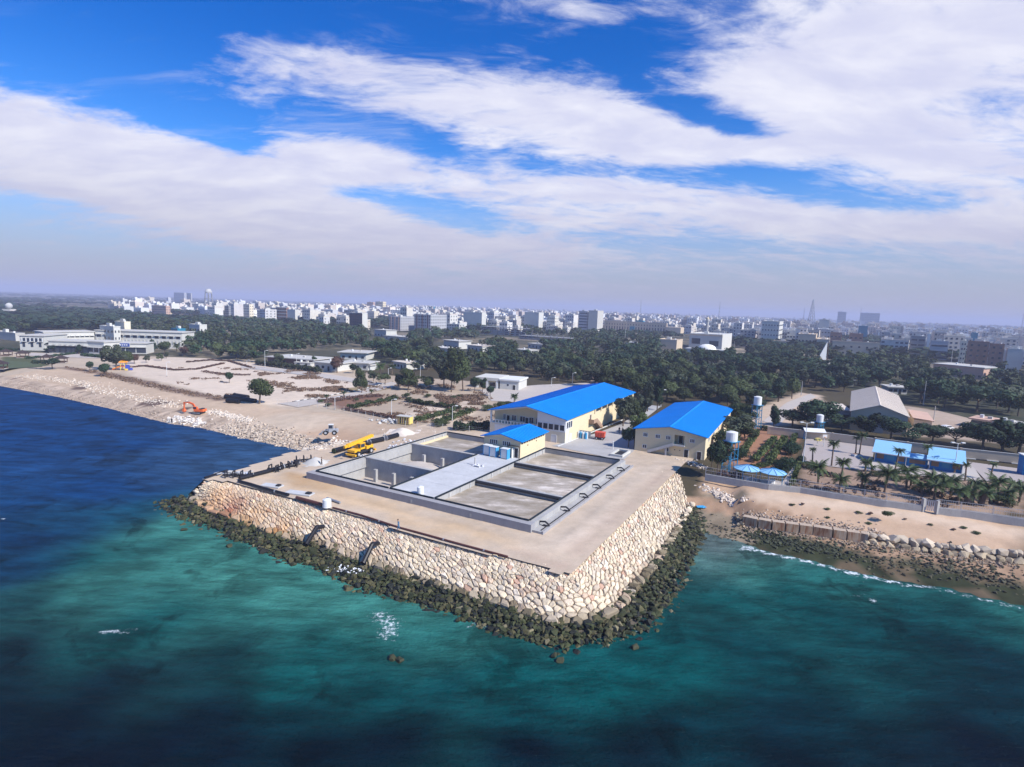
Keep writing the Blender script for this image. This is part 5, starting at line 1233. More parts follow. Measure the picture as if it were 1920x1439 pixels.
# ------------------------------------------------------------------ trees that stand apart
SOLO = [  # px, py, top, width factor, key, label
    (486, 757, 705, 1.25, 'n0', 'lone bushy tree beside the black pipe stack on the shore'),
    (430, 718, 697, 1.0, 'n4', 'small round tree alone on the pale waste ground'),
    (218, 694, 647, 1.1, 'n3', 'tall grey green tree behind the playground slide'),
    (196, 706, 681, 1.1, 'n4', 'dark tree in front of the taller one by the playground'),
    (236, 688, 655, 1.2, 'n0', 'broad tree of the playground clump on the slide side'),
    (169, 696, 677, 1.0, 'n4', 'round green tree on the sand between gazebos and playground'),
    (98, 692, 671, 1.5, 'n6', 'low dark tree beside the smoke near the gazebos'),
    (252, 682, 664, 1.2, 'n8', 'reddish shrub behind the playground slide'),
    (274, 680, 666, 1.0, 'n3', 'thin grey sapling on the pale verge past the playground'),
    (303, 676, 663, 1.2, 'n5', 'small tree on the verge in front of the hotel wing end'),
    (312, 672, 660, 1.2, 'n7', 'second small tree on the verge in front of the hotel wing end'),
    (105, 660, 641, 1.6, 'n6', 'spreading dark tree before the hotel columns'),
    (127, 662, 646, 1.2, 'n4', 'round dark tree before the hotel columns'),
    (148, 664, 647, 1.2, 'n1', 'square clipped dark tree before the hotel columns'),
    (287, 660, 637, 1.1, 'n1', 'dark tree against the end of the white hotel wing'),
    (309, 664, 638, 1.3, 'n0', 'green tree against the end of the white hotel wing'),
    (345, 668, 650, 1.3, 'n8', 'brownish tree at the end of the hotel'),
    (678, 737, 692, .75, 'n5', 'tall narrow tree at the corner of the dry garden'),
    (632, 699, 669, 1.2, 'n8', 'brown round tree before the low white houses'),
    (765, 732, 693, 1.3, 'n5', 'bushy tree behind the dry garden hedge'),
    (748, 728, 700, 1.0, 'n3', 'grey tree beside the bushy one behind the dry garden'),
    (846, 735, 655, .62, 'n5', 'tallest yellow green tree between garden and white villa'),
    (868, 733, 664, .7, 'n0', 'tall dense tree next to the tallest one by the white villa'),
    (832, 728, 668, .8, 'n3', 'tall grey tree on the garden side of the tallest tree'),
    (890, 734, 706, 1.0, 'n4', 'dark round tree at the front corner of the white villa'),
    (905, 733, 709, 1.0, 'n1', 'darker tree close to the white villa wall'),
    (919, 743, 723, 1.2, 'n4', 'small round tree on the verge before the white villa'),
    (780, 724, 704, 1.3, 'n2', 'low spreading tree in the dry garden'),
    (1168, 800, 741, .85, 'n3', 'grey green tree against the side of the long hall'),
    (1185, 796, 742, .8, 'n0', 'olive tree between the two blue roofed halls'),
    (1203, 788, 738, .8, 'n3', 'tall grey tree on the road between the blue roofed halls'),
    (1178, 840, 800, 1.0, 'n4', 'dark low tree at the near end of the road between the halls'),
    (1196, 815, 770, 1.0, 'n9', 'light green tree at the corner of the cream office hall'),
    (1214, 772, 716, .7, 'n7', 'tall dark tree behind the far end of the long hall'),
    (1232, 770, 706, .62, 'n1', 'slender dark tree behind the halls near the lamp'),
    (1344, 893, 822, .8, 'n4', 'big dark tree beside the lower water tower'),
    (1334, 876, 838, .7, 'n6', 'dark shrub like tree at the corner of the office hall'),
    (1388, 800, 752, 1.55, 'n0', 'tree on the far side of the office hall roof'),
    (1378, 825, 778, 1.55, 'n3', 'tree half way along the side of the office hall'),
    (1362, 850, 800, 1.40, 'n0', 'tree behind the lower water tower tank'),
    (1397, 822, 790, 1.71, 'n5', 'tree between the two tall water towers'),
    (1420, 775, 745, 1.0, 'n1', 'dark tree right behind the taller water tower'),
    (1451, 803, 760, .8, 'n1', 'single upright dark tree on the sandy track'),
    (1486, 800, 767, 2.02, 'n4', 'round dark tree behind the garden wall nearest the sandy track'),
    (1528, 804, 747, 1.63, 'n4', 'tallest dark tree of the row, behind the small water tower'),
    (1578, 808, 776, 1.86, 'n6', 'dark tree of the row before the grey annex'),
    (1624, 818, 776, 1.71, 'n1', 'dark tree of the row before the warehouse gable'),
    (1670, 824, 781, 1.63, 'n4', 'full dark tree of the row at the warehouse corner'),
    (1710, 828, 790, 1.71, 'n6', 'dark tree of the row behind the first blue kiosk'),
    (1748, 832, 797, 1.71, 'n4', 'dark tree of the row behind the gap of the kiosks'),
    (1790, 838, 798, 2.02, 'n6', 'wide dark tree of the row behind the second blue kiosk'),
    (1842, 846, 791, 1.55, 'n4', 'tall dark tree of the row beyond the kiosk lamp'),
    (1880, 848, 786, 1.55, 'n1', 'tall dark tree of the row over the road'),
    (1910, 850, 790, 1.71, 'n4', 'dark tree of the row next to the blue gate'),
    (1028, 714, 692, 1.0, 'n3', 'grey tree at the end of the villa forecourt'), (1047, 714, 688, 1.0, 'n0', 'olive tree second from the end of the villa forecourt'), (1064, 715, 692, .9, 'n1', 'narrow dark tree behind the hall lamp post'), (1088, 718, 694, 1.0, 'n5', 'yellow green tree close to the hall ridge'), (1012, 706, 684, 1.1, 'n4', 'dark tree just past the villa annex'),
    (940, 700, 676, 1.1, 'n0', 'olive tree right behind the villa roof'), (975, 702, 680, 1.1, 'n3', 'grey tree behind the villa annex roof'), (905, 698, 672, 1.0, 'n5', 'light tree behind the pillared end of the villa'),
    (722, 722, 700, 1.1, 'n2', 'spreading tree by the kerb of the park road'), (700, 716, 694, 1.0, 'n3', 'grey tree at the bend of the park road'), (805, 730, 704, 1.2, 'n0', 'bushy tree in the middle of the dry garden trees'), (662, 700, 682, 1.2, 'n4', 'dark tree at the porch of the bungalows'), (590, 688, 668, 1.0, 'n1', 'upright dark tree between two bungalows'), (525, 686, 662, 1.0, 'n3', 'grey tree at the dark walled bungalow'),
    (1700, 735, 0, 1.0, 'n3', '')]
for px, py, top, w, key, lab in SOLO:
    if lab: tree('tree', key, P(px, py, 4), tall(px, py, top), w, lab)
# clipped garden shrubs
for px, py, top, w, lab in ((1388, 862, 838, 1.1, 'dark clipped ball beside the lower water tower'), (1479, 838, 828, 1.2, 'clipped ball at the top of the garden path'), (1482, 852, 830, 1.2, 'second clipped ball along the garden path'), (1468, 888, 853, 1.0, 'large dark clipped tree beside the blue umbrellas'), (1488, 846, 828, 1.1, 'dark clipped block at the edge of the tiled court'), (1501, 868, 853, .9, 'little dark topiary ball by the court lamp'), (1515, 878, 866, 2.0, 'low grey shrub at the edge of the tiled court'), (1664, 968, 956, 1.3, 'round green bush on the beach strip'), (1885, 949, 926, 1.2, 'dense green bush among the palms'), (1640, 892, 884, 2.0, 'low grey planting before the first blue kiosk'), (1680, 900, 890, 2.0, 'low grey planting below the slim fan palm')):
    tree('shrub', 'n10' if 'dark' in lab or 'clipped' in lab else 'n11', P(px, py, 4), tall(px, py, top) * 1.15, w, lab, 'shrub')
for i, (px, py, s_) in enumerate(((616, 762, 7), (668, 752, 6), (690, 755, 6), (600, 755, 6), (735, 748, 9), (760, 745, 10), (850, 748, 7), (862, 745, 6), (800, 745, 8), (910, 770, 12), (935, 765, 14), (955, 762, 10), (820, 800, 12), (835, 798, 9), (880, 805, 10), (895, 803, 11), (905, 800, 9))):
    tree('shrub', 'n11', P(px, py, 4), max(1.0, s_ * .22), 1.4, 'low olive shrub in the dry garden plots above the sand field', 'shrub', 'olive shrubs of the dry garden')
for i, (px, py) in enumerate(((1500, 912), (1513, 914), (1530, 918), (1547, 921), (1565, 924), (1583, 926), (1602, 928), (1620, 931), (1644, 934), (1655, 936))):
    tree('shrub', 'n8', P(px, py, 4), .9, 1.3, 'small brown shrub in the row inside the beach fence', 'shrub', 'brown shrubs inside the beach fence')
for i, (px, py, s_, lab) in enumerate(((1505, 947, .5, 0), (1550, 955, .5, 0), (1612, 963, .55, 0), (1632, 965, .6, 0), (1550, 971, .45, 0), (1627, 982, .5, 0), (1788, 995, .5, 0), (1805, 990, .5, 0), (1828, 1000, .6, 0), (1697, 975, .4, 0), (1745, 985, .4, 0), (1485, 947, .5, 0))):
    p = GH(px, py); tree('scrub_tuft', 'n11' if i % 3 else 'n8', p, s_ * .7, 3.0, 'flat dark tuft of scrub on the sandy beach strip', 'scrub', 'scrub tufts on the beach strip')

def hedge(pts, w, h, lab, m='leaf olive', z=4.0, cat='hedge', dens=26):
    r = np.random.default_rng(len(lab) * 7 + int(pts[0][0])); pl = [P(x, y, z) for x, y in pts]; o = pl[0]; Vs, Qs, k = [], [], 0
    for a, b in zip(pl[:-1], pl[1:]):
        L = np.linalg.norm(b - a); n = max(8, int(L * w * dens)); t_ = r.random(n)
        d = (b - a) / L; nrm = np.array([-d[1], d[0], 0]); q = a + np.outer(t_, b - a) + np.outer(r.uniform(-.5, .5, n) * w, nrm) - o; q[:, 2] += h * r.random(n) ** .5 * (1 + .25 * np.sin(t_ * L * 1.3))
        nr = r.normal(size=(n, 3)); nr[:, 2] += .5; nr /= np.linalg.norm(nr, axis=1)[:, None]; e = np.cross(nr, r.normal(size=(n, 3))); e /= np.linalg.norm(e, axis=1)[:, None]; f = np.cross(nr, e); s = .22 * (1 + h * .25)
        Vs.append(np.stack([q - e * s, q - f * s, q + e * s, q + f * s], 1).reshape(-1, 3)); Qs.append(np.arange(4 * n).reshape(n, 4) + k); k += 4 * n
    return tag(link('hedge', fastmesh('hedge', np.vstack(Vs), np.vstack(Qs), m), None, loc=tuple(o)), lab, cat)
hedge([(652, 768), (690, 760), (744, 750)], 2.0, 1.2, 'clipped hedge on the bay side of the pale dry bed')
hedge([(763, 753), (800, 760), (862, 768)], 2.2, 1.3, 'clipped hedge on the far side of the pale dry bed')
hedge([(648, 769), (690, 776), (745, 787)], 1.6, .8, 'thin brown hedge along the front of the pale dry bed', 'leaf reddish')
hedge([(780, 791), (820, 781), (850, 772)], 2.0, 1.2, 'hedge on the hall side of the pale dry bed')
hedge([(820, 797), (850, 785), (886, 772)], 2.4, 1.3, 'hedge across the narrow path beside the dry bed')
hedge([(850, 806), (880, 806), (916, 804)], 4.0, 1.8, 'dark thicket at the corner of the long hall', 'leaf dark')
hedge([(482, 684), (530, 690), (600, 699)], 3.2, 2.2, 'long grey hedge before the low white houses', 'leaf grey')
hedge([(600, 755), (650, 748), (715, 742)], 5.0, .6, 'dark planting over the brown bed', 'leaf reddish', dens=8)
hedge([(240, 690), (272, 687), (330, 695), (370, 693), (420, 682)], 1.4, .6, 'low dark hedge bordering the pale plots', 'leaf reddish')
hedge([(350, 680), (395, 676), (430, 678), (470, 690)], 1.4, .6, 'low dark hedge curving round the upper pale plot', 'leaf reddish')
hedge([(380, 697), (420, 703), (470, 704)], 3.0, .5, 'strip of dry weeds across the pale plots', 'leaf reddish', dens=7)
hedge([(0, 657), (30, 659)], 3, 1.2, 'dark clipped hedge by the outermost gazebo', 'leaf dark'); hedge([(85, 658), (130, 662), (160, 661)], 2, 1.1, 'clipped hedge before the hotel columns', 'leaf dark')
hedge([(155, 668), (192, 671)], 3, 1.3, 'hedge beside the hotel drive', 'leaf dark'); hedge([(48, 673), (90, 670), (140, 664)], 2, .9, 'curved hedge behind the gazebos', 'leaf dark')
hedge([(1414, 868), (1432, 850), (1452, 826)], 1.5, 1.4, 'first green crop row on the red soil', 'leaf light'); hedge([(1440, 872), (1456, 850), (1472, 826)], 1.6, 1.5, 'second green crop row on the red soil', 'leaf light')
hedge([(1388, 858), (1402, 840), (1420, 815)], 1.4, 1.3, 'green crop row beside the lower water tower', 'leaf light'); hedge([(1478, 845), (1486, 832), (1492, 818)], 1.2, 1.3, 'crop row nearest the court', 'leaf light')
hedge([(1484, 912), (1490, 895), (1499, 872)], .9, .9, 'yellow green border along the garden path', 'leaf light'); hedge([(1385, 888), (1420, 878), (1460, 868)], 1.4, .8, 'green planting behind the blue umbrellas', 'leaf light')
hedge([(1345, 895), (1370, 899), (1390, 900)], 2.0, 1.2, 'dry brown undergrowth below the lower water tower', 'leaf reddish')
hedge([(1425, 806), (1450, 808), (1480, 812)], 2.4, 1.0, 'rough green growth along the garden wall', 'leaf olive')

# ------------------------------------------------------------------ the wood
FOREST = [  # polygon in survey pixels (tree feet), label, keys, height range
    ([(1100, 715), (1160, 690), (1480, 720), (1500, 745), (1395, 770), (1240, 755), (1120, 730)], 'dense tree at the front of the wood behind the blue roofed halls', (0, 1, 3, 0, 5), (7, 10)),
    ([(1115, 655), (1300, 640), (1500, 655), (1490, 718), (1160, 690)], 'dark tree deep in the wood behind the blue roofed halls', (1, 4, 3, 6), (8, 11)),
    ([(1500, 668), (1700, 680), (1920, 690), (1920, 785), (1690, 755), (1550, 735), (1495, 715)], 'tree of the thick wood around the beige warehouse', (4, 3, 0, 6, 7), (7, 11)),
    ([(700, 640), (900, 640), (1115, 650), (1150, 690), (1100, 714), (1022, 712), (880, 696), (760, 698), (700, 668)], 'tree of the wood between the white villa and the town', (0, 3, 5, 4), (7, 10)),
    ([(345, 622), (480, 628), (700, 636), (700, 668), (560, 664), (500, 668), (480, 682), (352, 668)], 'tree of the wood beyond the dry plots', (3, 4, 0, 6), (7, 10)),
    ([(-30, 592), (180, 590), (345, 610), (345, 640), (150, 615), (-30, 632)], 'tree of the dark belt behind the white hotel', (4, 6, 0), (7, 10)),
    ([(1000, 612), (1200, 618), (1400, 640), (1600, 655), (1920, 675), (1920, 690), (1700, 680), (1300, 642), (1100, 650), (900, 640)], 'tree of the far wood at the edge of the town', (4, 6, 0), (8, 11)),
    ([(350, 595), (600, 612), (760, 628), (900, 632), (900, 640), (700, 640), (350, 625)], 'tree of the far wood below the pale town', (4, 6, 0), (8, 11)),
]
KEEP_OUT = [[(495, 666), (560, 661), (632, 652), (690, 652), (700, 695), (495, 686)], [(885, 695), (1015, 700), (1020, 735), (885, 735)], [(1105, 700), (1118, 690), (1128, 722), (1100, 722)], [(1110, 655), (1135, 656), (1128, 690), (1108, 700)],
            [(1235, 632), (1420, 636), (1400, 682), (1235, 676)], [(1270, 690), (1400, 692), (1400, 705), (1270, 702)], [(1525, 738), (1600, 735), (1590, 812), (1525, 808)], [(1590, 730), (1720, 735), (1730, 815), (1590, 805)], [(895, 630), (1080, 635), (1080, 655), (895, 650)], [(690, 612), (772, 616), (772, 656), (690, 652)], [(1090, 600), (1330, 612), (1330, 636), (1090, 628)], [(1730, 688), (1860, 695), (1860, 728), (1730, 722)], [(1545, 650), (1572, 650), (1572, 672), (1545, 672)], [(800, 640), (920, 640), (920, 676), (800, 674)], [(962, 648), (1020, 648), (1020, 680), (962, 678)], [(735, 684), (768, 684), (768, 700), (735, 700)], [(1166, 644), (1198, 644), (1198, 662), (1166, 662)], [(850, 652), (910, 652), (910, 674), (850, 674)],
            [(1600, 745), (1640, 745), (1640, 738), (1600, 738)], [(1555, 712), (1640, 716), (1640, 722), (1555, 720)], [(1660, 722), (1705, 722), (1705, 730), (1660, 730)]]
town_front = lambda x: np.interp(x, [-50, 230, 450, 640, 850, 1000, 1100, 1250, 1400, 1600, 1750, 1920], [1150, 1150, 960, 760, 740, 770, 900, 950, 710, 650, 590, 540])
def plant_wood():
    r = np.random.default_rng(99); found = []; grid = {}
    ko = [[tuple(q) for q in k] for k in KEEP_OUT]
    for poly, lab, keys, hr_ in FOREST:
        xs = [q[0] for q in poly]; ys = [q[1] for q in poly]
        n = 7000; X = r.uniform(min(xs), max(xs), n); Y = r.uniform(min(ys), max(ys), n); ok = inside(poly, X, Y)
        for k in ko: ok &= ~inside(k, X, Y)
        for x, y in zip(X[ok], Y[ok]):
            p = P(x, y, 3.9); D = math.hypot(p[0], p[1])
            if D > min(860, town_front(x) - 70): continue
            s = 5.4 + D / 130; g = (int(p[0] // 12), int(p[1] // 12)); good = True
            for dx in (-1, 0, 1):
                for dy in (-1, 0, 1):
                    for q in grid.get((g[0] + dx, g[1] + dy), ()):
                        if (q[0] - p[0]) ** 2 + (q[1] - p[1]) ** 2 < s * s: good = False; break
                    if not good: break
                if not good: break
            if good:
                grid.setdefault(g, []).append(p); found.append((D, p, lab, int(r.choice(keys)), r.uniform(*hr_) * r.choice([.75, 1, 1.15]), r.uniform(.9, 1.6)))
    found.sort(key=lambda q: q[4] * -1 / q[0])
    nsolo = 215
    for D, p, lab, k, h, w in found[:nsolo]: tree('tree', ('n%d' if D < 270 else 'm%d') % k, p, h, w, lab, 'tree', 'woodland: ' + lab)
    # the rest of the wood as one mass, with the far groves out to the horizon
    rest = [(p, k, h, w) for D, p, lab, k, h, w in found[nsolo:]]
    print('wood', len(found))
    low = []
    for kind, sd_ in (('round', 1), ('wide', 2), ('ragged', 3), ('tall', 4)):
        rr = np.random.default_rng(sd_); low.append(leaf_cloud(crown_blobs(kind, rr), 150, .095, rr, .7))
    tiny = []
    for kind, sd_ in (('wide', 5), ('round', 6)):
        rr = np.random.default_rng(sd_); tiny.append(leaf_cloud(crown_blobs(kind, rr), 34, .20, rr, .75))
    def mass(items, protos, m, nm):
        Vs, Qs, o = [], [], 0
        for p, k, h, w in items:
            V, Q = protos[k % len(protos)]; a = r.uniform(0, 6.28); ca, sa = math.cos(a), math.sin(a)
            W_ = V * np.array([h * w, h * w, h]); X = W_[:, 0] * ca - W_[:, 1] * sa + p[0]; Y = W_[:, 0] * sa + W_[:, 1] * ca + p[1]
            Vs.append(np.stack([X, Y, W_[:, 2] + p[2]], 1)); Qs.append(Q + o); o += len(V)
        tag(link(nm, fastmesh(nm, np.vstack(Vs), np.vstack(Qs), m)), kind='stuff')
    mass(rest[::3], low, 'leaf dark', 'woodland'); mass(rest[1::3], low, 'leaf olive', 'woodland'); mass(rest[2::3], low, 'leaf grey', 'woodland')
    far = []
    for _ in range(9000):
        px = r.uniform(-150, 2070); D = 650 * (13 ** r.random()); p = at_dist(px, D, 3.9)
        dens = mnoise.noise(Vector((p[0] * .004, p[1] * .004, 2))) + .25 * mnoise.noise(Vector((p[0] * .02, p[1] * .02, 5)))
        town = px > 240 and D < 2600
        if D < town_front(px) - 70:
            if D < 800 and px > 240: continue
            town = False; dens += .3
        if (dens > (-.05 if not town else .16)): far.append((p, int(r.integers(0, 2)), r.uniform(7, 11), r.uniform(1.3, 2.4) * (1 + D / 3000)))
    mass(far, tiny, 'leaf dark', 'distant_groves')
plant_wood()
def dry_weeds():
    r = np.random.default_rng(8); Vs, Qs, k = [], [], 0
    def zone_weeds(poly, n, thr, sc, size):
        nonlocal k
        w = [P(x, y, 4)[:2] for x, y in poly]; a = np.array(w); X = r.uniform(a[:, 0].min(), a[:, 0].max(), n); Y = r.uniform(a[:, 1].min(), a[:, 1].max(), n); ok = inside(w, X, Y)
        for x, y in zip(X[ok], Y[ok]):
            if mnoise.noise(Vector((x * sc, y * sc, 3))) + .35 * mnoise.noise(Vector((x * sc * 4, y * sc * 4, 7))) < thr: continue
            m = 7; c = np.array([x, y, 3.95]) + r.normal(0, .35, (m, 3)) * np.array([1.2, 1.2, .0]); c[:, 2] += r.uniform(0, size, m)
            d = r.normal(size=(m, 3)); d /= np.linalg.norm(d, axis=1)[:, None]; e = np.cross(d, r.normal(size=(m, 3))); e /= np.linalg.norm(e, axis=1)[:, None]; s = r.uniform(.15, .4, (m, 1))
            Vs.append(np.stack([c - d * s, c - e * s * .7, c + d * s, c + e * s * .7], 1).reshape(-1, 3)); Qs.append(np.arange(4 * m).reshape(m, 4) + k); k += 4 * m
    zone_weeds([(480, 690), (560, 694), (720, 724), (650, 745), (560, 752), (500, 735)], 9000, .18, .09, .5)
    zone_weeds([(330, 690), (480, 690), (500, 735), (420, 745), (330, 722)], 6000, .32, .08, .45)
    zone_weeds([(680, 715), (880, 720), (930, 745), (925, 805), (760, 795), (650, 768)], 6000, .22, .12, .6)
    zone_weeds([(815, 742), (905, 742), (905, 760), (830, 756)], 2500, .02, .15, .5); zone_weeds([(770, 768), (845, 755), (905, 768), (850, 790), (760, 782)], 1500, .28, .2, .4)
    zone_weeds([(1500, 880), (1640, 892), (1920, 915), (1920, 962), (1730, 948), (1500, 908)], 2200, .25, .2, .35)
    zone_weeds([(120, 688), (200, 699), (330, 729), (425, 746), (420, 752), (320, 736), (190, 706)], 4200, -.25, .2, .6)
    tag(link('dry_weeds', fastmesh('dry_weeds', np.vstack(Vs), np.vstack(Qs), 'scrub')), kind='stuff')
dry_weeds()
# ------------------------------------------------------------------ park, garden and street furniture
def sheet(name, pts, m, z=4.03, kind='structure'):
    poly = [P(x, y, z) for x, y in pts]; o = MB().add(poly, [tuple(range(len(poly)))]).build(name, m)
    me = o.data
    if me.polygons[0].normal.z < 0: me.flip_normals()
    o['kind'] = kind; return o
sheet('yard', [(1035, 836), (1120, 812), (1165, 795), (1220, 760), (1240, 762), (1190, 800), (1188, 846), (1170, 862), (1140, 858)], 'concrete yard', 4.06)
sheet('court', [(1512, 822), (1640, 836), (1632, 884), (1500, 868)], 'tile court', 4.03)
sheet('path', [(1466, 906), (1489, 872), (1500, 873), (1482, 911)], 'path', 4.03)
sheet('kiosk_terrace', [(1622, 862), (1640, 882), (1800, 900), (1845, 905), (1822, 870), (1780, 866)], 'path', 4.03)
sheet('side_road', [(1815, 866), (1920, 880), (1920, 905), (1850, 903)], 'tile court', 4.034)
sheet('park_road', [(520, 757), (640, 742), (735, 716), (745, 720), (720, 730), (640, 750), (560, 764)], 'path', 4.03)
sheet('park_road', [(455, 684), (590, 698), (740, 722), (735, 728), (590, 706), (450, 690)], 'path', 4.034)
sheet('forecourt', [(898, 731), (1010, 722), (1105, 718), (1110, 726), (1000, 756), (922, 752)], 'path', 4.03)
sheet('hotel_drive', [(60, 662), (160, 665), (250, 668), (250, 674), (150, 671), (50, 667)], 'path', 4.03)
sheet('track', [(1112, 700), (1128, 698), (1135, 722), (1105, 722)], 'tan soil', 4.0)
sheet('track', [(1430, 790), (1475, 755), (1520, 738), (1530, 745), (1490, 765), (1460, 800)], 'path', 4.0)
sheet('lawn', [(0, 676), (68, 680), (80, 688), (0, 692)], 'lawn', 4.03)
def kerb(pts, lab, step=1.6, w=.35, h=.18, alt=True):
    t = thing('kerb', lab, 'kerb', P(*pts[0], 4.0)); o = np.array(t.location); pl = [P(x, y, 4.0) - o for x, y in pts]; k = 0; A, B = MB(), MB()
    for a, b in zip(pl[:-1], pl[1:]):
        L = np.linalg.norm(b - a); d = (b - a) / L; rz = math.atan2(d[1], d[0]); n = max(1, int(L / step))
        for i in range(n): (A if (k % 2 or not alt) else B).obox(a + d * (i + .5) * L / n, L / n * .96, w, h, rz); k += 1
    for mb, m in ((A, 'kerb white'), (B, 'kerb dark')):
        if mb.n: q = mb.build('kerb_stone', m, t); q['kind'] = 'stuff'
kerb([(548, 754), (620, 742), (680, 730), (722, 719)], 'black and white kerb along the far side of the park road')
kerb([(640, 768), (690, 757), (745, 747)], 'black and white kerb beside the brown bed')
kerb([(762, 752), (810, 760), (860, 767), (900, 770)], 'black and white kerb beside the far hedge of the dry bed')
kerb([(1045, 838), (1075, 826), (1110, 811), (1170, 787)], 'white kerb between the long hall and the concrete yard', alt=False)
kerb([(470, 690), (560, 702), (640, 714)], 'white kerb before the low white houses', alt=False)
kerb([(1790, 858), (1850, 864), (1920, 872)], 'black and white kerb along the road beyond the kiosks', 2.2)
# timber wire fence along the sand field
def wire_fence():
    pts = [(520, 759), (580, 763), (645, 772), (700, 786), (760, 800), (830, 806), (905, 812)]; t = thing('wire_fence', 'thin wire fence on posts along the back of the sand field', 'fence', P(*pts[0], 4)); o = np.array(t.location); pl = [P(x, y, 4) - o for x, y in pts]
    w = MB()
    for a, b in zip(pl[:-1], pl[1:]):
        L = np.linalg.norm(b - a); n = max(1, int(L / 3.2))
        for i in range(n): c = a + (b - a) * i / n; MB().tube(c, c + [0, 0, 1.7], .06, 5).build('post', 'grey roof', t)
        for z in (.5, 1.0, 1.5): w.tube(a + [0, 0, z], b + [0, 0, z], .02, 3)
    w.build('wire', 'steel', t)
wire_fence()
def site_fence():
    pts = [(830, 800), (850, 797), (880, 801)]
def lamp(px, py, top, lab, heads=1):
    h = tall(px, py, top); t = thing('street_lamp', lab, 'street lamp', P(px, py, 4)); MB().tube((0, 0, 0), (0, 0, h), .11, 6, .07).build('pole', 'white paint', t)
    for s in ((1,) if heads == 1 else (-1, 1)):
        MB().tube((0, 0, h), (s * 1.0, 0, h + .15), .05, 5).build('arm', 'white paint', t); MB().box(min(s * .8, s * 1.6), max(s * .8, s * 1.6), -.22, .22, h + .1, h + .32).build('lamp_head', 'white paint', t)
    MB().box(-.2, .2, -.2, .2, 0, .25).build('foot', 'concrete', t)
for a in ((497, 690, 658, 'lamp post at the end of the grey hedge'), (556, 687, 664, 'lamp post before the first low white house'), (627, 693, 676, 'short lamp post before the brown round tree'), (628, 768, 745, 'lamp post on the brown bed beside the sand field'), (734, 783, 750, 'lamp post inside the pale dry bed'), (728, 710, 691, 'lamp post beside the tall grey palms'), (788, 713, 686, 'lamp post at the edge of the wood before the villa'), (848, 790, 762, 'lamp post between the hedges near the long hall'), (1073, 723, 700, 'lamp post behind the long hall roof'), (1239, 763, 732, 'double lamp post between the blue roofed halls'), (1194, 724, 704, 'lamp post in the wood behind the long hall'), (1034, 726, 709, 'lamp post on the forecourt of the villa'), (313, 706, 680, 'lamp post on the pale plots'), (463, 683, 676, 'short white post at the bend of the plots')):
    lamp(*a[:4])
lamp(1505, 874, 794, 'tall twin headed lamp on the corner of the tiled court', 2); lamp(1789, 886, 832, 'tall twin headed lamp in front of the second blue kiosk', 2)
for px, py, top, lab in ((1144, 690, 655, 'striped black and white mast standing in the wood'), (1171, 650, 598, 'tall thin mast in front of the long tan building'), (1096, 655, 632, 'pole in the far wood before the tan building'), (1502, 742, 715, 'pole at the edge of the wood behind the sandy track'), (1731, 760, 715, 'thin pole rising from the wood behind the warehouse'), (1750, 792, 762, 'leaning pale pole beyond the warehouse'), (1376, 660, 640, 'pole beside the pale mosque hall'), (1782, 690, 645, 'tall pole above the terracotta building'), (1873, 710, 690, 'pole in the wood below the brown blocks')):
    h = tall(px, py, top); t = thing('mast', lab, 'pole', P(px, py, 4)); MB().tube((0, 0, 0), (0, 0, h), .16 + h * .004, 6, .1).build('pole', 'pale roof', t)
    for k in range(2): MB().tube((-.8, 0, h * (.9 - .08 * k)), (.8, 0, h * (.9 - .08 * k)), .06, 4).build('crossarm', 'dark', t)
    if 'striped' in lab:
        for k in range(4): MB().tube((0, 0, h * (.15 + .2 * k)), (0, 0, h * (.25 + .2 * k)), .24 + h * .004, 6).build('stripe', 'kerb dark', t)

# gazebos and playground
for (px, py, lab) in ((12, 668, 'dark roofed gazebo at the outer end of the gazebo row'), (43, 671, 'dark roofed gazebo on open sand, second of the row'), (88, 679, 'gazebo half hidden behind the low dark tree'), (115, 681, 'dark roofed gazebo nearest the playground'), (1, 692, 'dark gazebo on the lawn by the shore road')):
    t = thing('gazebo', lab, 'gazebo', P(px, py, 4), R_(20))
    for sx in (-1.9, 1.9):
        for sy in (-1.9, 1.9): MB().box(sx - .12, sx + .12, sy - .12, sy + .12, 0, 2.4).build('post', 'brown wood', t)
    MB().add([(-2.8, -2.8, 2.3), (2.8, -2.8, 2.3), (2.8, 2.8, 2.3), (-2.8, 2.8, 2.3), (0, 0, 4.0)], [(0, 1, 4), (1, 2, 4), (2, 3, 4), (3, 0, 4), (3, 2, 1, 0)]).build('roof', 'tile roof', t)
    MB().box(-2.2, 2.2, -2.2, 2.2, 0, .18).build('base', 'path', t)
    for y in (-1.7, 1.7): MB().box(-1.7, 1.7, y - .1, y + .1, .3, .9).build('parapet', 'brown wood', t)
    MB().ball((0, 0, 4.05), .2, 6, 4).build('finial', 'tile roof', t)
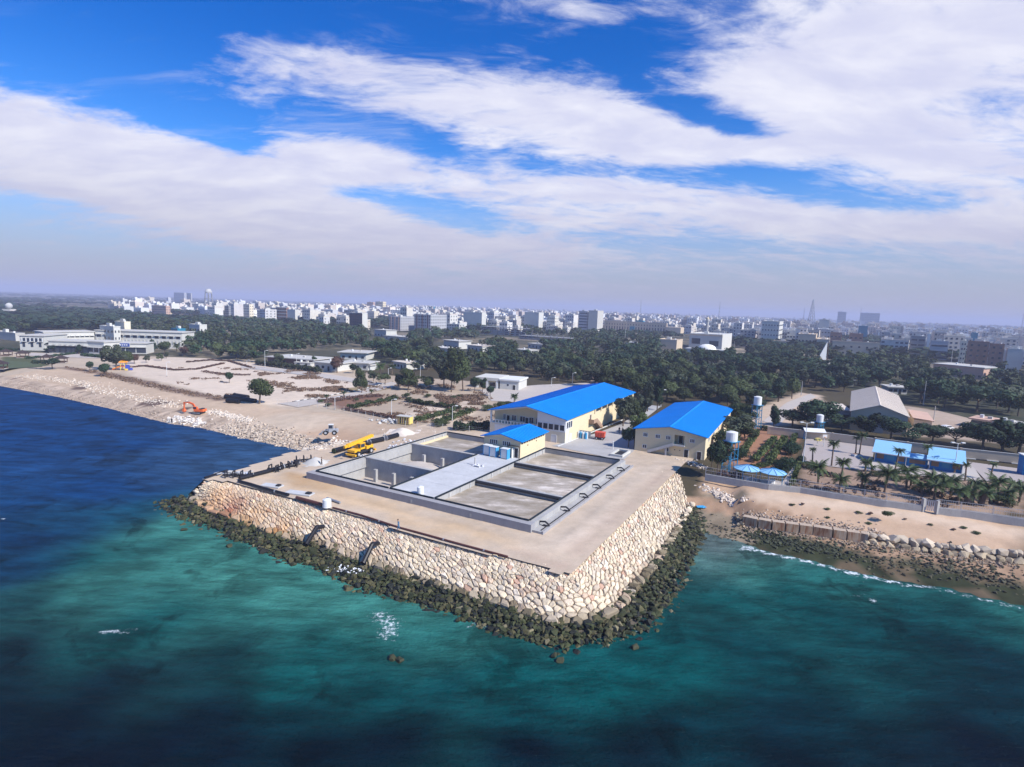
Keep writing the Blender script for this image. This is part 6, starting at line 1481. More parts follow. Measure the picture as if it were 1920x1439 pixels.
def playground():
    t = thing('play_structure', 'orange and red play structure with a curved slide and blue panels', 'playground', P(232, 694, 4), R_(10))
    for x in (-.9, .9):
        for y in (-.9, .9): MB().tube((x, y, 0), (x, y, 3.8), .12, 6).build('post', 'toy yellow', t)
    MB().box(-1, 1, -1, 1, 1.7, 1.9).build('platform', 'toy red', t)
    MB().add([(-1.6, -1.6, 3.6), (1.6, -1.6, 3.6), (1.6, 1.6, 3.6), (-1.6, 1.6, 3.6), (0, 0, 5.0)], [(0, 1, 4), (1, 2, 4), (2, 3, 4), (3, 0, 4), (3, 2, 1, 0)]).build('roof', 'toy orange', t)
    MB().extrude([(-1.0, -.5, 1.8), (-2.4, -.5, 1.2), (-4.6, -.5, .25), (-4.6, -.5, .0), (-2.4, -.5, .95), (-1.0, -.5, 1.5)], (0, 1.0, 0)).build('slide', 'toy red', t)
    for y in (-.58, .5): MB().extrude([(-1.0, y, 2.1), (-2.4, y, 1.5), (-4.6, y, .55), (-4.6, y, .2), (-2.4, y, 1.1), (-1.0, y, 1.7)], (0, .08, 0)).build('slide_edge', 'toy orange', t)
    MB().box(.95, 3.0, -.9, -.8, 0, 2.6).build('side_panel', 'toy blue', t); MB().box(2.2, 3.6, -.6, .6, 0, .9).build('tunnel', 'toy blue', t); MB().box(1.0, 2.2, -1.1, 1.1, 0, .7).build('climber', 'toy yellow', t)
playground()

# blue octagonal umbrellas
def umbrella(px, py, lab):
    t = thing('shade_umbrella', lab, 'umbrella', P(px, py, 4), .2); n = 10; R1 = 2.75
    for k in range(n):
        a, b = 2 * math.pi * k / n, 2 * math.pi * (k + 1) / n
        A = np.array([R1 * math.cos(a), R1 * math.sin(a), 2.55]); B = np.array([R1 * math.cos(b), R1 * math.sin(b), 2.55]); C_ = np.array([0, 0, 3.4])
        MB().add([A, B, C_, A - [0, 0, .1], B - [0, 0, .1], C_ - [0, 0, .1]], [(0, 1, 2), (5, 4, 3), (0, 3, 4, 1)]).build('roof_panel', 'light blue roof', t)
        MB().tube(A + [0, 0, .03], C_ + [0, 0, .03], .05, 4).build('roof_rib', 'blue wall', t)
        if k % 2 == 0: MB().tube((A[0] * .86, A[1] * .86, 0), (A[0] * .86, A[1] * .86, 2.7), .07, 6).build('post', 'blue steel', t)
    MB().tube((0, 0, 0), (0, 0, .14), 2.7, 16).build('base', 'path', t); MB().tube((0, 0, .14), (0, 0, .8), .7, 10).build('table', 'white paint', t)
umbrella(1399, 900, 'light blue ten sided umbrella nearer the lower water tower'); umbrella(1447, 907, 'light blue ten sided umbrella nearer the garden path')
def water_tower(px, py, tank_top, tank_bot, r, lab):
    H1, H0 = tall(px, py, tank_top), tall(px, py, tank_bot); t = thing('water_tower', lab, 'water tower', P(px, py, 4), .5); s = r * .85
    MB().tube((0, 0, H0 + .12), (0, 0, H1 - .1), r, 18).build('tank', 'white paint', t); MB().tube((0, 0, H1 - .1), (0, 0, H1 + .12), r * 1.03, 18, r * .5).build('tank_lid', 'white paint', t)
    for sx in (-s, s):
        for sy in (-s, s): MB().tube((sx * 1.12, sy * 1.12, 0), (sx, sy, H0), .12, 6).build('leg', 'blue steel', t)
    MB().box(-s - .35, s + .35, -s - .35, s + .35, H0, H0 + .12).build('stand', 'blue steel', t)
    for z in np.linspace(H0 * .25, H0 * .8, 3):
        for a, b in (((-s, -s), (s, -s)), ((s, -s), (s, s)), ((s, s), (-s, s)), ((-s, s), (-s, -s))):
            MB().tube((a[0] * 1.05, a[1] * 1.05, z), (b[0] * 1.05, b[1] * 1.05, z), .06, 5).build('brace', 'blue steel', t)
            MB().tube((a[0] * 1.05, a[1] * 1.05, z), (b[0] * 1.05, b[1] * 1.05, z - H0 * .2), .05, 5).build('brace', 'blue steel', t)
    MB().tube((s * 1.3, 0, 0), (s * 1.3, 0, H0), .08, 5).build('down_pipe', 'blue steel', t)
water_tower(1416, 806, 744, 760, 1.15, 'taller white water tank on blue steel legs beyond the crop rows'); water_tower(1366, 893, 810, 828, 1.2, 'white water tank on blue steel legs beside the blue umbrellas'); water_tower(1534, 818, 778, 792, .95, 'small white water tank on blue legs behind the white canopy')
# court canopy, parasol, planter
t = thing('court_canopy', 'white sloping canopy on blue posts at the top of the tiled court', 'canopy', P(1526, 824, 4), -R_(8))
MB().extrude([(-2.9, -.9, 2.2), (2.9, -.9, 2.2), (2.9, .9, 3.0), (-2.9, .9, 3.0)], (0, 0, .1)).build('roof', 'white paint', t)
for x in (-2.8, 2.8): MB().box(x - .1, x + .1, -.1, .1, -.5, 2.55).build('post', 'blue wall', t); 
MB().box(-2.9, 2.9, .92, .98, .2, 1.0).build('back_rail', 'blue wall', t)
t = thing('parasol', 'round cream parasol standing on the tiled court', 'parasol', P(1532, 836, 4)); MB().ball((0, 0, 1.5), 1.0, 14, 5, .7, True).build('canopy', 'yellow panel', t); MB().tube((0, 0, 0), (0, 0, 1.6), .06, 6).build('pole', 'white paint', t); MB().tube((0, 0, 0), (0, 0, .1), .4, 10).build('foot', 'concrete', t)
t = thing('planter', 'white planter box between the thin palms on the court', 'planter', P(1606, 856, 4)); MB().box(-1.0, 1.0, -.8, .8, 0, .6).build('box', 'white paint', t); MB().box(-.85, .85, -.65, .65, .601, .65).build('soil', 'brown soil', t)
t = thing('hoop_stand', 'white post with a hoop board at the far side of the court', 'hoop', P(1544, 838, 4)); MB().tube((0, 0, 0), (0, 0, 3.2), .08, 6).build('post', 'white paint', t); MB().box(-.6, .6, -.25, -.18, 2.6, 3.4).build('board', 'white paint', t); MB().tube((0, -.45, 2.75), (0, -.45, 2.78), .23, 10).build('ring', 'toy orange', t)

# blue kiosks
def kiosk(a, b, depth, hb, hf, lab, panels=3):
    A, B = P(*a, 4.0), P(*b, 4.0); d = (B - A)[:2]; w = np.linalg.norm(d); rz = math.atan2(d[1], d[0]); t = thing('kiosk', lab, 'kiosk', A, rz)
    MB().extrude([(0, 0, -.1), (0, depth, -.1), (0, depth, hb), (0, 0, hf)], (w, 0, 0)).build('wall', 'blue wall', t)
    sl = (hb - hf) / depth
    MB().extrude([(-.7, -.8, hf - .8 * sl + .02), (-.7, depth + .7, hb + .7 * sl + .02), (-.7, depth + .7, hb + .7 * sl + .17), (-.7, -.8, hf - .8 * sl + .17)], (w + 1.4, 0, 0)).build('roof', 'light blue roof', t)
    MB().box(-.72, w + .72, -.92, -.802, hf - .8 * sl - .02, hf - .8 * sl + .2).build('fascia', 'white paint', t)
    for k in range(panels):
        x = w * (k + .5) / panels; MB().box(x - w / panels * .36, x + w / panels * .36, -.07, -.002, .9, 2.1).build('shutter', 'blue steel' if k % 2 else 'brown soil', t)
    MB().box(-.1, 0, -.6, .0, -.1, hf - .3).build('corner_post', 'white paint', t); MB().box(w, w + .1, -.6, .0, -.1, hf - .3).build('corner_post', 'white paint', t)
    MB().box(-.4, w + .4, -.9, -.61, -.1, .15).build('plinth', 'white paint', t)
    return t
kiosk((1640, 865), (1697, 874), 4.6, 4.2, 2.6, 'first blue kiosk with pale blue lean roof, beside the tiled court')
kiosk((1742, 880), (1802, 889), 4.6, 4.2, 2.6, 'second blue kiosk with pale blue lean roof, beside the road')
A = P(1697, 874, 4); B = P(1742, 880, 4); d = B - A; w = float(np.linalg.norm(d)); t = thing('kiosk_link', 'low curved pale roof and counter joining the two blue kiosks', 'kiosk link', A, math.atan2(d[1], d[0]))
MB().box(.3, w - .3, .6, 3.6, -.1, 2.0).build('wall', 'blue wall', t); pts = [(.15, .3 + .5 * k, 2.05 + .8 * math.sin(k * .42)) for k in range(8)]
MB().extrude(pts + [(x, y, z + .12) for x, y, z in pts[::-1]], (w - .3, 0, 0)).build('roof', 'light blue roof', t); MB().box(.8, w - .8, .5, .598, .8, 1.7).build('counter', 'brown soil', t)
t = thing('blue_gate_house', 'tall blue hut at the road end beyond the palms', 'hut', P(1925, 890, 4), -R_(20)); MB().box(-1.4, 2.5, -1.4, 1.4, -.1, 4.6).build('wall', 'blue wall', t); MB().box(-1.6, 2.7, -1.6, 1.6, 4.602, 4.8).build('roof', 'white paint', t); MB().box(-1.0, 0, -1.46, -1.402, 0, 2.1).build('door', 'blue steel', t)
# beige garden wall
def garden_wall():
    pts = [(1440, 814), (1500, 821), (1560, 827), (1640, 838)]; pts2 = [(1640, 838), (1700, 846), (1800, 858), (1925, 872)]
    for pl, lab, h in ((pts, 'beige garden wall behind the crop rows and the court', 2.2), (pts2, 'beige garden wall behind the blue kiosks', 2.4)):
        t = thing('garden_wall', lab, 'wall', P(*pl[0], 4)); o = np.array(t.location); q = [P(x, y, 4) - o for x, y in pl]
        for a, b in zip(q[:-1], q[1:]):
            L = np.linalg.norm(b - a); rz = math.atan2(*(b - a)[1::-1]); c = (a + b) / 2; MB().obox(c, L, .25, h, rz).build('wall_panel', 'tan stone', t); MB().obox(c + [0, 0, h], L, .4, .12, rz).build('wall_coping', 'pale roof', t); MB().obox(a, .5, .5, h + .2, rz).build('pier', 'tan stone', t)
garden_wall()
# fence above the beach
def beach_fence(pts, lab):
    t = thing('beach_fence', lab, 'fence', P(*pts[0], 3.9)); o = np.array(t.location); q = [P(x, y, 3.9) - o for x, y in pts]
    for a, b in zip(q[:-1], q[1:]):
        L = np.linalg.norm(b - a); d = (b - a) / L; rz = math.atan2(d[1], d[0]); c = (a + b) / 2; MB().obox(c - [0, 0, .5], L, .4, 1.45, rz).build('low_wall', 'concrete', t)
        rl = MB(); [rl.obox(c + [0, 0, z], L, .05, .05, rz) for z in (1.05, 1.75, 2.45)]; rl.build('rail', 'galvanised', t)
        n = int(L / 3)
        for i in range(n + 1): MB().obox(a + d * L * i / max(1, n) + [0, 0, .95], .09, .09, 1.6, rz).build('post', 'galvanised', t)
        bars = MB(); m = int(L / .35); [bars.obox(a + d * L * (i + .5) / m + [0, 0, 1.05], .025, .025, 1.42, rz) for i in range(m)]; k = bars.build('fence_bar', 'galvanised', t); k['kind'] = 'stuff'
beach_fence([(1322, 897), (1380, 907), (1440, 917), (1500, 923), (1580, 936), (1660, 948), (1728, 957)], 'low grey wall with bar fence from the boulders to the beach gate')
beach_fence([(1757, 961), (1800, 966), (1860, 974), (1935, 985)], 'low grey wall with bar fence beyond the beach gate')
t = thing('beach_gate', 'barred gate between two pale posts in the beach fence', 'gate', P(1730, 957, 3.9)); o = np.array(t.location); B = P(1756, 961, 3.9) - o
for p in (np.zeros(3), B): MB().obox(p - [0, 0, .3], .5, .5, 2.6, .2).build('gate_post', 'concrete', t)
L = np.linalg.norm(B); rz = math.atan2(B[1], B[0])
for i in range(7): MB().obox(B * (i + .5) / 7 + [0, 0, .1], L / 7 - .12, .04, 2.1, rz).build('gate_bar_panel', 'galvanised', t)

# concrete blocks and boulders above the beach
def block_wall():
    t = thing('block_revetment', 'row of rusty concrete blocks ending in a double row of boulders above the beach', 'revetment', GH(1392, 985)); o = np.array(t.location)
    xs = [1392, 1421, 1446, 1471, 1497, 1523, 1560, 1586, 1612, 1628]; line = lambda x: np.interp(x, [1392, 1440, 1521, 1565, 1612, 1640], [982, 991, 1001, 1008, 1014, 1019])
    for i, (a, b) in enumerate(zip(xs[:-1], xs[1:])):
        A, B = P(a + 1, line(a), .9), P(b - 1.5, line(b), .9); c = (A + B) / 2 - o; L = np.linalg.norm(B - A); rz = math.atan2(*(B - A)[1::-1]); mb = MB(); mb.obox(c - [0, 0, .4], L, 1.5, 1.95, rz)
        ob = mb.build('concrete_block', 'block concrete', t); n = np.array([math.sin(rz), -math.cos(rz), 0]); MB().obox(c + n * .76 + [0, 0, .1], L * .97, .015, 1.5, rz).build('rust_face', 'rust streaks', ob)
    r = np.random.default_rng(17)
    for row, (yo, z) in enumerate(((0, .85), (-13, 1.75))):
        x = 1622.0 if row == 0 else 1628
        while x < 1935:
            y = np.interp(x, [1600, 1640, 1720, 1820, 1935], [1014, 1019, 1030, 1043, 1056]); s = r.uniform(.7, 1.1); p = P(x, y, .9) + np.array([r.normal(0, .12) + .35 * row * .4, r.normal(0, .15) + 1.1 * row, 0]); p[2] = z + r.uniform(-.08, .1)
            V, F = put_rock(p - o, s, int(r.integers(0, 8)), r, .8); c = np.array((.52, .43, .33)) * r.uniform(.75, 1.15) if row else np.array((.40, .32, .22)) * r.uniform(.6, 1.2)
            link('boulder', fastmesh('boulder', V, F, 'stone', np.tile(c, (len(V), 1))), t); x += s * 17.5
    for k in range(26):
        px = r.uniform(1381, 1396); py = r.uniform(945, 985); p = P(px, py, 1.2); V, F = put_rock(p - o, r.uniform(.3, .6), int(r.integers(8, 16)), r); link('boulder', fastmesh('boulder', V, F, 'stone', np.tile(np.array((.22, .18, .13)) * r.uniform(.7, 1.5), (len(V), 1))), t)
block_wall()

def rubble_fields():
    r = np.random.default_rng(41); items = []
    def strew(line, n, w, smin, smax, col, var=.25):
        q = np.array([GH(x, y) for x, y in line]); seg = np.concatenate([[0], np.cumsum(np.linalg.norm(np.diff(q, axis=0), axis=1))])
        for _ in range(n):
            s = r.uniform(0, seg[-1]); p = np.array([np.interp(s, seg, q[:, k]) for k in range(3)]) + np.array([r.normal(0, w), r.normal(0, w), 0])
            z = float(heights(np.array([p[0]]), np.array([p[1]]))[0])
            if z < -.4: continue
            p[2] = z + r.uniform(-.05, .1); V, F = put_rock(p, r.uniform(smin, smax), int(r.integers(8, 16)), r); items.append((V, F, np.array(col) * r.uniform(1 - var, 1 + var)))
    strew([(40, 705), (100, 712), (170, 722)], 520, 1.5, .15, .42, (.54, .46, .38)); strew([(160, 722), (240, 742), (330, 762)], 700, 1.8, .15, .45, (.55, .47, .39))
    strew([(390, 772), (430, 780), (470, 790)], 480, 1.0, .2, .55, (.56, .48, .40)); strew([(420, 800), (480, 812), (545, 826), (600, 838)], 1500, 2.2, .15, .6, (.44, .36, .285))
    strew([(0, 716), (120, 742), (260, 775), (330, 792), (420, 806)], 1300, 1.6, .12, .38, (.38, .30, .24)); strew([(320, 785), (350, 790), (380, 795)], 160, 1.2, .3, .7, (.62, .56, .5))
    strew([(600, 836), (640, 840), (590, 846)], 220, 1.6, .25, .6, (.50, .43, .36)); strew([(620, 822), (650, 828)], 60, 1.2, .2, .5, (.6, .52, .45))
    strew([(485, 868), (540, 853), (600, 843)], 330, .8, .3, .6, (.56, .48, .40)); strew([(430, 885), (480, 872)], 160, .8, .3, .6, (.6, .52, .44))
    strew([(1318, 915), (1345, 925), (1392, 938)], 240, .8, .2, .5, (.55, .46, .38)); strew([(1400, 970), (1480, 978), (1600, 995), (1650, 1005)], 900, 1.2, .12, .3, (.42, .32, .24))
    strew([(1400, 992), (1480, 1000), (1600, 1018), (1700, 1034), (1900, 1060)], 800, 1.0, .12, .34, (.28, .21, .15)); strew([(1600, 1040), (1750, 1060), (1900, 1085)], 700, 2.5, .12, .4, (.07, .065, .04), .5)
    strew([(1400, 1005), (1480, 1015), (1580, 1035)], 500, 1.5, .15, .45, (.045, .05, .03), .5); strew([(1340, 985), (1360, 1000), (1390, 1010)], 120, 2.0, .1, .3, (.1, .09, .06))
    strew([(1265, 862), (1300, 868), (1318, 880)], 90, 1.0, .15, .4, (.55, .47, .4)); strew([(700, 815), (760, 808), (850, 812)], 120, 2.0, .1, .3, (.55, .48, .42))
    o = rock_field(items, 'shore_rubble', 'stone'); o['kind'] = 'stuff'
rubble_fields()
for (px, py, w, lab) in ((1315, 952, .9, 'crumpled blue sheet washed up in the little cove'), (1377, 946, .45, 'small blue scrap on the cove sand')):
    p = GH(px, py); g = 7; V = [(w * (i / 3 - 1), w * (j / 3 - 1) * .7, .18 + .15 * mnoise.noise(Vector((i * .9, j * .8, px)))) for j in range(g) for i in range(g)]
    tag(MB().add(V, [(j * g + i, j * g + i + 1, (j + 1) * g + i + 1, (j + 1) * g + i) for j in range(g - 1) for i in range(g - 1)]).build('plastic_sheet', 'plastic blue', loc=tuple(p)), lab, 'litter')
t = thing('open_pit', 'rectangular concrete pit with pale rim between the basin and the office hall', 'pit', P(1163, 852, 4.02), RZ)
for x0, x1, y0, y1 in ((-1.6, -1.2, -3.2, 3.2), (1.2, 1.6, -3.2, 3.2), (-1.2, 1.2, -3.2, -2.8), (-1.2, 1.2, 2.8, 3.2)): MB().box(x0, x1, y0, y1, -.2, .55).build('rim', 'white render', t)
MB().box(-1.198, 1.198, -2.798, 2.798, -.1, .12).build('pit_floor', 'dark', t)
t = thing('yard_post', 'short white post on the concrete yard', 'post', P(1149, 843, 4.06)); MB().tube((0, 0, 0), (0, 0, 2.0), .12, 8).build('post', 'white paint', t); MB().tube((0, 0, 2), (0, 0, 2.1), .16, 8).build('post_cap', 'white paint', t)
def gas_rack():
    for (px, py), n, lab, mm in (((1087, 822), 5, 'group of white and blue gas bottles by the long hall stair', ('plastic blue', 'plastic white')), ((1038, 826), 4, 'white drums and ladder rack in front of the long hall', ('plastic white', 'galvanised'))):
        t = thing('bottle_rack', lab, 'bottles', P(px, py, 4.05), -GA)
        for k in range(n * 2): x, y = (k % n) * .75 - 1.2, (k // n) * .8; o = MB().tube((x, y, 0), (x, y, 1.7), .3, 8).build('bottle', mm[k % 2], t); MB().tube((x, y, 1.7), (x, y, 1.95), .12, 6).build('bottle_neck', 'white paint', o)
        MB().box(-1.6, 2.6, 1.3, 1.38, 0, 2.0).build('rack_back', 'steel', t)
gas_rack()
# smoke of a small fire near the gazebos is thin and left as haze
# ------------------------------------------------------------------ buildings further inland
def kcol(px): d = ray(px, hzn(px)); return d[0] / d[1]
def run_to(A, dirv, px):
    k = kcol(px); return (k * A[1] - A[0]) / (dirv[0] - k * dirv[1])
def ztop(A, py):
    lo, hi = -20.0, 95.0
    for _ in range(40):
        m = (lo + hi) / 2
        if PX([A[0], A[1], m])[1] > py: lo = m
        else: hi = m
    return lo
def windows_part(t, w, d, h, st, wm='glass', every=3.4, frac=.5, z0=.9, bands=False, y=0.0, sides=True):
    mb = MB(); fh = h / st
    for s in range(st):
        a = s * fh + z0; b = a + min(1.5, fh * .5)
        if bands: mb.box(.5, w - .5, y - .12, y - .003, a, b)
        else:
            n = max(2, int(w / every))
            for i in range(n):
                c = w * (i + .5) / n; e = w / n * frac / 2; mb.box(c - e, c + e, y - .12, y - .003, a, b)
        if sides:
            n = max(2, int(d / (every * 1.3)))
            for i in range(n): c = d * (i + .5) / n; e = d / n * .17; mb.box(w + .003, w + .12, c - e, c + e, a, b)
    o = mb.build('windows', wm, t); o['kind'] = 'stuff'; return o
NOTABLE = [(900, 1075, 740), (1120, 1330, 980), (1320, 1336, 760)]
def block(px0, px1, px2, top, D, st, m, lab, cat='building', name='apartment_block', wm='glass', side=None, every=3.4, frac=.5, bands=False, win=True, extra=None, group=None):
    """px0-px1 the shaded front, px1-px2 the sunlit side, top row of the roof, at distance D"""
    NOTABLE.append((px0 - 3, px2 + 3, D))
    A = at_dist(px0, D, 3.9); w = run_to(A, GV, px1); B = A[:2] + GV * w; d = run_to(B, GU, px2) if px2 > px1 else 12.0; d = max(4.0, min(60, d)); h = ztop(A, top) - 3.9
    t = thing(name, lab, cat, A, RZ, group)
    MB().box(0, w, 0, d, -.3, h).build('wall', m, t)
    p = MB(); [p.box(*q, h, h + .7) for q in ((-.1, w + .1, -.1, .25), (-.1, w + .1, d - .25, d + .1), (-.1, .25, .252, d - .252), (w - .25, w + .1, .252, d - .252))]; p.build('parapet', side or m, t)
    MB().box(w * .3, w * .3 + min(4, w * .35), d * .4, d * .4 + min(4, d * .35), h, h + 2.4).build('stair_head', 'white render', t)
    MB().tube((w * .75, d * .5, h), (w * .75, d * .5, h + 1.4), .7, 8).build('roof_tank', 'white paint', t)
    if side: MB().box(w, w + .16, 0.1, d - .1, -.2, h - .05).build('side_wall', side, t)
    if win: windows_part(t, w, d, h, st, wm, every, frac, bands=bands, sides=side is None)
    if extra: extra(t, w, d, h)
    return t
def stripes(m, n):
    def f(t, w, d, h):
        for i in range(n): c = w * (i + .5) / n; MB().box(c - .7, c + .7, -.5, -.13, 0, h + .5).build('facade_band', m, t)
    return f
block(655, 679, 689, 587, 720, 7, 'brick dark', 'dark brown tower block with a blank white side, alone at the wood edge', side='white render', frac=.6, every=2.6)
block(730, 751, 777, 594, 760, 5, 'grey render', 'pale and pink apartment block next to the larger grey one', extra=stripes('pink render', 3))
block(777, 808, 838, 590, 720, 6, 'grey render', 'largest grey apartment block with dark bands and reddish balconies', extra=stripes('brick dark', 3), every=2.8)
block(838, 862, 872, 608, 700, 4, 'white render', 'low white block with a red shop front beside the grey apartments', extra=lambda t, w, d, h: MB().box(1, w - 1, -.5, -.13, .3, 3.0).build('shop_front', 'pink render', t))
block(870, 904, 912, 586, 830, 7, 'white render', 'big blank white block without windows behind the concrete frame', win=False)
block(984, 1011, 1020, 586, 930, 7, 'white render', 'second blank white block beyond the concrete frame', win=False)
block(1086, 1102, 1104, 584, 930, 7, 'grey render', 'narrow dark banded tower beside the pale slab tower', bands=True)
block(1104, 1121, 1132, 583, 920, 7, 'pale roof', 'pale slab tower with balconies beside the narrow banded tower', win=False)
block(1430, 1463, 1470, 603, 730, 5, 'white render', 'white apartment block with small dark windows above the wood', every=2.8, frac=.4)
block(1712, 1740, 1743, 631, 690, 4, 'raw concrete', 'grey concrete block with dark open floors beside a white pillar', frac=.8, every=6)
block(1743.5, 1748, 1750, 627, 680, 1, 'white paint', 'tall white pillar wall at the end of the grey concrete block', name='pillar_wall', win=False)
block(1751, 1784, 1790, 640, 660, 3, 'grey render', 'plain grey blue block next to the white pillar', bands=True)
block(1808, 1818, 1822, 640, 600, 5, 'cream render', 'narrow yellow block before the brown brick block', every=2.4)
block(1822, 1861, 1864, 641, 570, 5, 'brown brick', 'brown brick block with recessed windows, first of the pair', frac=.35)
block(1864, 1890, 1894, 646, 560, 5, 'brown brick', 'brown brick block with recessed windows, second of the pair', frac=.35)
block(1897, 1925, 1930, 655, 560, 2, 'white render', 'long low white block past the brown brick pair', win=False)
block(1570, 1586, 1589, 585, 2600, 9, 'grey render', 'hazy tower block standing alone on the skyline'); block(1612, 1649, 1652, 587, 2600, 9, 'grey render', 'wide hazy slab block on the skyline next to the lone tower')
block(804, 813, 816, 576, 1350, 8, 'net blue', 'block wrapped in blue green netting in the far town', win=False); block(1825, 1837, 1841, 625, 900, 5, 'net blue', 'block wrapped in dark green netting above the brown blocks', win=False)
block(517, 537, 540, 577, 930, 6, 'brown brick', 'reddish block with white floor bands beside a white slab', extra=lambda t, w, d, h: [MB().box(-.1, w + .1, -.45, -.13, h * k / 5, h * k / 5 + 1).build('floor_band', 'white render', t) for k in range(1, 6)])
block(538, 553, 560, 581, 900, 6, 'white render', 'white slab beside the reddish banded block', win=False)
block(283, 310, 318, 573, 1200, 4, 'pink render', 'pink block at the outer edge of the town'); block(452, 467, 475, 571, 1150, 5, 'cream render', 'yellow topped block near the tank tower')
block(420, 428, 432, 574, 1050, 6, 'raw concrete', 'dark unfinished block near the tank tower', frac=.8); block(704, 718, 724, 566, 1700, 6, 'yellow render', 'yellow tower on the skyline of the town')
block(688, 700, 703, 567, 1700, 6, 'pink render', 'pink tower next to the yellow tower on the skyline'); block(326, 345, 350, 549, 3200, 6, 'grey render', 'hazy grey hospital block near the horizon'); block(346, 358, 360, 550, 3200, 6, 'pale roof', 'hazy pale block near the horizon beside the grey hospital')
block(1500, 1534, 1536, 627, 690, 2, 'tan stone', 'tan school building with pink and white rooms on its roof', win=True); block(1536, 1560, 1562, 637, 680, 2, 'tan stone', 'lower tan school wing with a white roof edge', side='tan stone')
block(1566, 1655, 1675, 640, 650, 2, 'tan stone', 'long tan school range behind the white sail', every=6, frac=.25); block(1455, 1499, 1500, 640, 690, 1, 'tan stone', 'low tan boundary range leading to the school', win=False)
block(1596, 1622, 1634, 626, 740, 3, 'brown brick', 'brown block with cream ends above the tan school'); block(1560, 1582, 1588, 624, 760, 3, 'brown brick', 'brown block with yellow corner above the tan school')
block(1536, 1560, 1563, 618, 800, 4, 'grey render', 'blue grey block with white columns above the tan school'); block(1537, 1556, 1564, 600, 1000, 5, 'white render', 'tall white slab beyond the tan school', win=False)
block(1612, 1629, 1632, 612, 950, 6, 'net blue', 'teal block beyond the tan school', win=False)

def tan_palace():
    def ex(t, w, d, h):
        for i in range(22):
            x = w * .04 + w * .92 * i / 21; MB().box(x - .75, x + .75, -.25, -.003, 1.5, h * .55).build('window_slot', 'glass', t); MB().box(x - .5, x + .5, -.2, -.003, h * .68, h * .82).build('window', 'glass', t)
        MB().box(w * .42, w * .5, -1.0, -.26, -.2, h * .6).build('entrance', 'net blue', t); MB().box(w * .1, w * .26, 4, 12, h, h + 2.2).build('roof_room', 'grey render', t); MB().box(w * .5, w * .62, 4, 12, h, h + 3).build('roof_room', 'net blue', t)
        MB().box(-w * .28, -.01, 2, 20, -.2, h * .62).build('wing', 'tan stone', t); MB().box(w + .01, w * 1.22, -3, 20, -.2, h * .7).build('wing', 'tan stone', t)
    block(1135, 1252, 1253, 602, 960, 2, 'tan stone', 'long tan public building with rows of slot windows and side wings', name='public_building', win=False, extra=ex)
tan_palace()
def frame_building(px0, px1, top, D, st, lab, bays, net=None):
    A = at_dist(px0, D, 3.9); w = run_to(A, GV, px1); h = ztop(A, top) - 3.9; t = thing('unfinished_building', lab, 'building site', A, RZ); d = 16
    for s in range(1, st + 1): MB().box(0, w, 0, d, h * s / st - .35, h * s / st).build('floor_slab', 'raw concrete', t)
    for i in range(bays + 1):
        x = w * i / bays
        for y in (.4, d - .4): MB().box(x - .3, x + .3, y - .3, y + .3, 0, h + (2.5 if i % 2 else 1.2)).build('column', 'raw concrete', t)
    MB().box(.5, w * .55, 1.2, 1.5, 0, h * .6).build('infill_wall', 'grey render', t); MB().box(w * .6, w * .97, 1.2, 1.5, 0, h * .62).build('infill_wall', 'grey render', t)
    for s in range(st - 1):
        for i in range(bays // 2, bays): x = w * (i + .5) / bays; MB().box(x - w / bays * .3, x + w / bays * .3, 1.1, 1.19, h * s / st + .8, h * s / st + 2.2).build('opening', 'dark', t)
    MB().box(.3, d * .3, 3, 14, 0, h * .9).build('stair_core', 'raw concrete', t)
frame_building(903, 1000, 612, 730, 4, 'large unfinished concrete frame of four floors with open columns', 9); frame_building(975, 1072, 629, 640, 2, 'lower unfinished concrete frame in front of the larger one', 8)

def mosque():
    def ex(t, w, d, h):
        MB().box(w * .08, w * .34, -.06, -.003, h * .35, h * .72).build('recess', 'glass', t); MB().box(w * .62, w * .9, -.06, -.003, h * .25, h * .6).build('recess', 'glass', t)
        for k in range(4): MB().box(w + .003, w + .08, d * (.1 + .23 * k), d * (.2 + .23 * k), 0, h * .62).build('side_opening', 'dark', t)
        MB().box(-.2, w + .2, -.3, -.003, h - 1.2, h).build('cornice', 'tan stone', t)
    block(1296, 1358, 1382, 626, 600, 2, 'white render', 'pale stone hall with wide recessed openings above the wood', name='stone_hall', win=False, extra=ex, side='white render')
    block(1238, 1273, 1284, 637, 570, 2, 'tan stone', 'tan windowless block beside the pale stone hall', name='stone_block', win=False)
    A = at_dist(1330, 540, 3.9); t = thing('domed_hall', 'low white hall with a shallow dome before the pale stone hall', 'domed hall', A, RZ); h = ztop(A, 655) - 3.9
    MB().box(-18, 20, -6, 8, -.2, h).build('wall', 'white render', t); MB().ball((0, 1, h), 8.0, 20, 7, .55, True).build('dome', 'dome white', t, smooth=True); MB().box(-18.3, 20.3, -6.3, -6.002, h - .8, h + .2).build('cornice', 'pale roof', t)
    A = at_dist(1328, 760, 3.9); h = ztop(A, 592) - 3.9; t = thing('minaret', 'slim pale minaret with a yellow lantern behind the stone hall', 'minaret', A)
    MB().box(-3.5, 3.5, -3.5, 3.5, 0, h * .35).build('base', 'pale roof', t); MB().tube((0, 0, h * .35), (0, 0, h * .8), 1.7, 8).build('shaft', 'pale roof', t); MB().tube((0, 0, h * .8), (0, 0, h * .86), 2.4, 8).build('gallery', 'white render', t); MB().ball((0, 0, h * .86), 2.0, 10, 5, 1.3, True).build('lantern', 'yellow render', t)
mosque()
t = thing('sail_monument', 'white sail shaped monument with a dark mast rising from the wood', 'monument', at_dist(1556, 470, 3.9)); h = ztop(np.array(t.location), 641) - 3.9
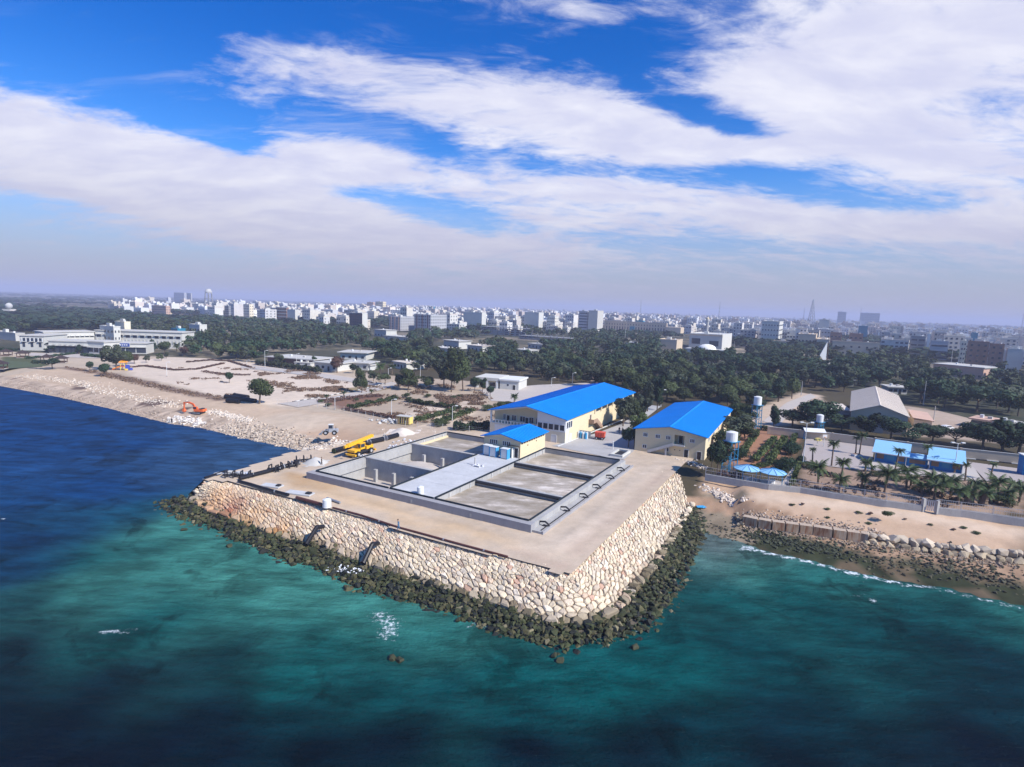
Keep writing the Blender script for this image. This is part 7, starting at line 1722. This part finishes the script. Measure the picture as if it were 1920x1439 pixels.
MB().extrude([(-4.2, 0, h * .45), (0.2, 0, h), (.4, 0, h * .25), (-1.2, 0, h * .25)], (0, .5, 0)).build('sail', 'white paint', t); MB().tube((1.6, .3, 0), (1.0, .3, h * .95), .28, 6).build('mast', 'brown wood', t); MB().extrude([(-3, -1.5, 0), (3, -1.5, 0), (4.2, -1.5, h * .18), (-4, -1.5, h * .18)], (0, 3, 0)).build('hull', 'pale roof', t)
t = thing('radar_dome', 'pale round radome on a squat tower beyond the dark belt of trees', 'radome', at_dist(14, 1000, 3.9)); h = ztop(np.array(t.location), 566) - 3.9
MB().ball((0, 0, h - 5.5), 4.0, 16, 10).build('dome', 'grey roof', t, smooth=True); MB().box(-5, 5, -5, 5, 0, h - 9.5).build('tower', 'pale roof', t); MB().box(5.01, 16, -4, 4, 0, h * .35).build('annex', 'pink render', t)
def tank_tower():
    A = at_dist(391, 1650, 3.9); t = thing('elevated_tank', 'tall hazy tank tower on six legs above the outer town', 'tank tower', A); h = ztop(A, 542) - 3.9
    for k in range(6): a = k * math.pi / 3; MB().tube((11 * math.cos(a), 11 * math.sin(a), 0), (8 * math.cos(a), 8 * math.sin(a), h * .8), 1.3, 6).build('leg', 'raw concrete', t)
    for z in (.3, .55): MB().tube((0, 0, h * z), (0, 0, h * z + 1.2), 10, 12).build('ring_beam', 'raw concrete', t)
    MB().tube((0, 0, 0), (0, 0, h * .8), 1.6, 8).build('riser', 'raw concrete', t); MB().tube((0, 0, h * .8), (0, 0, h * .87), 7.5, 16, 8.5).build('tank', 'grey roof', t); MB().tube((0, 0, h * .87), (0, 0, h), 8.5, 16, 5).build('tank_roof', 'pale roof', t)
tank_tower()
def lattice(px, top, D, b, lab):
    A = at_dist(px, D, 3.9); t = thing('lattice_mast', lab, 'radio mast', A); h = min(ztop(A, top), 94) - 3.9; n = 9
    for sx, sy in ((-1, -1), (1, -1), (1, 1), (-1, 1)): MB().tube((sx * b, sy * b, 0), (sx * b * .08, sy * b * .08, h), b * .10, 4, b * .05).build('leg', 'steel', t)
    g = MB()
    for k in range(n):
        f, f2 = 1 - .92 * k / n, 1 - .92 * (k + 1) / n; z, z2 = h * k / n, h * (k + 1) / n; c = [(-1, -1), (1, -1), (1, 1), (-1, 1)]
        for i in range(4): a, e = c[i], c[(i + 1) % 4]; g.tube((a[0] * b * f, a[1] * b * f, z), (e[0] * b * f2, e[1] * b * f2, z2), b * .05, 3); g.tube((a[0] * b * f, a[1] * b * f, z), (e[0] * b * f, e[1] * b * f, z), b * .05, 3)
    o = g.build('lattice_brace', 'steel', t); o['kind'] = 'stuff'
lattice(1522, 562, 1700, 8.5, 'tapering lattice radio mast, broadest on the skyline'); lattice(1201, 561, 1650, 2.2, 'thin radio mast above the tan public building'); lattice(1348.5, 566, 1650, 2.4, 'thin radio mast above the minaret'); lattice(1507, 577, 1700, 1.6, 'short thin mast next to the broad lattice mast'); lattice(1613, 576, 2000, 1.8, 'thin mast beside the wide hazy slab block'); lattice(1917, 588, 1500, 1.8, 'thin mast at the far end of the skyline')

# the white hotel by the shore road
def hotel():
    def bar(pa, pb, depth, top, name, lab, rows, cat='hotel wing', extra=None, m='white render'):
        A, B = P(*pa, 3.95), P(*pb, 3.95); d = (B - A)[:2]; w = float(np.linalg.norm(d)); rz = math.atan2(d[1], d[0]); h = tall(pa[0], pa[1], top, 3.95); t = thing(name, lab, cat, A, rz)
        MB().box(0, w, 0, depth, -.2, h).build('wall', m, t); MB().box(-.5, w + .5, -.5, depth + .5, h, h + .5).build('roof_slab', 'pale roof', t)
        for z, n, ww, hh in rows:
            for i in range(n):
                x = w * (i + .5) / n; o = MB().box(x - ww / 2, x + ww / 2, -.15, -.003, h * z, h * z + hh).build('window', 'glass', t); MB().box(x - ww / 2 - .4, x + ww / 2 + .4, -1.0, -.004, h * z + hh, h * z + hh + .3).build('window_hood', 'white render', o)
        if extra: extra(t, w, h)
        return t
    bar((180, 650), (342, 655), 16, 620, 'hotel_wing', 'long white hotel wing with hooded windows facing the sea', [(.62, 12, 2.6, 1.7)], extra=lambda t, w, h: [MB().box(w * (k + .5) / 24 - .25, w * (k + .5) / 24 + .25, -.4, -.01, h * .3, h * .5).build('fin', 'white render', t) for k in range(24)])
    bar((84, 653), (178, 650), 16, 624, 'hotel_wing', 'white hotel wing with tiny windows running to the end block', [(.66, 10, 1.6, .7)])
    bar((38, 657), (84, 658), 22, 630, 'hotel_end_block', 'white end block of the hotel with a glazed upper room', [(.25, 3, 1.3, 3.0)], extra=lambda t, w, h: (MB().box(w * .12, w * .95, -.35, -.01, h * .62, h * .86).build('upper_glazing', 'glass', t), [MB().box(w * (.12 + .166 * k) - .3, w * (.12 + .166 * k) + .3, -.5, -.36, h * .6, h * .88).build('mullion', 'white paint', t) for k in range(6)]))
    bar((92, 662), (166, 664), 14, 640, 'hotel_arcade', 'low white arcade with dark bays in front of the hotel', [(.05, 7, 4.2, 4.0)])
    bar((166, 664), (196, 666), 12, 641, 'hotel_porch', 'square white entrance porch of the hotel', [(.2, 3, 3, 2.5)])
    def sign(t, w, h): MB().box(w * .3, w * .62, -1.2, -1.0, h * .72, h * 1.05).build('sign_board', 'sign blue', t); MB().box(w * .29, w * .63, -.99, -.9, h * .68, h * 1.09).build('sign_frame', 'white paint', t); [MB().box(w * (.34 + .05 * k), w * (.37 + .05 * k), -1.23, -1.202, h * .83, h * .93).build('sign_letter', 'white paint', t) for k in range(5)]
    bar((196, 663), (275, 664), 12, 644, 'hotel_hall', 'low white front hall of the hotel carrying a blue sign', [(.1, 4, 5, 3.2)], extra=sign)
    block(183, 209, 222, 612, 470, 3, 'white render', 'white stair tower behind the hotel', name='hotel_tower'); block(212, 230, 238, 604, 490, 4, 'cream render', 'cream upper tower behind the hotel, taller than its neighbour', name='hotel_tower', win=False)
    block(318, 330, 345, 617, 520, 2, 'net blue', 'blue framed pavilion behind the hotel wing end', name='pavilion', frac=.8); block(352, 372, 386, 609, 560, 2, 'white render', 'white house with terraces among the trees behind the hotel', name='house'); block(-20, 22, 40, 622, 560, 1, 'pale roof', 'long pale wall beyond the hotel', name='long_wall', win=False)
hotel()

def flat_house(pa, pb, depth, h, lab, over=.8, roof='pale roof', wallm='white render', wins=4, name='bungalow', rz_add=0.0):
    A, B = P(*pa, 3.95), P(*pb, 3.95); d = (B - A)[:2]; w = float(np.linalg.norm(d)); rz = math.atan2(d[1], d[0]) + rz_add; t = thing(name, lab, 'house', A, rz)
    MB().box(0, w, 0, depth, -.2, h).build('wall', wallm, t); MB().box(-over, w + over, -over, depth + over, h, h + .45).build('roof', roof, t)
    for i in range(wins):
        x = w * (i + .5) / wins
        if i == wins // 2: MB().box(x - .55, x + .55, -.1, -.003, -.1, 2.2).build('door', 'dark', t)
        else: MB().box(x - .8, x + .8, -.1, -.003, 1.0, 2.3).build('window', 'glass', t)
    MB().tube((w * .3, depth * .5, h + .45), (w * .3, depth * .5, h + 1.5), .6, 8).build('roof_tank', 'white paint', t); MB().box(w * .6, w * .6 + 1.2, depth * .4, depth * .4 + 1, h + .45, h + 1.2).build('roof_cooler', 'pale roof', t)
    return t
flat_house((502, 682), (588, 689), 16, 3.6, 'dark walled bungalow with wide pale roof behind the grey hedge', wallm='brick dark'); flat_house((590, 693), (632, 697), 14, 3.6, 'white bungalow with flat roof behind the round palm'); flat_house((640, 692), (690, 695), 12, 3.4, 'white bungalow with greenish wall beside the brown tree')
flat_house((638, 674), (686, 676), 16, 4.2, 'pale roofed bungalow behind the brown tree', over=1.5); flat_house((552, 688), (582, 690), 4, 2.2, 'low white garden wall room before the bungalows', over=.2, wins=2); flat_house((673, 693), (694, 695), 4, 2.4, 'small open shelter with thin pale roof', over=.6, wins=2)
flat_house((702, 630), (724, 632), 14, 6.5, 'white two storey villa at the wood edge', name='villa'); flat_house((720, 637), (764, 641), 14, 3.6, 'long white villa range at the wood edge', name='villa'); flat_house((832, 652), (860, 655), 14, 6, 'pale two storey house among the trees', name='villa'); flat_house((810, 661), (846, 664), 12, 3.5, 'white bungalow with a roof room among the trees', name='villa')
flat_house((876, 657), (904, 660), 14, 4, 'tan roofed bungalow among the trees', roof='beige roof'); flat_house((990, 652), (1016, 655), 12, 3.6, 'pale roofed bungalow deep in the wood'); flat_house((966, 664), (994, 667), 10, 3.4, 'white walled bungalow deep in the wood'); flat_house((738, 690), (762, 694), 12, 3.4, 'pinkish roofed bungalow behind the tall palms', roof='beige roof'); flat_house((1170, 648), (1194, 650), 10, 3.2, 'small white shed with two roofs in the far wood'); flat_house((760, 640), (776, 642), 10, 5, 'small pale house with overhanging roof at the wood edge')
flat_house((1560, 722), (1600, 725), 8, 3, 'grey shed half hidden behind the warehouse trees', roof='grey roof'); flat_house((1665, 738), (1700, 740), 8, 3, 'long pale shed behind the warehouse roof'); flat_house((1282, 702), (1310, 704), 10, 3, 'white shed roof glimpsed in the wood'); flat_house((1820, 800), (1860, 806), 8, 2.6, 'pink roofed shed past the warehouse yard', roof='pink render'); flat_house((1860, 806), (1895, 812), 8, 2.6, 'white roofed shed past the warehouse yard')
flat_house((1748, 702), (1842, 712), 22, 7.0, 'terracotta walled building with white roof edges in the wood', wallm='pink render', wins=8, name='terracotta_building'); flat_house((355, 690), (384, 692), 3, 1.6, 'pale roofless wall room on the plots', over=.1, wins=2) if False else None
def villa():
    A = P(895, 726, 3.95); t = thing('white_villa', 'white single storey villa with deep flat roof and pillared front', 'villa', A, RZ + R_(12))
    MB().box(0, 9.5, 0, 12, -.2, 3.3).build('wall', 'cream render', t); MB().box(-.8, 10.3, -1.2, 12.8, 3.302, 4.6).build('roof', 'white render', t)
    MB().box(10.6, 19, -1, 12, -.2, 3.8).build('annex_wall', 'white render', t); MB().box(10.4, 19.5, -1.4, 12.5, 3.802, 4.4).build('annex_roof', 'white paint', t)
    for x in (.2, 4.8, 9.3): MB().box(x - .45, x + .45, -1.1, -.3, -.2, 3.3).build('pillar', 'white paint', t)
    for x in (2.5, 7): window(t, (x, 0, 1.7), 2.4, 1.5, nx=3, frame='brown wood')
    MB().tube((14.2, -1.05, 2.0), (14.2, -1.002, 2.0), .45, 12).build('round_window', 'glass', t); door(t, (17, -1, -.1), 1.2, 2.2)
villa()
def warehouse():
    t = thing('warehouse', 'large warehouse with pale beige gabled roof and plain gable', 'warehouse', (108.4, 181.9, 4.0), -R_(30.47)); w, l, he, hr = 15.0, 58, 5.9, 8.6
    m = MB(); gable_wall(m, w, l, he, hr); m.build('wall', 'tan stone', t); MB().tube((w / 2, -.06, 5.9), (w / 2, .02, 5.9), .5, 10).build('vent', 'dark', t); MB().box(5.2, 9.0, -.08, -.003, -.1, 3.6).build('sliding_door', 'grey roof', t)
    gable_roof(t, w, l, he, hr, .5, 'beige roof', 'beige roof', 1.3)
    for k in range(5): window(t, (w, 4 + 8 * k, 3.5), 1.6, 1.0, axis='y', out=1)
    A = P(1527, 790, 3.95); t = thing('warehouse_annex', 'grey walled annex with a low pale roof beside the warehouse', 'annex', A, -R_(14)); MB().box(0, 10.5, 0, 10, -.2, 4.4).build('wall', 'grey render', t)
    MB().extrude([(-.5, -.6, 4.41), (11, -.6, 4.41), (11, 10.6, 5.0), (-.5, 10.6, 5.0)], (0, 0, .2)).build('roof', 'beige roof', t); MB().box(5.8, 7.2, -.1, -.003, 2.2, 3.4).build('window', 'glass', t); MB().box(8.6, 10.4, -.1, -.003, -.1, 3).build('door', 'dark', t)
    A = P(1712, 800, 3.95); t = thing('lean_to_roof', 'low pinkish lean to roof along the warehouse side', 'shed', A, -R_(30)); MB().box(0, 5, 0, 20, -.2, 2.4).build('wall', 'tan stone', t); MB().extrude([(-.4, -.5, 2.9), (5.6, -.5, 2.42), (5.6, 20.5, 2.42), (-.4, 20.5, 2.9)], (0, 0, .15)).build('roof', 'pink render', t)
warehouse()
for k, (px, py, c, lab) in enumerate(((1757, 812, 'white paint', 'white car parked in the yard past the warehouse'), (1775, 806, 'white paint', 'white van in the yard past the warehouse'), (1830, 818, 'plastic white', 'white car parked under the row of dark trees'), (1296, 706, 'white paint', 'white car glimpsed in a gap of the wood'), (1385, 712, 'white paint', 'second white car glimpsed in a gap of the wood'))):
    t = thing('parked_car', lab, 'car', P(px, py, 4.05), .3 * k); MB().extrude([(-2.1, -.85, .35), (2.1, -.85, .35), (2.1, -.85, .85), (1.2, -.85, .95), (.7, -.85, 1.45), (-1.3, -.85, 1.45), (-2.0, -.85, .95)], (0, 1.7, 0)).build('body', c, t)
    MB().extrude([(-1.2, -.87, .97), (1.05, -.87, .97), (.65, -.87, 1.38), (-1.15, -.87, 1.38)], (0, 1.74, 0)).build('side_window', 'glass', t)
    for x in (-1.3, 1.3):
        for y in (-.8, .8): wheel(t, (x, y, .32), .32, .2)

# ------------------------------------------------------------------ the town
def town():
    r = np.random.default_rng(5); temps = []
    specs = [(12, 14, 3), (16, 12, 4), (10, 12, 2), (14, 16, 5), (20, 14, 4), (12, 12, 6), (18, 16, 3), (9, 11, 3), (24, 14, 2), (15, 15, 5), (11, 18, 4), (13, 13, 3)]
    names = ['small three storey', 'four storey', 'little two storey', 'five storey', 'broad four storey', 'slim six storey', 'broad three storey', 'narrow three storey', 'long two storey', 'square five storey', 'deep four storey', 'plain three storey']
    for i, (w, d, st) in enumerate(specs):
        h = st * 3.3; wl = MB().box(0, w, 0, d, -.3, h).mesh('wall', 'town'); p = MB(); [p.box(*q, h, h + .8) for q in ((-.1, w + .1, -.1, .25), (-.1, w + .1, d - .25, d + .1), (-.1, .25, .252, d - .252), (w - .25, w + .1, .252, d - .252))]
        hd = MB().box(w * .2, w * .2 + 4, d * .4, d * .4 + 4, h, h + 2.6)
        if i % 3 == 0: hd.box(w * .6, w * .9, d * .1, d * .5, h, h + 2.2)
        wn_ = MB(); fh = 3.3
        for s in range(st):
            n = max(2, int(w / 3.2))
            for k in range(n):
                if r.random() < .12: continue
                c = w * (k + .5) / n; e = w / n * (.22 if i % 2 else .32); wn_.box(c - e, c + e, -.1, -.003, s * fh + .9, s * fh + 2.3)
            n = max(1, int(d / 4.5))
            for k in range(n):
                if i % 4 == 1 or r.random() < .3: continue
                c = d * (k + .5) / n; wn_.box(w + .003, w + .1, c - .7, c + .7, s * fh + .9, s * fh + 2.2)
        temps.append((wl, p.mesh('parapet', 'town'), hd.mesh('stair_head', 'white render'), wn_.mesh('windows', 'glass')))
    front = town_front
    grid = {}; spots = []
    def fits(p, s):
        g = (int(p[0] // 30), int(p[1] // 30))
        for dx in (-1, 0, 1):
            for dy in (-1, 0, 1):
                for q in grid.get((g[0] + dx, g[1] + dy), ()):
                    if (q[0] - p[0]) ** 2 + (q[1] - p[1]) ** 2 < s * s: return False
        grid.setdefault(g, []).append(p); return True
    for _ in range(14000):
        px = r.uniform(235, 1980); D = front(px) * (1 + 1.3 * r.random() ** 1.2); p = at_dist(px, D, 3.9)
        if px < 420 and r.random() < .55: continue
        if any(a - 14000 / D < px < b and D < dn + 25 for a, b, dn in NOTABLE): continue
        if not fits(p, 21): continue
        spots.append((D, p))
        if len(spots) >= 1100: break
    spots.sort(key=lambda q: q[0])
    for D, p in spots[:255]:
        i = int(r.integers(0, 12)); t = thing('town_block', '%s flat roofed block in the pale town beyond the wood' % names[i], 'building', p, RZ + r.normal(0, .06), names[i] + ' town blocks'); k = r.uniform(.95, 1.45); t.scale = (r.uniform(.85, 1.2), r.uniform(.85, 1.2), k)
        for nm, me in zip(('wall', 'parapet', 'stair_head', 'windows'), temps[i]):
            o = link(nm, me, t)
            if nm == 'windows': o['kind'] = 'stuff'
    # the town further out, as one mass
    Vs, Fs, Cs = [], [], []; n = 0
    pal = np.array([(.74, .72, .68), (.70, .62, .50), (.80, .79, .77), (.58, .53, .48), (.72, .62, .54), (.64, .64, .67), (.50, .42, .38)])
    extra = [(D, p) for D, p in spots[255:]]
    for _ in range(8500):
        px = r.uniform(200, 2060); D = 1250 * 4.2 ** (r.random() ** 1.15)
        if px < 480 and (D > 1900 or r.random() < .6): continue
        if D > 2600 and px < 700: continue
        extra.append((D, at_dist(px, D, 3.9)))
    for D, p in extra:
        w, d, h = r.uniform(9, 22), r.uniform(9, 18), 1.25 * r.choice([3.5, 7, 7, 10, 10, 13, 16, 20], p=[.1, .2, .15, .2, .12, .12, .07, .04]); c = pal[r.integers(0, 7)] * r.uniform(.68, .98); e = r.normal(0, .05); u = np.array([math.sin(GA + e), math.cos(GA + e)]); v = np.array([u[1], -u[0]])
        def bx(o2, ww, dd, z0, z1, cc):
            nonlocal n
            q = [p[:2] + v * a + u * b for a, b in ((o2[0], o2[1]), (o2[0] + ww, o2[1]), (o2[0] + ww, o2[1] + dd), (o2[0], o2[1] + dd))]
            V = [(a[0], a[1], z) for z in (z0, z1) for a in q]; Vs.extend(V); Fs.extend([(n, n + 1, n + 5, n + 4), (n + 1, n + 2, n + 6, n + 5), (n + 2, n + 3, n + 7, n + 6), (n + 3, n, n + 4, n + 7), (n + 4, n + 5, n + 6, n + 7)]); Cs.extend([cc] * 8); n += 8
        bx((0, 0), w, d, 3.6, 3.9 + h, c); bx((w * .2, d * .3), 4, 4, 3.9 + h, 6.3 + h, c)
        if D < 2200:
            for s in range(int(h / 3.3)):
                for k in range(int(w / 4)): bx((2 + k * 4, -.15), 1.7, .14, 4.8 + s * 3.3, 6.2 + s * 3.3, (.05, .055, .07))
    mat('town far', (.6, .6, .6), .85, .05, .3, attr=True)
    tag(link('distant_town', fastmesh('distant_town', np.array(Vs), np.array(Fs), 'town far', np.array(Cs))), kind='stuff')
    print('town', len(spots), len(extra))
town()

# ------------------------------------------------------------------ sea air
def haze():
    o = MB().box(-11900, 11900, -520, 11900, -6, 97).build('haze', None); m = bpy.data.materials.new('haze'); m.use_nodes = True; t = NT(m.node_tree); t.n.clear()
    out = t.new('ShaderNodeOutputMaterial'); v = t.new('ShaderNodeVolumePrincipled'); v.inputs['Color'].default_value = HAZE_COL; v.inputs['Density'].default_value = HAZE_DENS; v.inputs['Anisotropy'].default_value = HAZE_ANI
    t.l.new(v.outputs[0], out.inputs['Volume']); o.data.materials.append(m); tag(o, kind='stuff')
HAZE_COL, HAZE_DENS, HAZE_ANI = (.66, .70, .94, 1), .00025, .0
haze()
SC.cycles.use_denoising = True; SC.cycles.max_bounces = 5; SC.cycles.diffuse_bounces = 2; SC.cycles.glossy_bounces = 2; SC.cycles.transmission_bounces = 2; SC.cycles.volume_bounces = 0; SC.cycles.transparent_max_bounces = 8
SC.cycles.caustics_reflective = False; SC.cycles.caustics_refractive = False
